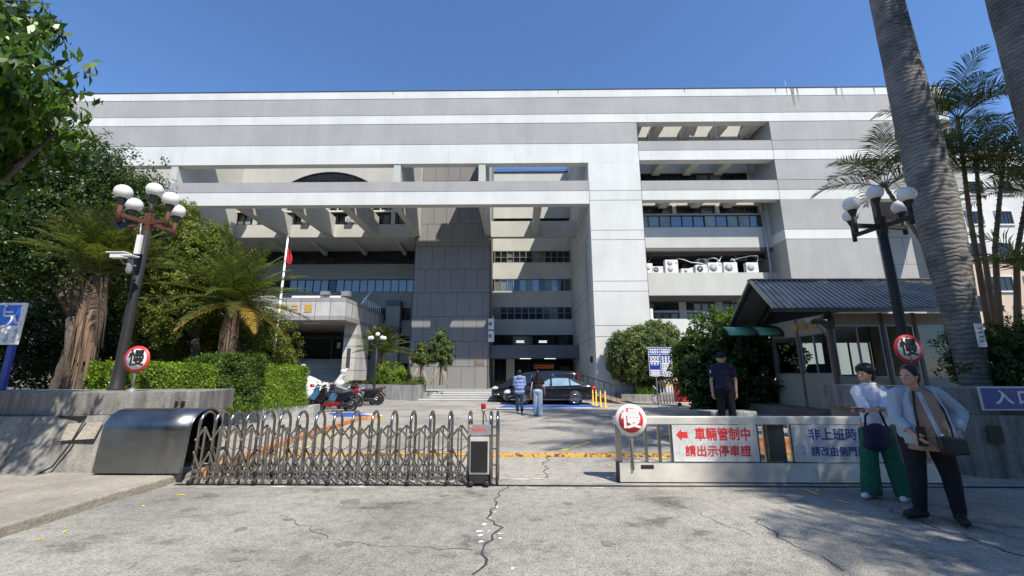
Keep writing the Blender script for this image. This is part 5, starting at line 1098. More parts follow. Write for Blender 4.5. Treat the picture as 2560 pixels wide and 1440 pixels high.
for i, x in enumerate((-22, -13.5, -5, 4.5, 13, 22)):  # unseen tree row added behind the camera to block sky fill
    tree('street_tree', ['leafy street tree across the road, %s of six behind the viewpoint' % w_ for w_ in ('farthest left', 'second', 'third', 'fourth', 'fifth', 'farthest right')][i], 'tree', (x, -15-(i % 2)*2, 0), .25, 4,
         [(x, -15-(i % 2)*2, 7.5, 3.6, 3.0, 3.0), (x-2.5, -15, 5.5, 2.6, 2.4, 2.2), (x+2.5, -15.5, 5.6, 2.6, 2.4, 2.4), (x+.5, -15, 10.2, 2.4, 2.2, 1.6)], 'leaf_dark', 420, 22, .42, .75, 'street trees across the road', fill=.4)
OB = empty('apartment_building', (0, -34, 0), 'plain block across the road behind the viewpoint, seen only in reflections', 'building')  # added out of view to cut sky fill and darken steel reflections
OB_ = MB(); OB_.box(-45, -46, 0, 45, -34, 19); OB_.build('wall', 'stone_trim', OB)
for z in range(5): q_ = MB(); q_.box(-43, -33.98, 3+z*3.2, 43, -33.95, 4.6+z*3.2); q_.build('window', 'glass_dark', OB)
# areca palm clump beyond the right wall
ar = [((2215, 470), (2400, 800), 10.4, 11), ((2330, 430), (2440, 820), 10.0, 10), ((2395, 300), (2475, 830), 10.2, 17), ((2440, 400), (2490, 830), 10.6, 11), ((2505, 440), (2500, 835), 9.8, 11), ((2570, 480), (2545, 830), 9.6, 10), ((2590, 700), (2600, 850), 9.0, 9)]
lbl = ['slender feathery palm leaning far left over the white stripes', 'slender feathery palm crown just behind the thick palm trunk', 'tallest slender feathery palm against the sky right of the thick trunk', 'slender feathery palm between the tallest one and the right edge', 'dark slender feathery palm before the white neighbouring block', 'slender feathery palm cut by the right edge', 'low feathery palm at the bottom right edge above the shrubs']
for i, (tp_, bs, Y, nf) in enumerate(ar):
    b0 = W(*bs, Y); t0 = W(*tp_, Y); e = empty('areca_palm', (b0.x, b0.y, 1.2), lbl[i], 'palm tree', 0, 'slender feathery palms'); rd = random.Random(i+50)
    mid = b0.lerp(t0, .5)+Vector(((b0.x-t0.x)*.12, 0, .1)); mb = MB(); mb.tube([(b0.x, b0.y, 1.2), b0, mid, t0], [.075, .07, .05, .04], 8)
    for k in range(12): q = mid.lerp(t0, k/12); mb.tube([q, q+Vector((0, 0, .02))], .056, 8)
    mb.build('trunk', 'dead_frond', e); mb = MB(); random.seed(i)
    for k in range(nf):
        frond(mb, t0+Vector((0, 0, .0)), k*2.399+rd.uniform(-.3, .3), rd.uniform(.35, 1.4), rd.uniform(1.4, 2.0), rd.uniform(1.1, 2.0), .60, .030, 38, .40, rachis=.016)
    mb.build('crown', 'frond_areca', e)
# shrubs on the right planter
def bush(name, label, blobs, leafm, nclump, per, leaf, clr, group=None, cat='shrub', base=None, stem=True, **k):
    bc = sum((Vector(b[:3]) for b in blobs), Vector())/len(blobs); base = base or (bc.x, bc.y, min(b[2]-b[5] for b in blobs))
    e = empty(name, base, label, cat, 0, group); crown('foliage', leafm, e, blobs, nclump, per, leaf, clr, **k)
    if stem:
        mb = MB(); rd = random.Random(3)
        for b in blobs[:5]: mb.tube([(base[0]+rd.uniform(-.15, .15), base[1], base[2]), (b[0]*.6+base[0]*.4, b[1], base[2]*.5+b[2]*.5), (b[0], b[1], b[2])], [.05, .035, .015], 6)
        mb.build('stems', 'brown_trunk', e)
    return e
bush('shrub', 'dark glossy shrub on the right planter left of the entrance sign', [Wb(2420, 905, 8.3, .45, .4, .42), Wb(2475, 915, 8.1, .4, .35, .4), Wb(2450, 870, 8.6, .4, .35, .35)], 'leaf_bush', 300, 26, .065, .12, fill=.4, bumpy=.35)
bush('shrub', 'dark leafy shrub above the entrance sign at the right edge', [Wb(2530, 900, 8.2, .5, .4, .5), Wb(2590, 880, 8.2, .5, .4, .6), Wb(2550, 850, 8.6, .4, .4, .35), Wb(2495, 940, 7.9, .35, .25, .22)], 'leaf_bush', 360, 26, .065, .12, fill=.4, bumpy=.35)
bush('shrub', 'brighter green shrub behind the dark ones at the right edge', [Wb(2540, 850, 10.5, .7, .5, .45), Wb(2600, 840, 10.5, .7, .5, .6), Wb(2470, 870, 10.8, .5, .5, .35)], 'leaf_mid', 200, 24, .08, .16, fill=.4, bumpy=.3)
# topiary bushes on the driveway side
def W2(px, py, Y): return W(px, py, Y)
e = bush('topiary_bush', 'rounded dense clipped bush in front of the white corner pier', [Wb(1620, 885, 25.5, 2.15, 1.7, 1.55), Wb(1570, 905, 25.2, 1.15, 1.1, 1.15), Wb(1672, 900, 25.4, 1.3, 1.2, 1.3), Wb(1640, 845, 25.6, 1.35, 1.1, .95), Wb(1565, 865, 25.4, 1.0, .9, .8), Wb(1635, 935, 25.5, .7, .7, .8)], 'leaf_topiary', 1500, 50, .11, .24, base=(8.7, 25.5, .4), fill=.15, bumpy=.10, aspect=.65, upness=-.3)
bush('shrub', 'light green broad-leaved shrub climbing beside the guardhouse awning', [Wb(1880, 860, 17.3, 1.3, .9, 1.0), Wb(1790, 850, 17.4, 1.2, .9, 1.0), Wb(1760, 930, 17.2, 1.2, .9, .9), Wb(1830, 810, 17.8, .8, .8, .6)], 'leaf_mid', 420, 40, .13, .24, fill=.3, bumpy=.25, aspect=.7)
bush('topiary_bush', 'dark dense bush between the red bin and the guardhouse', [Wb(1850, 930, 16.5, 1.6, 1.1, 1.4), Wb(1780, 945, 16.7, 1.2, 1.0, 1.25), Wb(1920, 900, 17.2, 1.5, 1.0, 1.6), Wb(1740, 910, 17.3, .9, .8, 1.0)], 'leaf_bush', 800, 46, .12, .25, base=(8.6, 16.7, .26), fill=.2, bumpy=.16, aspect=.7)
mb = MB(); mb.box(7.6, 17.5, 0, 14, 17.9, 1.3); top(mb, 'low_wall', 'old_concrete', 'low dark wall behind the dense bushes', 'wall')
P = np.stack([rng.uniform(7.0, 8.0, 700), rng.uniform(24.6, 25.4, 700), rng.uniform(.42, .75, 700)], 1); N = unit(700); D = unit(700)*.5; D[:, 2] += 1
g = leaf_mesh('grass', 'leaf_grass', None, P, N, D, np.full(700, .35), np.full(700, .04), (0, 0, 0)); tag(g, 'tuft of bright grass at the foot of the round clipped bush', 'grass', kind='stuff')

# ---- left side
# near branches with large pointed leaves
e = tree('maple_tree', 'near tree whose large pointed leaves hang in the top left corner', 'tree', (-8.2, 4.2, .1), .16, 6, [Wb(30, 40, 4.9, .42, .5, .26), Wb(80, 70, 4.8, .28, .4, .20), Wb(-30, 150, 4.9, .5, .5, .25), Wb(10, 255, 4.8, .38, .5, .25), Wb(70, 300, 4.8, .36, .45, .17), Wb(150, 325, 4.7, .24, .3, .10), Wb(-60, 350, 4.9, .55, .5, .35), Wb(40, 370, 5.0, .25, .3, .12), Wb(-120, 20, 4.9, .7, .7, .6), Wb(-150, 200, 4.9, .7, .7, .6), (-6.9, 4.3, 4.6, .9, .9, .6), (-7.6, 4.8, 4.2, .8, .8, .6), (-6.3, 4.4, 5.2, .5, .6, .4), (-5.85, 3.7, 4.9, .7, .6, .45), (-6.5, 4.0, 5.0, .8, .6, .5)], 'leaf_near', 900, 9, .18, .17, fill=.4, droop=1.0, aspect=.36, bumpy=.3)
# extra twigs reaching right, with hanging leaves
mb = MB()
for a, b2 in (((-60, 60), (130, 75)), ((-60, 90), (90, 150)), ((-60, 260), (205, 345)), ((-60, 250), (100, 240)), ((-60, 10), (130, 10))): p, q = W(*a, 4.9), W(*b2, 4.75); mb.tube([p, p.lerp(q, .5)+Vector((0, 0, .06)), q], [.018, .011, .004], 6)
mb.build('branch', 'brown_trunk', e)
T = dict(fill=.30, bumpy=.30)
tree('broadleaf_tree', 'big dark glossy tree filling the left behind the lamp post', 'tree', (-13.0, 12.5, 0), .3, 6,
     [Wb(130, 470, 12.8, 2.2, 1.8, 1.5), Wb(270, 450, 13.0, 1.35, 1.3, 1.1), Wb(20, 430, 12.6, 2.0, 1.6, 1.5), Wb(210, 580, 12.6, 1.9, 1.6, 1.5), Wb(60, 640, 12.4, 2.0, 1.6, 1.5), Wb(330, 560, 13.3, 1.0, 1.0, .9), Wb(310, 510, 13.3, 1.0, 1.0, .8), Wb(-60, 560, 12.6, 2.2, 1.8, 2.0), Wb(150, 380, 13.2, 1.3, 1.2, .7)], 'leaf_dark', 3600, 30, .105, .26, **T)
tree('broadleaf_tree', 'dark shaded tree in the background left of the ragged palm', 'tree', (-17, 17.5, 0), .28, 5,
     [Wb(60, 760, 17, 2.6, 1.5, 2.2), Wb(220, 800, 17.5, 2.4, 1.5, 2.2), Wb(370, 800, 17.8, 2.2, 1.5, 2.3), Wb(-40, 880, 16.5, 2.2, 1.4, 1.8), Wb(330, 680, 17.5, 2.0, 1.5, 1.8), Wb(130, 900, 17.5, 1.8, 1.3, 1.0), Wb(300, 900, 17.8, 1.7, 1.3, 1.0), Wb(480, 860, 18, 1.6, 1.3, 1.4)], 'leaf_dark', 2600, 26, .13, .36, **T)
tree('juniper_tree', 'dense yellow-green conifer right of the rusty-armed lamp post', 'tree', (-11.2, 14.8, 0), .2, 5,
     [Wb(440, 620, 14.9, 1.15, 1.0, 1.3), Wb(490, 680, 14.8, 1.25, 1.0, 1.6), Wb(420, 740, 14.6, 1.3, 1.0, 1.5), Wb(530, 640, 15.1, .8, .8, 1.2), Wb(555, 610, 15.2, .3, .3, .75), Wb(410, 560, 15.2, .75, .7, .9), Wb(450, 540, 15.3, .55, .5, .65)], 'leaf_juniper', 1700, 46, .085, .17, fill=.2, bumpy=.22, aspect=.45, upness=.3)
tree('juniper_tree', 'darker conifer mass behind the second ragged palm', 'tree', (-10.6, 16.3, 0), .2, 5,
     [Wb(520, 800, 16.2, 1.5, 1.1, 1.8), Wb(600, 830, 16.4, 1.4, 1.1, 1.8), Wb(660, 860, 16.7, 1.2, 1.0, 1.4), Wb(440, 850, 15.8, 1.3, 1.0, 1.4), Wb(690, 905, 16.8, .8, .7, .7)], 'leaf_juniper', 1500, 44, .09, .19, fill=.2, bumpy=.25, aspect=.45, upness=.2)
# ragged date palms
def date_palm(x, y, z0, zc, fl, label, seed, nf=38, skirt=1., ylw=4, ll=.34, tr=.16, lean=(0, 0), skirt_len=None, droopy=1.):
    e = empty('date_palm', (x, y, z0), label, 'palm tree', 0, 'feather palms of the left garden'); rd = random.Random(seed); random.seed(seed)
    c = Vector((x+lean[0], y+lean[1], zc)); b0 = Vector((x, y, z0)); mb = MB(); k = 16
    mb.tube([b0.lerp(c, i/k) for i in range(k+1)], [tr*(1.15 if i % 2 else .92) for i in range(k+1)], 12); mb.build('trunk', 'brown_trunk', e)
    mb = MB(); my = MB()
    for i in range(nf):
        az = i*2.399+rd.uniform(-.2, .2); el = 1.5-1.5*(i/nf)**1.25*droopy; tgt = my if i >= nf-ylw else mb
        frond(tgt, c+Vector((0, 0, .1)), az, el, fl*rd.uniform(.85, 1.1), rd.uniform(.35, .95), ll, .034, 46, .35, start=.12, rachis=.02)
    mb.build('crown', 'frond_green', e)
    if ylw: my.build('yellowing_frond', 'frond_yellow', e)
    if skirt:
        mb = MB(); sl = skirt_len or (zc-z0)*.75
        for i in range(int(150*skirt)):
            a = rd.uniform(0, 6.283); r0 = tr*1.0+rd.uniform(0, .09); r1 = tr+rd.uniform(.02, .13); zt_ = -rd.uniform(.0, .9); L = rd.uniform(.5, 1.)*sl
            p = Vector((math.cos(a)*r0, math.sin(a)*r0, zt_)); q = Vector((math.cos(a+rd.uniform(-.3, .3))*r1, math.sin(a)*r1, zt_-L*.5)); s_ = Vector((math.cos(a+rd.uniform(-.4, .4))*r1*1.05, math.sin(a)*r1*1.05, zt_-L))
            cc = c-Vector(((lean[0]*.0), 0, 0)); wv_ = Vector((-math.sin(a), math.cos(a), 0))*rd.uniform(.015, .045); ln = Vector((lean[0], lean[1], 0))*(-1)*(L/(zc-z0))
            mb.add([cc+p-wv_, cc+p+wv_, cc+q+wv_*1.3+ln*.5, cc+q-wv_*1.3+ln*.5, cc+s_+wv_*.3+ln, cc+s_-wv_*.3+ln], [(0, 1, 2, 3), (3, 2, 4, 5)], False)
        mb.build('dead_frond_skirt', 'dead_frond', e)
    return e
p = W(248, 690, 10); q = W(205, 960, 10); date_palm(q.x-.05, 10, .9, p.z, 1.75, 'ragged palm with a thick skirt of dead fronds left of the lamp post', 11, 54, 1.5, 0, lean=(p.x-q.x+.05, 0), ll=.40, skirt_len=2.1, tr=.15, droopy=.85)
p = W(585, 765, 14); date_palm(p.x, 14, .4, p.z, 2.5, 'ragged palm with yellowing fronds reaching toward the portico', 12, 64, .8, 6, ll=.46, skirt_len=2.2, tr=.15, droopy=1.3)
p = W(200, 780, 13); date_palm(W(145, 900, 13).x, 13, .5, p.z+1, .9, 'thin bare leaning palm stem in deep shade left of the ragged palm', 15, 6, 0, 0, tr=.12, lean=(.6, 0))
p = W(955, 885, 27.5); date_palm(p.x, 27.5, .5, p.z, 1.95, 'small feathery palm behind the small dark lamp post', 14, 44, .25, 0, ll=.5, skirt_len=.8, tr=.12)
# hedges
def hedge(label, px, Y, z0, z1, seed, leafm, n, wob=.05, hw=.46, leafs=.058):
    """clipped hedge: leaf clumps over the faces of a box that follows the path px = (pixel column, distance)"""
    A = np.array([W(a, 960, b2)[:] for a, b2 in px]); seg = np.linalg.norm(np.diff(A[:, :2], axis=0), axis=1); cum = np.r_[0, np.cumsum(seg)]; L = cum[-1]; r2 = np.random.default_rng(seed)
    k = int(n*1.5); u = r2.uniform(0, L, k); cx = np.interp(u, cum, A[:, 0]); cy = np.interp(u, cum, A[:, 1]); d = (A[-1]-A[0])[:2]/np.linalg.norm((A[-1]-A[0])[:2]); nx, ny = d[1], -d[0]
    f = r2.random(k); off = np.where(f < .42, hw, np.where(f < .55, -hw, r2.uniform(-hw, hw, k))); z = np.where(f < .55, r2.uniform(z0, z1, k), z1); inn = f > .88; z = np.where(inn, r2.uniform(z0, z1, k), z)
    e1 = r2.random(k) < .10; off = np.where(e1, r2.uniform(-hw, hw, k), off); z = np.where(e1, r2.uniform(z0, z1, k), z); end = np.where(r2.random(k) < .5, 0, L); cx = np.where(e1, np.interp(end, cum, A[:, 0]), cx); cy = np.where(e1, np.interp(end, cum, A[:, 1]), cy)
    wv_ = wob*(np.sin(u*7+z*5)+np.sin(u*17+1.3)*.6+np.sin(z*11)*.5); off = off*(1+wv_); z = z+wv_*.7*(z > z1-.1)
    nrm = np.stack([np.where(f < .55, nx*np.sign(off), 0), np.where(f < .55, ny*np.sign(off), 0), np.where(f < .55, .3, 1.)], 1)
    c = np.stack([cx+nx*off, cy+ny*off, z], 1); per = 34; p = (c[:, None]+r2.normal(size=(k, per, 3))*.052).reshape(-1, 3); nn = np.repeat(nrm, per, 0)+r2.normal(size=(k*per, 3))*.55; nn /= np.linalg.norm(nn, axis=1, keepdims=True)
    dd = r2.normal(size=(k*per, 3)); dd -= nn*(dd*nn).sum(1, keepdims=True)*.7; dd[:, 2] += .1; sz = leafs*r2.uniform(.6, 1.3, k*per)
    m_ = A.mean(0); e = empty('hedge', (m_[0], m_[1], z0), label, 'hedge'); leaf_mesh('foliage', leafm, e, p, nn, dd, sz, sz*.55, origin_of(e))
    mb = MB(); rd = random.Random(seed)
    for i in range(int(L/.22)): q = np.array([np.interp(i*.22, cum, A[:, 0]), np.interp(i*.22, cum, A[:, 1])]); mb.tube([(q[0]+rd.uniform(-.1, .1), q[1], .4), (q[0]+rd.uniform(-.2, .2), q[1], (z0+z1)/2), (q[0]+rd.uniform(-.25, .25), q[1]+rd.uniform(-.2, .2), z1-.1)], [.03, .02, .008], 5)
    mb.build('stems', 'brown_trunk', e); return e
hedge('bright clipped hedge behind the round sign and gate housing', [(262, 9.6), (330, 10.2), (430, 11.2), (500, 12.0)], Y=0, z0=.75, z1=1.72, seed=1, leafm='leaf_hedge', n=1500)
hedge('darker rounded hedge in the middle of the curved planter', [(495, 12.2), (560, 13.0), (615, 13.6)], Y=0, z0=.5, z1=2.0, seed=2, leafm='leaf_mid', n=1100, wob=.13, hw=.6)
hedge('bright square-cut hedge at the right end of the curved planter', [(640, 14.0), (700, 14.8), (742, 15.4)], Y=0, z0=.6, z1=1.72, seed=3, leafm='leaf_hedge', n=1100)
P = np.array([[0, 0, 0]]*2600, float); t = rng.random(2600); A_ = np.array([W(500, 1000, 11.6)[:], W(600, 1000, 13)[:], W(760, 1000, 15.2)[:]])
ii = (t*2).astype(int); ff = t*2-ii; P = A_[ii]*(1-ff[:, None])+A_[np.minimum(ii+1, 2)]*ff[:, None]; P[:, 0] += rng.uniform(-.35, .25, 2600); P[:, 2] = rng.uniform(.45, .62, 2600)
N = unit(2600); D = unit(2600)*.6; D[:, 2] += 1; g = leaf_mesh('grass', 'leaf_grass', None, P, N, D, np.full(2600, .2), np.full(2600, .022), (0, 0, 0)); tag(g, 'long grass growing under the hedges in the curved planter', 'grass', kind='stuff')
# staked saplings and shrub before the tower
for i, (px, py, r, h, lb) in enumerate([(1053, 884, .42, .75, 'smaller staked sapling with a tuft of foliage before the dark tower'), (1103, 868, .62, 1.3, 'taller conical staked sapling before the dark tower')]):
    Y = 26.0; p = W(px, py, Y); e = empty('staked_tree', (p.x, Y, .95), lb, 'tree', 0, 'staked saplings')
    bl = [(p.x, Y, p.z, r, r*.8, h*.62), (p.x+r*.4, Y, p.z-h*.5, r*.9, r*.7, h*.36), (p.x-r*.7, Y, p.z-h*.42, r*.7, r*.6, h*.3), (p.x, Y, p.z+h*.62, r*.38, r*.35, h*.35)]
    crown('crown', 'leaf_topiary', e, bl, 300, 40, .10, .15, fill=.25, bumpy=.3, upness=.2)
    mb = MB(); mb.tube([(p.x, Y, .9), (p.x, Y, p.z)], [.045, .03], 7); mb.build('trunk', 'brown_trunk', e)
    for dx, dy in ((-.55, -.2), (.55, -.3), (.1, .5)): mb = MB(); mb.tube([(p.x+dx, Y+dy, .92), (p.x+dx*.05, Y, p.z-h*.75)], .035, 6); mb.build('stake', 'wood_stake', e)
bush('shrub', 'bright green round shrub behind the small dark lamp post', [Wb(975, 935, 27.3, .95, .8, .75), Wb(1005, 945, 27.2, .6, .5, .5), Wb(955, 945, 27.4, .6, .5, .5)], 'leaf_hedge', 320, 30, .10, .2, fill=.2, bumpy=.2)
bush('shrub', 'low brownish shrub at the foot of the smaller staked sapling', [Wb(1045, 952, 26.2, .45, .4, .22)], 'leaf_topiary', 60, 26, .08, .12, stem=False)
e = empty('garden_sculpture', W(848, 968, 28.6), 'white carved stone figure at the foot of the portico stairs', 'sculpture')
mb = MB(); mb.ell((0, 0, .25), (.35, .25, .28)); mb.cap((-.1, 0, .35), (.25, 0, .95), .2, .15); mb.ell((.22, -.05, 1.05), (.2, .16, .18)); mb.cap((.3, 0, .8), (.42, 0, 1.25), .1, .06); mb.cap((-.3, 0, .2), (-.45, -.1, 0), .14, .12); mb.build('figure', 'white_plaster', e, local=True, remesh=.035)
p = W(757, 930, 26.5); e = empty('banner_stand', (p.x, p.y, .3), 'narrow upright framed notice stand at the portico stairs', 'sign')
mb = MB(); mb.box(-.13, -.02, 0, .13, .02, 1.9); mb.build('frame', 'frame_white', e, local=True); mb = MB(); mb.box(-.08, -.03, .1, .08, -.02, 1.8); mb.build('dark_panel', 'black_paint', e, local=True)
e = empty('notice_plate', W(2448, 838, 7.72), 'small pale notice strapped to the thick palm trunk', 'sign')
mb = MB(); mb.box(-.06, -.02, -.22, .08, 0, .22); mb.build('panel', 'white_paint', e, local=True); mb = MB(); [mb.box(-.03, -.024, z, .05, -.02, z+.02) for z in (-.12, -.04, .04, .12)]; mb.build('lettering', 'leaf_bush', e, local=True)

# ================================================================ VEHICLES
def car(name, loc, rz, label, cat, st, paint, wheels, wr, glass_x, trims=(), tail_x=None, spokes=10, scale=1., glassm='glass_sky', pill=()):
    """st: stations (x, z_bottom, z_belt, z_top, half width at belt, half width at top) from the nose (x=0) to the tail"""
    e = empty(name, loc, label, cat, rz); sec = []
    for x, zb, zl, zt, wb, wt in st:
        sec.append([(wb*.90, zb), (wb*.985, zb+(zl-zb)*.25), (wb, zb+(zl-zb)*.62), (wb*.985, zl), (wt+(wb-wt)*.25, zl+(zt-zl)*.72), (wt*.93, zt-.015), (wt*.55, zt), (0, zt+.008)])
    mb = MB(); vs = []; n = 8; L2 = 2*n-1
    for (x, *_), s_ in zip(st, sec):
        vs += [(x, -y, z) for y, z in s_]+[(x, y, z) for y, z in s_[:-1][::-1]]
    k = len(st); mb.add(vs, [(i*L2+j, i*L2+j+1, (i+1)*L2+j+1, (i+1)*L2+j) for i in range(k-1) for j in range(L2-1)]+[tuple(range(L2)), tuple(range((k-1)*L2, k*L2))]+[(i*L2, (i+1)*L2, (i+1)*L2+L2-1, i*L2+L2-1) for i in range(k-1)], True)
    b_ = mb.build('body', paint, e, local=True); md = b_.modifiers.new('sub', 'SUBSURF'); md.levels = 1; md.render_levels = 2
    def at(x):
        for a, c in zip(st[:-1], st[1:]):
            if a[0] <= x <= c[0]: t = (x-a[0])/(c[0]-a[0]); return [p+(q-p)*t for p, q in zip(a, c)]
        return list(st[-1])
    for (xa, xb, ta, tb) in glass_x:            # side windows: quads between belt and roof, both sides
        for sg in (-1, 1):
            A, Bq = at(xa), at(xb); P = []
            m_ = 6
            lo = []; hi = []
            for i in range(m_+1):
                t = i/m_; x = xa+(xb-xa)*t; s_ = at(x); zl, zt, wb, wt = s_[2], s_[3], s_[4], s_[5]; f = ta+(tb-ta)*t
                z0_ = zl+.03; z1_ = zl+(zt-zl)*(f*.80); w0_ = wb*.985+.012; w1_ = w0_+((wt+(wb-wt)*.25)-wb*.985)*(f*.80/.72)*1.0
                lo.append((x, sg*w0_, z0_)); hi.append((x, sg*(w1_), z1_))
            mb = MB(); mb.add(lo+hi, [(i, i+1, m_+1+i+1, m_+1+i) for i in range(m_)]); mb.build('side_window', glassm, e, local=True)
            mb = MB(); mb.tube([lo[0]]+hi+[lo[-1]], .012, 4); mb.tube(lo, .010, 4); mb.build('window_trim', 'chrome', e, local=True)
    for wx in wheels:
        for sg in (-1, 1):
            wy = sg*(at(wx)[4]-.10)
            mb = MB(); mb.lathe([(wr+.055, -.01), (wr+.05, .0), (0, .001)], (wx, sg*(at(wx)[4]*.988-.0), wr+.005), 28, 'Y'); mb.build('wheel_arch', 'black_rubber', e, local=True)
            mb = MB(); mb.lathe([(wr*.62, -.10), (wr*.95, -.10), (wr, -.07), (wr, .07), (wr*.95, .115), (wr*.70, .12), (wr*.66, .10)], (wx, wy, wr), 30, 'Y'); t_ = mb.build('wheel', 'black_rubber', e, local=True)
            mb = MB(); yo = wy+sg*.125
            for i in range(spokes):
                a = 6.283*i/spokes; mb.bar((wx, yo, wr), (wx+math.cos(a)*wr*.62, yo, wr+math.sin(a)*wr*.62), .02, .045)
            mb.tube([(wx+math.cos(6.283*i/24)*wr*.65, yo, wr+math.sin(6.283*i/24)*wr*.65) for i in range(25)], .018, 5, False); mb.ell((wx, yo, wr), (.05, .02, .05), 10, 6)
            mb.build('rim', 'chrome', e, local=True)
    return e, at
sed_st = [(0, .36, .52, .56, .62, .5), (.10, .24, .60, .66, .80, .62), (.45, .2, .72, .76, .88, .7), (1.0, .2, .82, .86, .91, .72), (1.38, .2, .87, .92, .92, .72), (1.75, .2, .90, 1.17, .92, .66), (2.15, .2, .91, 1.38, .92, .62), (2.7, .2, .93, 1.47, .92, .62), (3.3, .2, .95, 1.45, .92, .61), (3.8, .2, .97, 1.30, .91, .60), (4.25, .2, .985, 1.10, .90, .64), (4.6, .22, .97, 1.03, .87, .68), (4.78, .28, .90, .96, .80, .66), (4.85, .42, .80, .84, .70, .6)]
e, at = car('sedan_car', (-.72, 22.7, 0), 0, 'glossy black sedan parked on the blue bay in front of the van', 'car', sed_st, 'black_paint', (.93, 3.68), .335, [(1.62, 2.42, .25, .98), (2.52, 3.42, 1., 1.), (3.48, 4.02, 1., .25)])
mb = MB(); mb.ell((.22, -.74, .63), (.22, .10, .09)); mb.build('headlight', 'headlight', e, local=True); mb = MB(); mb.ell((.22, .74, .63), (.22, .10, .09)); mb.build('headlight', 'headlight', e, local=True)
for sg in (-1, 1):
    mb = MB(); mb.ell((4.66, sg*.74, .84), (.17, .13, .12)); mb.build('tail_light', 'tail_red', e, local=True)
    mb = MB(); mb.bar((.35, sg*.915, .28), (4.5, sg*.93, .27), .02, .03); mb.build('sill_trim', 'chrome', e, local=True)
    mb = MB(); mb.bar((4.25, sg*.905, .46), (4.72, sg*.84, .47), .02, .03); mb.bar((.05, sg*.72, .45), (.4, sg*.88, .44), .02, .03); mb.build('bumper_trim', 'chrome', e, local=True)
    for x in (2.35, 3.25): mb = MB(); mb.bar((x, sg*.938, .84), (x+.2, sg*.938, .845), .025, .025); mb.build('door_handle', 'chrome', e, local=True)
    mb = MB(); mb.box(2.47, sg*.945, .25, 2.48, sg*.93, .92); mb.box(3.44, sg*.94, .5, 3.45, sg*.925, .95); mb.build('door_gap', 'joint', e, local=True)
    mb = MB(); mb.ell((1.72, sg*1.02, .98), (.11, .09, .07)); mb.build('mirror', 'black_paint', e, local=True)
mb = MB(); mb.box(2.42, -.945, .93, 2.5, -.93, 1.2); mb.build('pillar', 'black_rubber', e, local=True)
van_st = [(0, .34, .62, .68, .62, .55), (.12, .24, .74, .82, .82, .66), (.55, .2, .88, 1.0, .92, .76), (1.0, .2, 1.0, 1.22, .93, .76), (1.5, .2, 1.03, 1.52, .94, .74), (2.0, .2, 1.05, 1.68, .95, .76), (3.0, .2, 1.06, 1.76, .95, .78), (4.2, .2, 1.07, 1.76, .95, .78), (4.8, .2, 1.07, 1.74, .94, .77), (4.98, .22, 1.05, 1.68, .91, .74), (5.08, .3, .95, 1.5, .86, .66)]
e, at = car('van', (-1.52, 24.7, 0), 0, 'black van parked behind the black sedan with its nose showing at the left', 'van', van_st, 'black_paint', (.95, 4.05), .33, [(1.3, 2.3, .30, 1.), (2.38, 3.5, 1., 1.), (3.58, 4.75, 1., .95)], glassm='glass_dark', spokes=8)
for sg in (-1, 1):
    mb = MB(); mb.ell((.28, sg*.76, .78), (.24, .12, .09)); mb.build('headlight', 'headlight', e, local=True); mb = MB(); mb.bar((4.98, sg*.84, 1.0), (4.95, sg*.80, 1.6), .05, .07); mb.build('tail_light', 'tail_red', e, local=True)
    mb = MB(); mb.tube([(.05, sg*.6, .48), (.25, sg*.86, .45), (.5, sg*.93, .44)], .025, 5); mb.build('bumper_trim', 'chrome', e, local=True)
    mb = MB(); mb.ell((1.25, sg*1.05, 1.12), (.1, .1, .1)); mb.build('mirror', 'black_paint', e, local=True)
wc = W(752, 975, 24.5); e, at = car('compact_car', (wc.x-2.9, 25.2, 0), R(-12), 'white car partly hidden behind the hedge and scooters', 'car', [(a*.9, b, c*1.03, d*1.05, f*.95, g) for a, b, c, d, f, g in sed_st], 'white_paint', (.84, 3.3), .31, [(1.5, 2.15, .25, .98), (2.25, 3.0, 1., 1.), (3.08, 3.6, 1., .3)])
mb = MB(); mb.ell((4.2, -.7, .92), (.15, .12, .12)); mb.build('tail_light', 'tail_red', e, local=True)
e, at = car('compact_car', (-16.2, 19.6, 0), R(20), 'pale car glimpsed in shade between the garden trunks at the left', 'car', [(a*.85, b, c*1.03, d*1.05, f*.95, g) for a, b, c, d, f, g in sed_st], 'ac_white', (.8, 3.1), .31, [(1.4, 2.05, .25, .98), (2.15, 2.9, 1., 1.)], glassm='glass_dark')

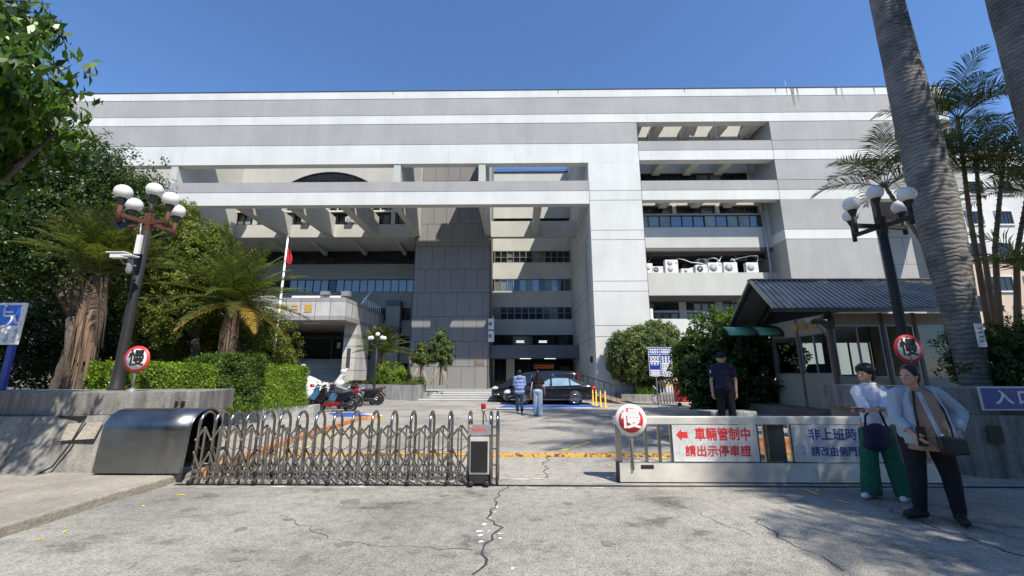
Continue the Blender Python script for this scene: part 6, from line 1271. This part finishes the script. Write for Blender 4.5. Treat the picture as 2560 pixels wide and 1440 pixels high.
def scooter(loc, rz, c1, c2, label, seed=0, scale=1.):
    e = empty('motor_scooter', loc, label, 'scooter', rz, 'parked motor scooters'); R_ = .26
    for wx in (-.66, .66):      # front wheel at -x
        mb = MB(); mb.tube([(wx+R_*math.cos(6.283*i/24), 0, R_+R_*math.sin(6.283*i/24)) for i in range(25)], .055, 8, False); w_ = mb.build('wheel', 'black_rubber', e, local=True)
        mb = MB(); mb.lathe([(0, -.03), (.17, -.02), (.19, 0), (.17, .02), (0, .03)], (wx, 0, R_), 18, 'Y'); mb.build('rim', 'dark_steel', e, local=True)
    mb = MB()                    # front shield
    for i in range(1): pass
    mb.extr([(-.80, -.16, .52), (-.50, -.19, .36), (-.34, -.19, .62), (-.42, -.17, 1.0), (-.56, -.14, .98), (-.66, -.15, .74)], (0, .34, 0)); mb.build('front_fairing', c1, e, local=True, bevel=.05)
    mb = MB(); mb.extr([(-.98, -.08, .44), (-.66, -.1, .60), (-.42, -.1, .44), (-.66, -.09, .56)], (0, .18, 0)); mb.build('front_mudguard', c1, e, local=True, bevel=.02)
    mb = MB(); mb.extr([(-.42, -.2, .24), (.18, -.2, .24), (.34, -.2, .34), (.16, -.2, .40), (-.36, -.2, .36)], (0, .4, 0)); mb.build('footboard', c2, e, local=True, bevel=.03)
    mb = MB(); mb.extr([(.02, -.17, .38), (.30, -.17, .36), (.95, -.10, .78), (1.0, -.08, .88), (.60, -.15, .80), (.12, -.16, .72)], (0, .30, 0)); mb.build('rear_body', c1, e, local=True, bevel=.05)
    mb = MB(); mb.extr([(-.02, -.14, .70), (.10, -.15, .82), (.45, -.15, .80), (.70, -.12, .88), (.72, -.12, .82), (.3, -.14, .70)], (0, .28, 0)); mb.build('seat', 'seat_black', e, local=True, bevel=.05)
    mb = MB(); mb.extr([(.66, -.12, .84), (1.0, -.06, .93), (1.02, -.06, .86), (.8, -.12, .72)], (0, .24, 0)); mb.build('tail', c2, e, local=True, bevel=.02); mb = MB(); mb.box(.98, -.07, .80, 1.02, .08, .88); mb.build('tail_light', 'tail_red', e, local=True, bevel=.01)
    mb = MB(); mb.extr([(.10, -.14, .20), (.60, -.16, .18), (.80, -.14, .28), (.60, -.14, .38), (.2, -.14, .36)], (0, .10, 0)); mb.build('engine', 'dark_steel', e, local=True, bevel=.03)
    mb = MB(); mb.tube([(.25, .16, .22), (.6, .18, .24), (.92, .18, .34)], [.03, .055, .05], 10); mb.build('exhaust', 'dark_steel', e, local=True)
    mb = MB(); mb.tube([(-.66, .07, R_), (-.55, .07, .62)], .03, 7); mb.tube([(-.66, -.07, R_), (-.55, -.07, .62)], .03, 7); mb.build('fork', 'dark_steel', e, local=True)
    mb = MB(); mb.tube([(-.34, -.36, 1.02), (-.42, -.2, 1.06), (-.46, 0, 1.04), (-.42, .2, 1.06), (-.34, .36, 1.02)], .018, 7); mb.build('handlebar', 'black_rubber', e, local=True)
    for sg in (-1, 1):
        mb = MB(); mb.tube([(-.42, sg*.24, 1.06), (-.44, sg*.34, 1.20)], .008, 5); mb.ell((-.44, sg*.38, 1.22), (.02, .07, .045)); mb.build('mirror', 'black_rubber', e, local=True)
    mb = MB(); mb.extr([(-.62, -.13, .98), (-.50, -.14, 1.0), (-.42, -.10, 1.14), (-.50, -.08, 1.12)], (0, .24, 0)); mb.build('headlight_cowl', c1, e, local=True, bevel=.03); mb = MB(); mb.ell((-.64, 0, .90), (.05, .13, .06)); mb.build('headlight', 'headlight', e, local=True)
    mb = MB(); mb.tube([(.75, .0, .74), (1.04, 0, .40)], [.05, .035], 6); mb.build('rear_mudguard', 'black_rubber', e, local=True)
    mb = MB(); mb.tube([(.05, -.12, .26), (.0, -.24, .02)], .014, 6); mb.build('kickstand', 'dark_steel', e, local=True)
    e.scale = (scale,)*3; return e
p = G(835, 1029); scooter((p.x, p.y, 0), R(4), 'black_paint', 'red_scooter', 'black scooter with red sills and tail nearest the planter end')
scooter((p.x-.75, p.y+1.0, 0), R(14), 'blue_scooter', 'seat_black', 'light blue scooter behind the black and red one')
scooter((p.x-.65, p.y+2.3, 0), R(20), 'navy', 'blue_scooter', 'deep blue scooter behind the light blue one')
scooter((p.x-.1, p.y+3.4, 0), R(12), 'black_paint', 'seat_black', 'black scooter farthest back in the row beside the white car')
scooter((p.x-.3, p.y+4.4, 0), R(10), 'red_scooter', 'seat_black', 'dark red scooter parked just before the white car')

# ================================================================ PEOPLE
def person(loc, rz, label, H, J, parts, group=None, vox=.014, hands=True):
    """J: joint positions of a figure of height 1.70 (local, facing -y); parts: list of (name, material, builder(mb, J))"""
    e = empty('person', loc, label, 'person', rz, group); s = H/1.70; e.scale = (s, s, s)
    mb = MB(); c = lambda a, b, r1, r2: mb.cap(J[a], J[b], r1, r2)
    hd = Vector(J['head']); nk = Vector(J['neck']); fw = Vector(J.get('face', (0, -1, 0))).normalized(); sd_ = fw.cross(Vector((0, 0, 1))).normalized()
    rot = Matrix((sd_, -fw, Vector((0, 0, 1)))).transposed()
    mb.ell(hd, (.074, .092, .112), 18, 12, rot); mb.ell(hd+fw*.035+Vector((0, 0, -.055)), (.052, .055, .055), 14, 10, rot)
    mb.cap(nk, hd-Vector((0, 0, .05)), .055, .05)
    mb.cap(hd+fw*.088+Vector((0, 0, .005)), hd+fw*.108+Vector((0, 0, -.022)), .010, .016, 8)       # nose
    mb.ell(hd+fw*.088+Vector((0, 0, -.055)), (.024, .012, .010), 10, 6, rot)                        # lips
    for sg in (-1, 1): mb.ell(hd+sd_*sg*.076+Vector((0, 0, -.01)), (.010, .018, .030), 10, 8, rot)  # ears
    c('chest', 'neck', .080, .052); c('pelvis', 'chest', .095, .092)
    for sd2 in 'LR':
        c('chest', 'sh'+sd2, .065, .042); c('sh'+sd2, 'el'+sd2, .044, .038); c('el'+sd2, 'wr'+sd2, .038, .026)
        c('pelvis', 'hip'+sd2, .11, .085); c('hip'+sd2, 'kn'+sd2, .085, .052); c('kn'+sd2, 'an'+sd2, .052, .036)
        a = Vector(J['an'+sd2]); t = Vector(J['toe'+sd2]); mb.cap(a+Vector((0, 0, -.04)), t, .035, .028)
        w_ = Vector(J['wr'+sd2]); d = Vector(J.get('hd'+sd2, w_-Vector(J['el'+sd2]))).normalized(); n_ = Vector(J.get('pn'+sd2, (1 if sd2 == 'L' else -1, 0, 0))).normalized()
        sdv = d.cross(n_).normalized(); n_ = sdv.cross(d).normalized()
        mb.cap(w_, w_+d*.07, .024, .030, 10)
        for k, (off, ln) in enumerate(((-.027, .070), (-.009, .080), (.009, .075), (.026, .060))):
            b0 = w_+d*.075+sdv*off; k1 = b0+d*ln*.5-n_*.008; k2 = k1+(d*.75-n_*.65).normalized()*ln*.32; k3 = k2+(d*.35-n_*.9).normalized()*ln*.28
            mb.cap(b0-d*.02, k1, .0105, .009, 7); mb.cap(k1, k2, .009, .008, 7); mb.cap(k2, k3, .008, .007, 7)
        t0 = w_+d*.025-sdv*.028; t1 = t0+(d*.6-sdv*.7-n_*.3).normalized()*.038; mb.cap(t0, t1, .013, .011, 7); mb.cap(t1, t1+(d*.9-n_*.3).normalized()*.03, .011, .009, 7)
    mb.build('body', 'skin', e, local=True, remesh=vox, smooth_it=1)
    for sg in (-1, 1):
        m2 = MB(); m2.ell(hd+fw*.084+sd_*sg*.030+Vector((0, 0, .012)), (.013, .008, .007), 10, 6, rot); m2.build('eye', 'ink_black', e, local=True)
    for nm, mt, fn, vx in parts:
        m2 = MB(); fn(m2, J); m2.build(nm, mt, e, local=True, remesh=vx, smooth_it=2 if vx else 0)
    return e
def stand(**k):
    J = dict(head=(0, -.01, 1.585), neck=(0, 0, 1.43), chest=(0, 0, 1.25), pelvis=(0, 0, .95), shL=(.17, 0, 1.38), shR=(-.17, 0, 1.38), elL=(.23, .02, 1.10), elR=(-.23, .02, 1.10), wrL=(.24, -.06, .86), wrR=(-.24, -.06, .86),
             hipL=(.09, 0, .90), hipR=(-.09, 0, .90), knL=(.10, -.01, .49), knR=(-.10, -.01, .49), anL=(.10, .02, .09), anR=(-.10, .02, .09), toeL=(.12, -.14, .035), toeR=(-.12, -.14, .035)); J.update(k); return J
def V(*a): return Vector(a)
def torso(mb, J, w, b, hem, sleeve=1., dep=.8, r_arm=.062, belly=0., n=1):
    ch, pe, nk = Vector(J['chest']), Vector(J['pelvis']), Vector(J['neck'])
    for z, rx, ry in ((nk.z-.04, .085, .08), (ch.z+.12, w*.93, b*.85), (ch.z, w, b), (ch.z-.14, w*.96+belly*.5, b+belly), (pe.z+.06, w*.97+belly, b+belly), (hem+.04, w*1.02+belly, b+belly)):
        t = (z-pe.z)/(nk.z-pe.z); c = pe.lerp(nk, t); mb.ell((c.x, c.y-belly*.4*(z < ch.z), z), (rx, ry, .13), 16, 10)
    for s_ in 'LR':
        sh, el, wr = Vector(J['sh'+s_]), Vector(J['el'+s_]), Vector(J['wr'+s_]); mb.cap(ch+V(0, 0, .08), sh, .08, r_arm*1.15)
        if sleeve <= .5: mb.cap(sh, sh.lerp(el, sleeve*1.7), r_arm*1.1, r_arm*1.05)
        else: mb.cap(sh, el, r_arm*1.12, r_arm*.95); mb.cap(el, el.lerp(wr, (sleeve-.5)*1.9), r_arm*.95, r_arm*.80)
def trousers(mb, J, r0, r1, r2, end=1.0, flare=0.):
    pe = Vector(J['pelvis']); mb.ell(pe+V(0, 0, -.02), (r0*1.75, r0*1.35, .14), 16, 10)
    for s_ in 'LR':
        h, k, a = Vector(J['hip'+s_]), Vector(J['kn'+s_]), Vector(J['an'+s_]); a = k.lerp(a, end); mb.cap(h, k, r0, r1); mb.cap(k, a, r1, r2+flare)
def shoes(mb, J, r=.045, ln=1.):
    for s_ in 'LR':
        a, t = Vector(J['an'+s_]), Vector(J['toe'+s_]); hl = a+(a-t).normalized()*.03; mb.cap((hl.x, hl.y, r*.95), (t.x, t.y, r*.85), r, r*.86); mb.cap((hl.x, hl.y, r*1.1), ((a.x+t.x)/2, (a.y+t.y)/2, r*1.2), r*.9, r*.8)
def hair(mb, J, kind='short'):
    h = Vector(J['head']); fw = Vector(J.get('face', (0, -1, 0))).normalized(); b = -fw
    mb.ell(h+b*.022+V(0, 0, .028), (.092, .098, .105)); mb.ell(h+b*.05+V(0, 0, -.02), (.078, .065, .09))
    if kind == 'puffy': mb.ell(h+b*.03+V(0, 0, .05), (.115, .115, .10)); mb.ell(h+fw*.05+V(0, 0, .085), (.08, .05, .035)); mb.ell(h+b*.06+V(0, 0, -.03), (.10, .07, .09))
    if kind == 'long': mb.cap(h+b*.07, h+b*.10+V(0, 0, -.32), .07, .045)
    if kind == 'bun': mb.ell(h+b*.12+V(0, 0, .05), .05)
# woman A: white shirt, wide green trousers, facing left, holding a phone
JA = stand(face=(-.95, -.3, -.15), head=(-.03, -.02, 1.575), elL=(.06, -.19, 1.13), elR=(-.20, -.14, 1.10), wrL=(-.19, -.30, 1.13), wrR=(-.33, -.22, 1.12), hdL=(-.9, -.15, .05), hdR=(-.85, -.25, .1), pnL=(0, -.2, 1), pnR=(0, .2, 1),
           anL=(.17, -.08, .09), anR=(-.15, .06, .09), knL=(.13, -.03, .49), knR=(-.12, .03, .49), toeL=(.06, -.16, .035), toeR=(-.29, .0, .035))
pA = G(2222, 1248, .02)
def loft(mb, secs, a0=0., a1=360., n=28, wob=0., seed=0):
    rd = random.Random(seed); full = a1-a0 >= 359.9; m_ = n if full else n+1; vs = []
    ph = [rd.uniform(0, 6) for _ in range(4)]
    for z, cx, cy, rx, ry in secs:
        for i in range(m_):
            a = R(a0+(a1-a0)*i/n); f = 1+wob*(math.sin(a*7+ph[0]+z*4)+.7*math.sin(a*12+ph[1]-z*9)+.5*math.sin(z*31+ph[2]+a*2)); vs.append((cx+rx*f*math.cos(a), cy+ry*f*math.sin(a), z))
    k = len(secs); q = m_ if full else m_-1
    mb.add(vs, [(i*m_+j, i*m_+(j+1) % m_, (i+1)*m_+(j+1) % m_, (i+1)*m_+j) for i in range(k-1) for j in range(q)], True)
    if full: mb.add(vs[-m_:], [tuple(range(m_))], True); mb.add(vs[:m_], [tuple(range(m_))], True)
def sleeve(mb, pts, rad, seed=0, k=5, n=14, wob=.05):
    rd = random.Random(seed); P = []; rr = []
    for a, b, r0, r1 in zip(pts[:-1], pts[1:], rad[:-1], rad[1:]):
        for i in range(k): t = i/k; P.append(Vector(a).lerp(Vector(b), t)); rr.append((r0+(r1-r0)*t)*(1+rd.uniform(-wob, wob)))
    mb.tube(P+[pts[-1]], rr+[rad[-1]], n)
def dense(secs, k=4):
    o = []
    for a, b in zip(secs[:-1], secs[1:]):
        for i in range(k): o.append(tuple(p+(q-p)*i/k for p, q in zip(a, b)))
    return o+[secs[-1]]
def A_shirt(mb, J):
    loft(mb, dense([(.90, 0, -.005, .165, .125), (1.0, 0, -.01, .15, .115), (1.12, -.005, -.01, .155, .115), (1.25, -.01, -.01, .175, .12), (1.34, -.01, -.005, .18, .105), (1.40, -.01, 0, .13, .08), (1.45, -.015, -.005, .065, .062)]), wob=.012, seed=1)
    sleeve(mb, [V(.13, 0, 1.37), V(.175, -.01, 1.34), J['elL'], Vector(J['elL']).lerp(Vector(J['wrL']), .45)], [.07, .068, .058, .052], 1); sleeve(mb, [V(-.13, 0, 1.37), V(-.175, -.01, 1.34), J['elR'], Vector(J['elR']).lerp(Vector(J['wrR']), .4)], [.07, .068, .058, .05], 2)
    for q in ((.05, -.04, 1.44), (-.07, -.05, 1.44)): mb.ell(q, (.045, .03, .022))
def A_pants(mb, J):
    loft(mb, dense([(.80, 0, 0, .17, .13), (.90, 0, 0, .168, .125), (1.0, 0, 0, .145, .11)]), wob=.01, seed=3)
    for i, (h, k, a) in enumerate(((V(.085, 0, .86), J['knL'], J['anL']), (V(-.085, 0, .86), J['knR'], J['anR']))): sleeve(mb, [h, k, (a[0], a[1]-.01, .045)], [.105, .098, .112], 5+i, 7, 18, .025)
ea = person((pA.x, pA.y+.02, .02), R(0), 'woman in a white shirt and wide green trousers holding a phone before the sliding gate', 1.66, JA, [
    ('shirt', 'cloth_white', A_shirt, .010), ('trousers', 'cloth_green', A_pants, .011), ('shoe', 'white_paint', lambda mb, J: shoes(mb, J, .042), .012),
    ('hair', 'hair', lambda mb, J: hair(mb, J, 'puffy'), .012)], vox=.0085)
def obj_on(e, nm, mt, fn, local=True, **k): m2 = MB(); fn(m2); return m2.build(nm, mt, e, local=True, **k)
eb = empty('shoulder_bag', (pA.x-.20, pA.y-.24, .78), 'navy cloth bag hanging from the forearm of the woman in green trousers', 'bag')
obj_on(eb, 'pouch', 'cloth_navybag', lambda m2: (m2.ell((0, 0, .02), (.18, .07, .16)), m2.ell((-.03, 0, -.06), (.17, .075, .10)), m2.cap((-.12, 0, .1), (.12, 0, .1), .05, .05)), remesh=.012)
obj_on(eb, 'strap', 'cloth_navybag', lambda m2: m2.tube([(-.13, 0, .14), (-.11, .0, .26), (-.05, -.02, .34), (.05, -.02, .35), (.13, 0, .14)], .013, 6))
ph = top(MB().box(pA.x-.50, pA.y-.33, 1.135, pA.x-.38, pA.y-.24, 1.147), 'mobile_phone', 'black_paint', 'dark phone held in both hands by the woman in green trousers', 'phone', bevel=.004)
obj_on(ea, 'wrist_strap', 'dead_frond', lambda m2: m2.tube([(-.16+.0*i, -.30+.033*math.cos(i*.7), 1.13+.033*math.sin(i*.7)) for i in range(10)], .006, 5))
# woman B: light jacket open over a tan tunic, hand on hip
JB = stand(face=(-.85, -.5, -.12), head=(-.05, -.05, 1.555), neck=(-.02, -.02, 1.41), shL=(.21, .02, 1.35), shR=(-.20, -.02, 1.35), elL=(.44, .08, 1.13), wrL=(.27, -.10, .94), elR=(-.27, -.06, 1.08), wrR=(-.20, -.20, .92), hdL=(-.7, -.4, -.35), hdR=(.3, -.5, -.6), pnL=(.2, -.3, 1),
           hipL=(.12, 0, .86), hipR=(-.12, 0, .86), knL=(.16, -.03, .47), knR=(-.13, .0, .47), anL=(.16, -.05, .09), anR=(-.14, .04, .09), toeL=(.10, -.21, .04), toeR=(-.30, -.03, .04))
pB = G(2350, 1300, .02)
def B_top(mb, J):
    loft(mb, dense([(.74, .0, -.03, .212, .19), (.85, 0, -.045, .212, .205), (1.0, 0, -.05, .205, .20), (1.13, 0, -.04, .195, .178), (1.25, 0, -.02, .185, .145), (1.34, 0, -.01, .18, .12), (1.39, -.01, -.01, .12, .085), (1.43, -.02, -.015, .07, .06)]), wob=.012, seed=11)
def B_jacket(mb, J):
    secs = dense([(.80, .02, -.02, .25, .215), (.92, .01, -.035, .245, .228), (1.05, .01, -.03, .235, .222), (1.18, .01, -.015, .222, .195), (1.28, 0, 0, .212, .16), (1.35, 0, .0, .185, .13), (1.395, 0, 0, .14, .10), (1.43, -.01, .0, .09, .08)])
    loft(mb, secs, -48, 232, 36, .016, 12)
    n0 = len(mb.v); loft(mb, [(z, cx, cy, rx*.94, ry*.94) for z, cx, cy, rx, ry in secs], -48, 232, 36, .016, 12)
    m_ = 37; k = len(secs); b0 = n0-m_*k
    e0 = [b0+i*m_ for i in range(k)]; e1 = [n0+i*m_ for i in range(k)]; f0 = [b0+i*m_+36 for i in range(k)]; f1 = [n0+i*m_+36 for i in range(k)]
    for A_, C_ in ((e0, e1), (f0, f1)):
        for i in range(k-1): mb.f.append([A_[i], A_[i+1], C_[i+1], C_[i]]); mb.m.append(0); mb.sm.append(True)
    for r_ in (0, k-1):
        for i in range(36): mb.f.append([b0+r_*m_+i, b0+r_*m_+i+1, n0+r_*m_+i+1, n0+r_*m_+i]); mb.m.append(0); mb.sm.append(True)
def B_sleeves(mb, J):
    sleeve(mb, [V(.12, .0, 1.37), J['shL'], J['elL'], Vector(J['elL']).lerp(Vector(J['wrL']), .92)], [.072, .078, .072, .05], 3, 6, 16, .05)
    sleeve(mb, [V(-.12, .0, 1.36), J['shR'], J['elR'], Vector(J['elR']).lerp(Vector(J['wrR']), .75)], [.072, .074, .066, .055], 4, 6, 16, .05)
ebb = person((pB.x, pB.y, .02), R(-14), 'stout woman in an open pale jacket and tan tunic, one hand on her hip', 1.66, JB, [
    ('tunic', 'cloth_tan', B_top, .011), ('jacket', 'cloth_jacket', B_jacket, 0), ('jacket_sleeve', 'cloth_jacket', B_sleeves, .011),
('leggings', 'cloth_black', lambda mb, J: trousers(mb, J, .122, .085, .062, .98), .012), ('shoe', 'black_rubber', lambda mb, J: shoes(mb, J, .055), .012),
    ('hair', 'hair', lambda mb, J: hair(mb, J, 'bun'), .012)], vox=.009)
eb = empty('crossbody_bag', (pB.x-.05, pB.y-.34, .84), 'black quilted crossbody bag on the hip of the stout woman', 'bag')
obj_on(eb, 'pouch', 'seat_black', lambda m2: m2.extr([(-.13, -.04, .09), (.15, -.04, .05), (.16, -.04, -.10), (-.08, -.04, -.11), (-.12, -.04, -.04)], (0, .075, 0)), bevel=.025)
obj_on(eb, 'strap', 'cloth_jacket', lambda m2: m2.bar((-.12, -.03, .08), (-.13, .10, .52), .04, .012)); obj_on(eb, 'ring', 'chrome', lambda m2: m2.ell((-.12, -.05, .10), .015))
obj_on(ebb, 'lanyard', 'black_rubber', lambda m2: (m2.tube([(-.08, -.12, 1.38), (-.15, -.215, 1.15), (-.16, -.235, 1.0)], .012, 5), m2.box(-.20, -.265, .80, -.12, -.25, 1.0)))
# two visitors walking away towards the parked cars
JW = stand(face=(0, -1, -.25), knL=(.09, -.06, .50), anL=(.08, -.12, .10), toeL=(.09, -.28, .05), knR=(-.09, .0, .49), anR=(-.09, .10, .11), toeR=(-.09, -.05, .05), elL=(.21, -.05, 1.12), wrL=(.14, -.24, 1.08), elR=(-.21, -.05, 1.12), wrR=(-.14, -.24, 1.08))
pw = G(1299, 1034); ew = person((pw.x, pw.y, 0), R(182), 'visitor seen from behind in a blue hooded jacket and dark jeans by the black sedan', 1.72, JW, [
    ('hooded_jacket', 'hoodie_blue', lambda mb, J: (torso(mb, J, .215, .14, .80, 1.0, r_arm=.078), mb.ell((0, .10, 1.42), (.12, .07, .08))), .018), ('trousers', 'jeans_dark', lambda mb, J: trousers(mb, J, .095, .072, .058, 1.0), .018),
    ('shoe', 'frame_grey', lambda mb, J: shoes(mb, J, .042), .014), ('hair', 'hair', lambda mb, J: hair(mb, J), .014)], vox=.013)
JW2 = dict(JW); JW2.update(wrR=(-.26, -.16, .86), elR=(-.24, .02, 1.08))
pw = G(1345, 1041); ew = person((pw.x, pw.y, 0), R(175), 'visitor seen from behind in a black top and pale wide jeans', 1.70, JW2, [
    ('top', 'cloth_black', lambda mb, J: torso(mb, J, .175, .12, .95, .3, r_arm=.066), .018), ('trousers', 'jeans_light', lambda mb, J: trousers(mb, J, .105, .092, .078, 1.02, .02), .018),
    ('shoe', 'white_paint', lambda mb, J: shoes(mb, J, .042), .014), ('hair', 'hair', lambda mb, J: hair(mb, J, 'long'), .014)], vox=.013)
eb = empty('tote_bag', (pw.x-.27, pw.y, .72), 'brown tote bag at the side of the visitor in pale jeans', 'bag')
obj_on(eb, 'pouch', 'rust', lambda m2: m2.box(-.05, -.13, -.12, .05, .13, .12), bevel=.03); obj_on(eb, 'strap', 'white_paint', lambda m2: m2.tube([(0, -.1, .1), (.06, -.03, .5), (.1, .0, .68), (.06, .06, .5), (0, .1, .1)], .012, 5))
# guard on the platform
JG = stand(face=(-.9, .45, 0), elL=(.24, .04, 1.10), wrL=(.22, -.02, .84), elR=(-.24, .02, 1.10), wrR=(-.25, -.05, .84), anL=(.13, .02, .09), anR=(-.12, -.02, .09))
gp_ = W(1815, 1010, 9.6); eg = person((gp_.x, 9.6, .26), R(-15), 'guard in dark uniform and cap standing beside the dense bush, looking away', 1.78, JG, [
    ('uniform_shirt', 'navy', lambda mb, J: torso(mb, J, .19, .13, .92, .32, r_arm=.07), .016), ('trousers', 'cloth_black', lambda mb, J: trousers(mb, J, .10, .078, .068, 1.0), .016), ('shoe', 'black_rubber', lambda mb, J: shoes(mb, J, .045), .014),
    ('cap', 'cloth_black', lambda mb, J: (mb.ell((0, -.01, 1.64), (.10, .105, .07)), mb.ell((-.08, .03, 1.635), (.09, .07, .014)), mb.ell((0, .0, 1.60), (.088, .098, .07))), .012)], vox=.012)
obj_on(eg, 'shoulder_patch', 'cloth_white', lambda m2: m2.ell((-.25, -.03, 1.29), (.012, .035, .04)))
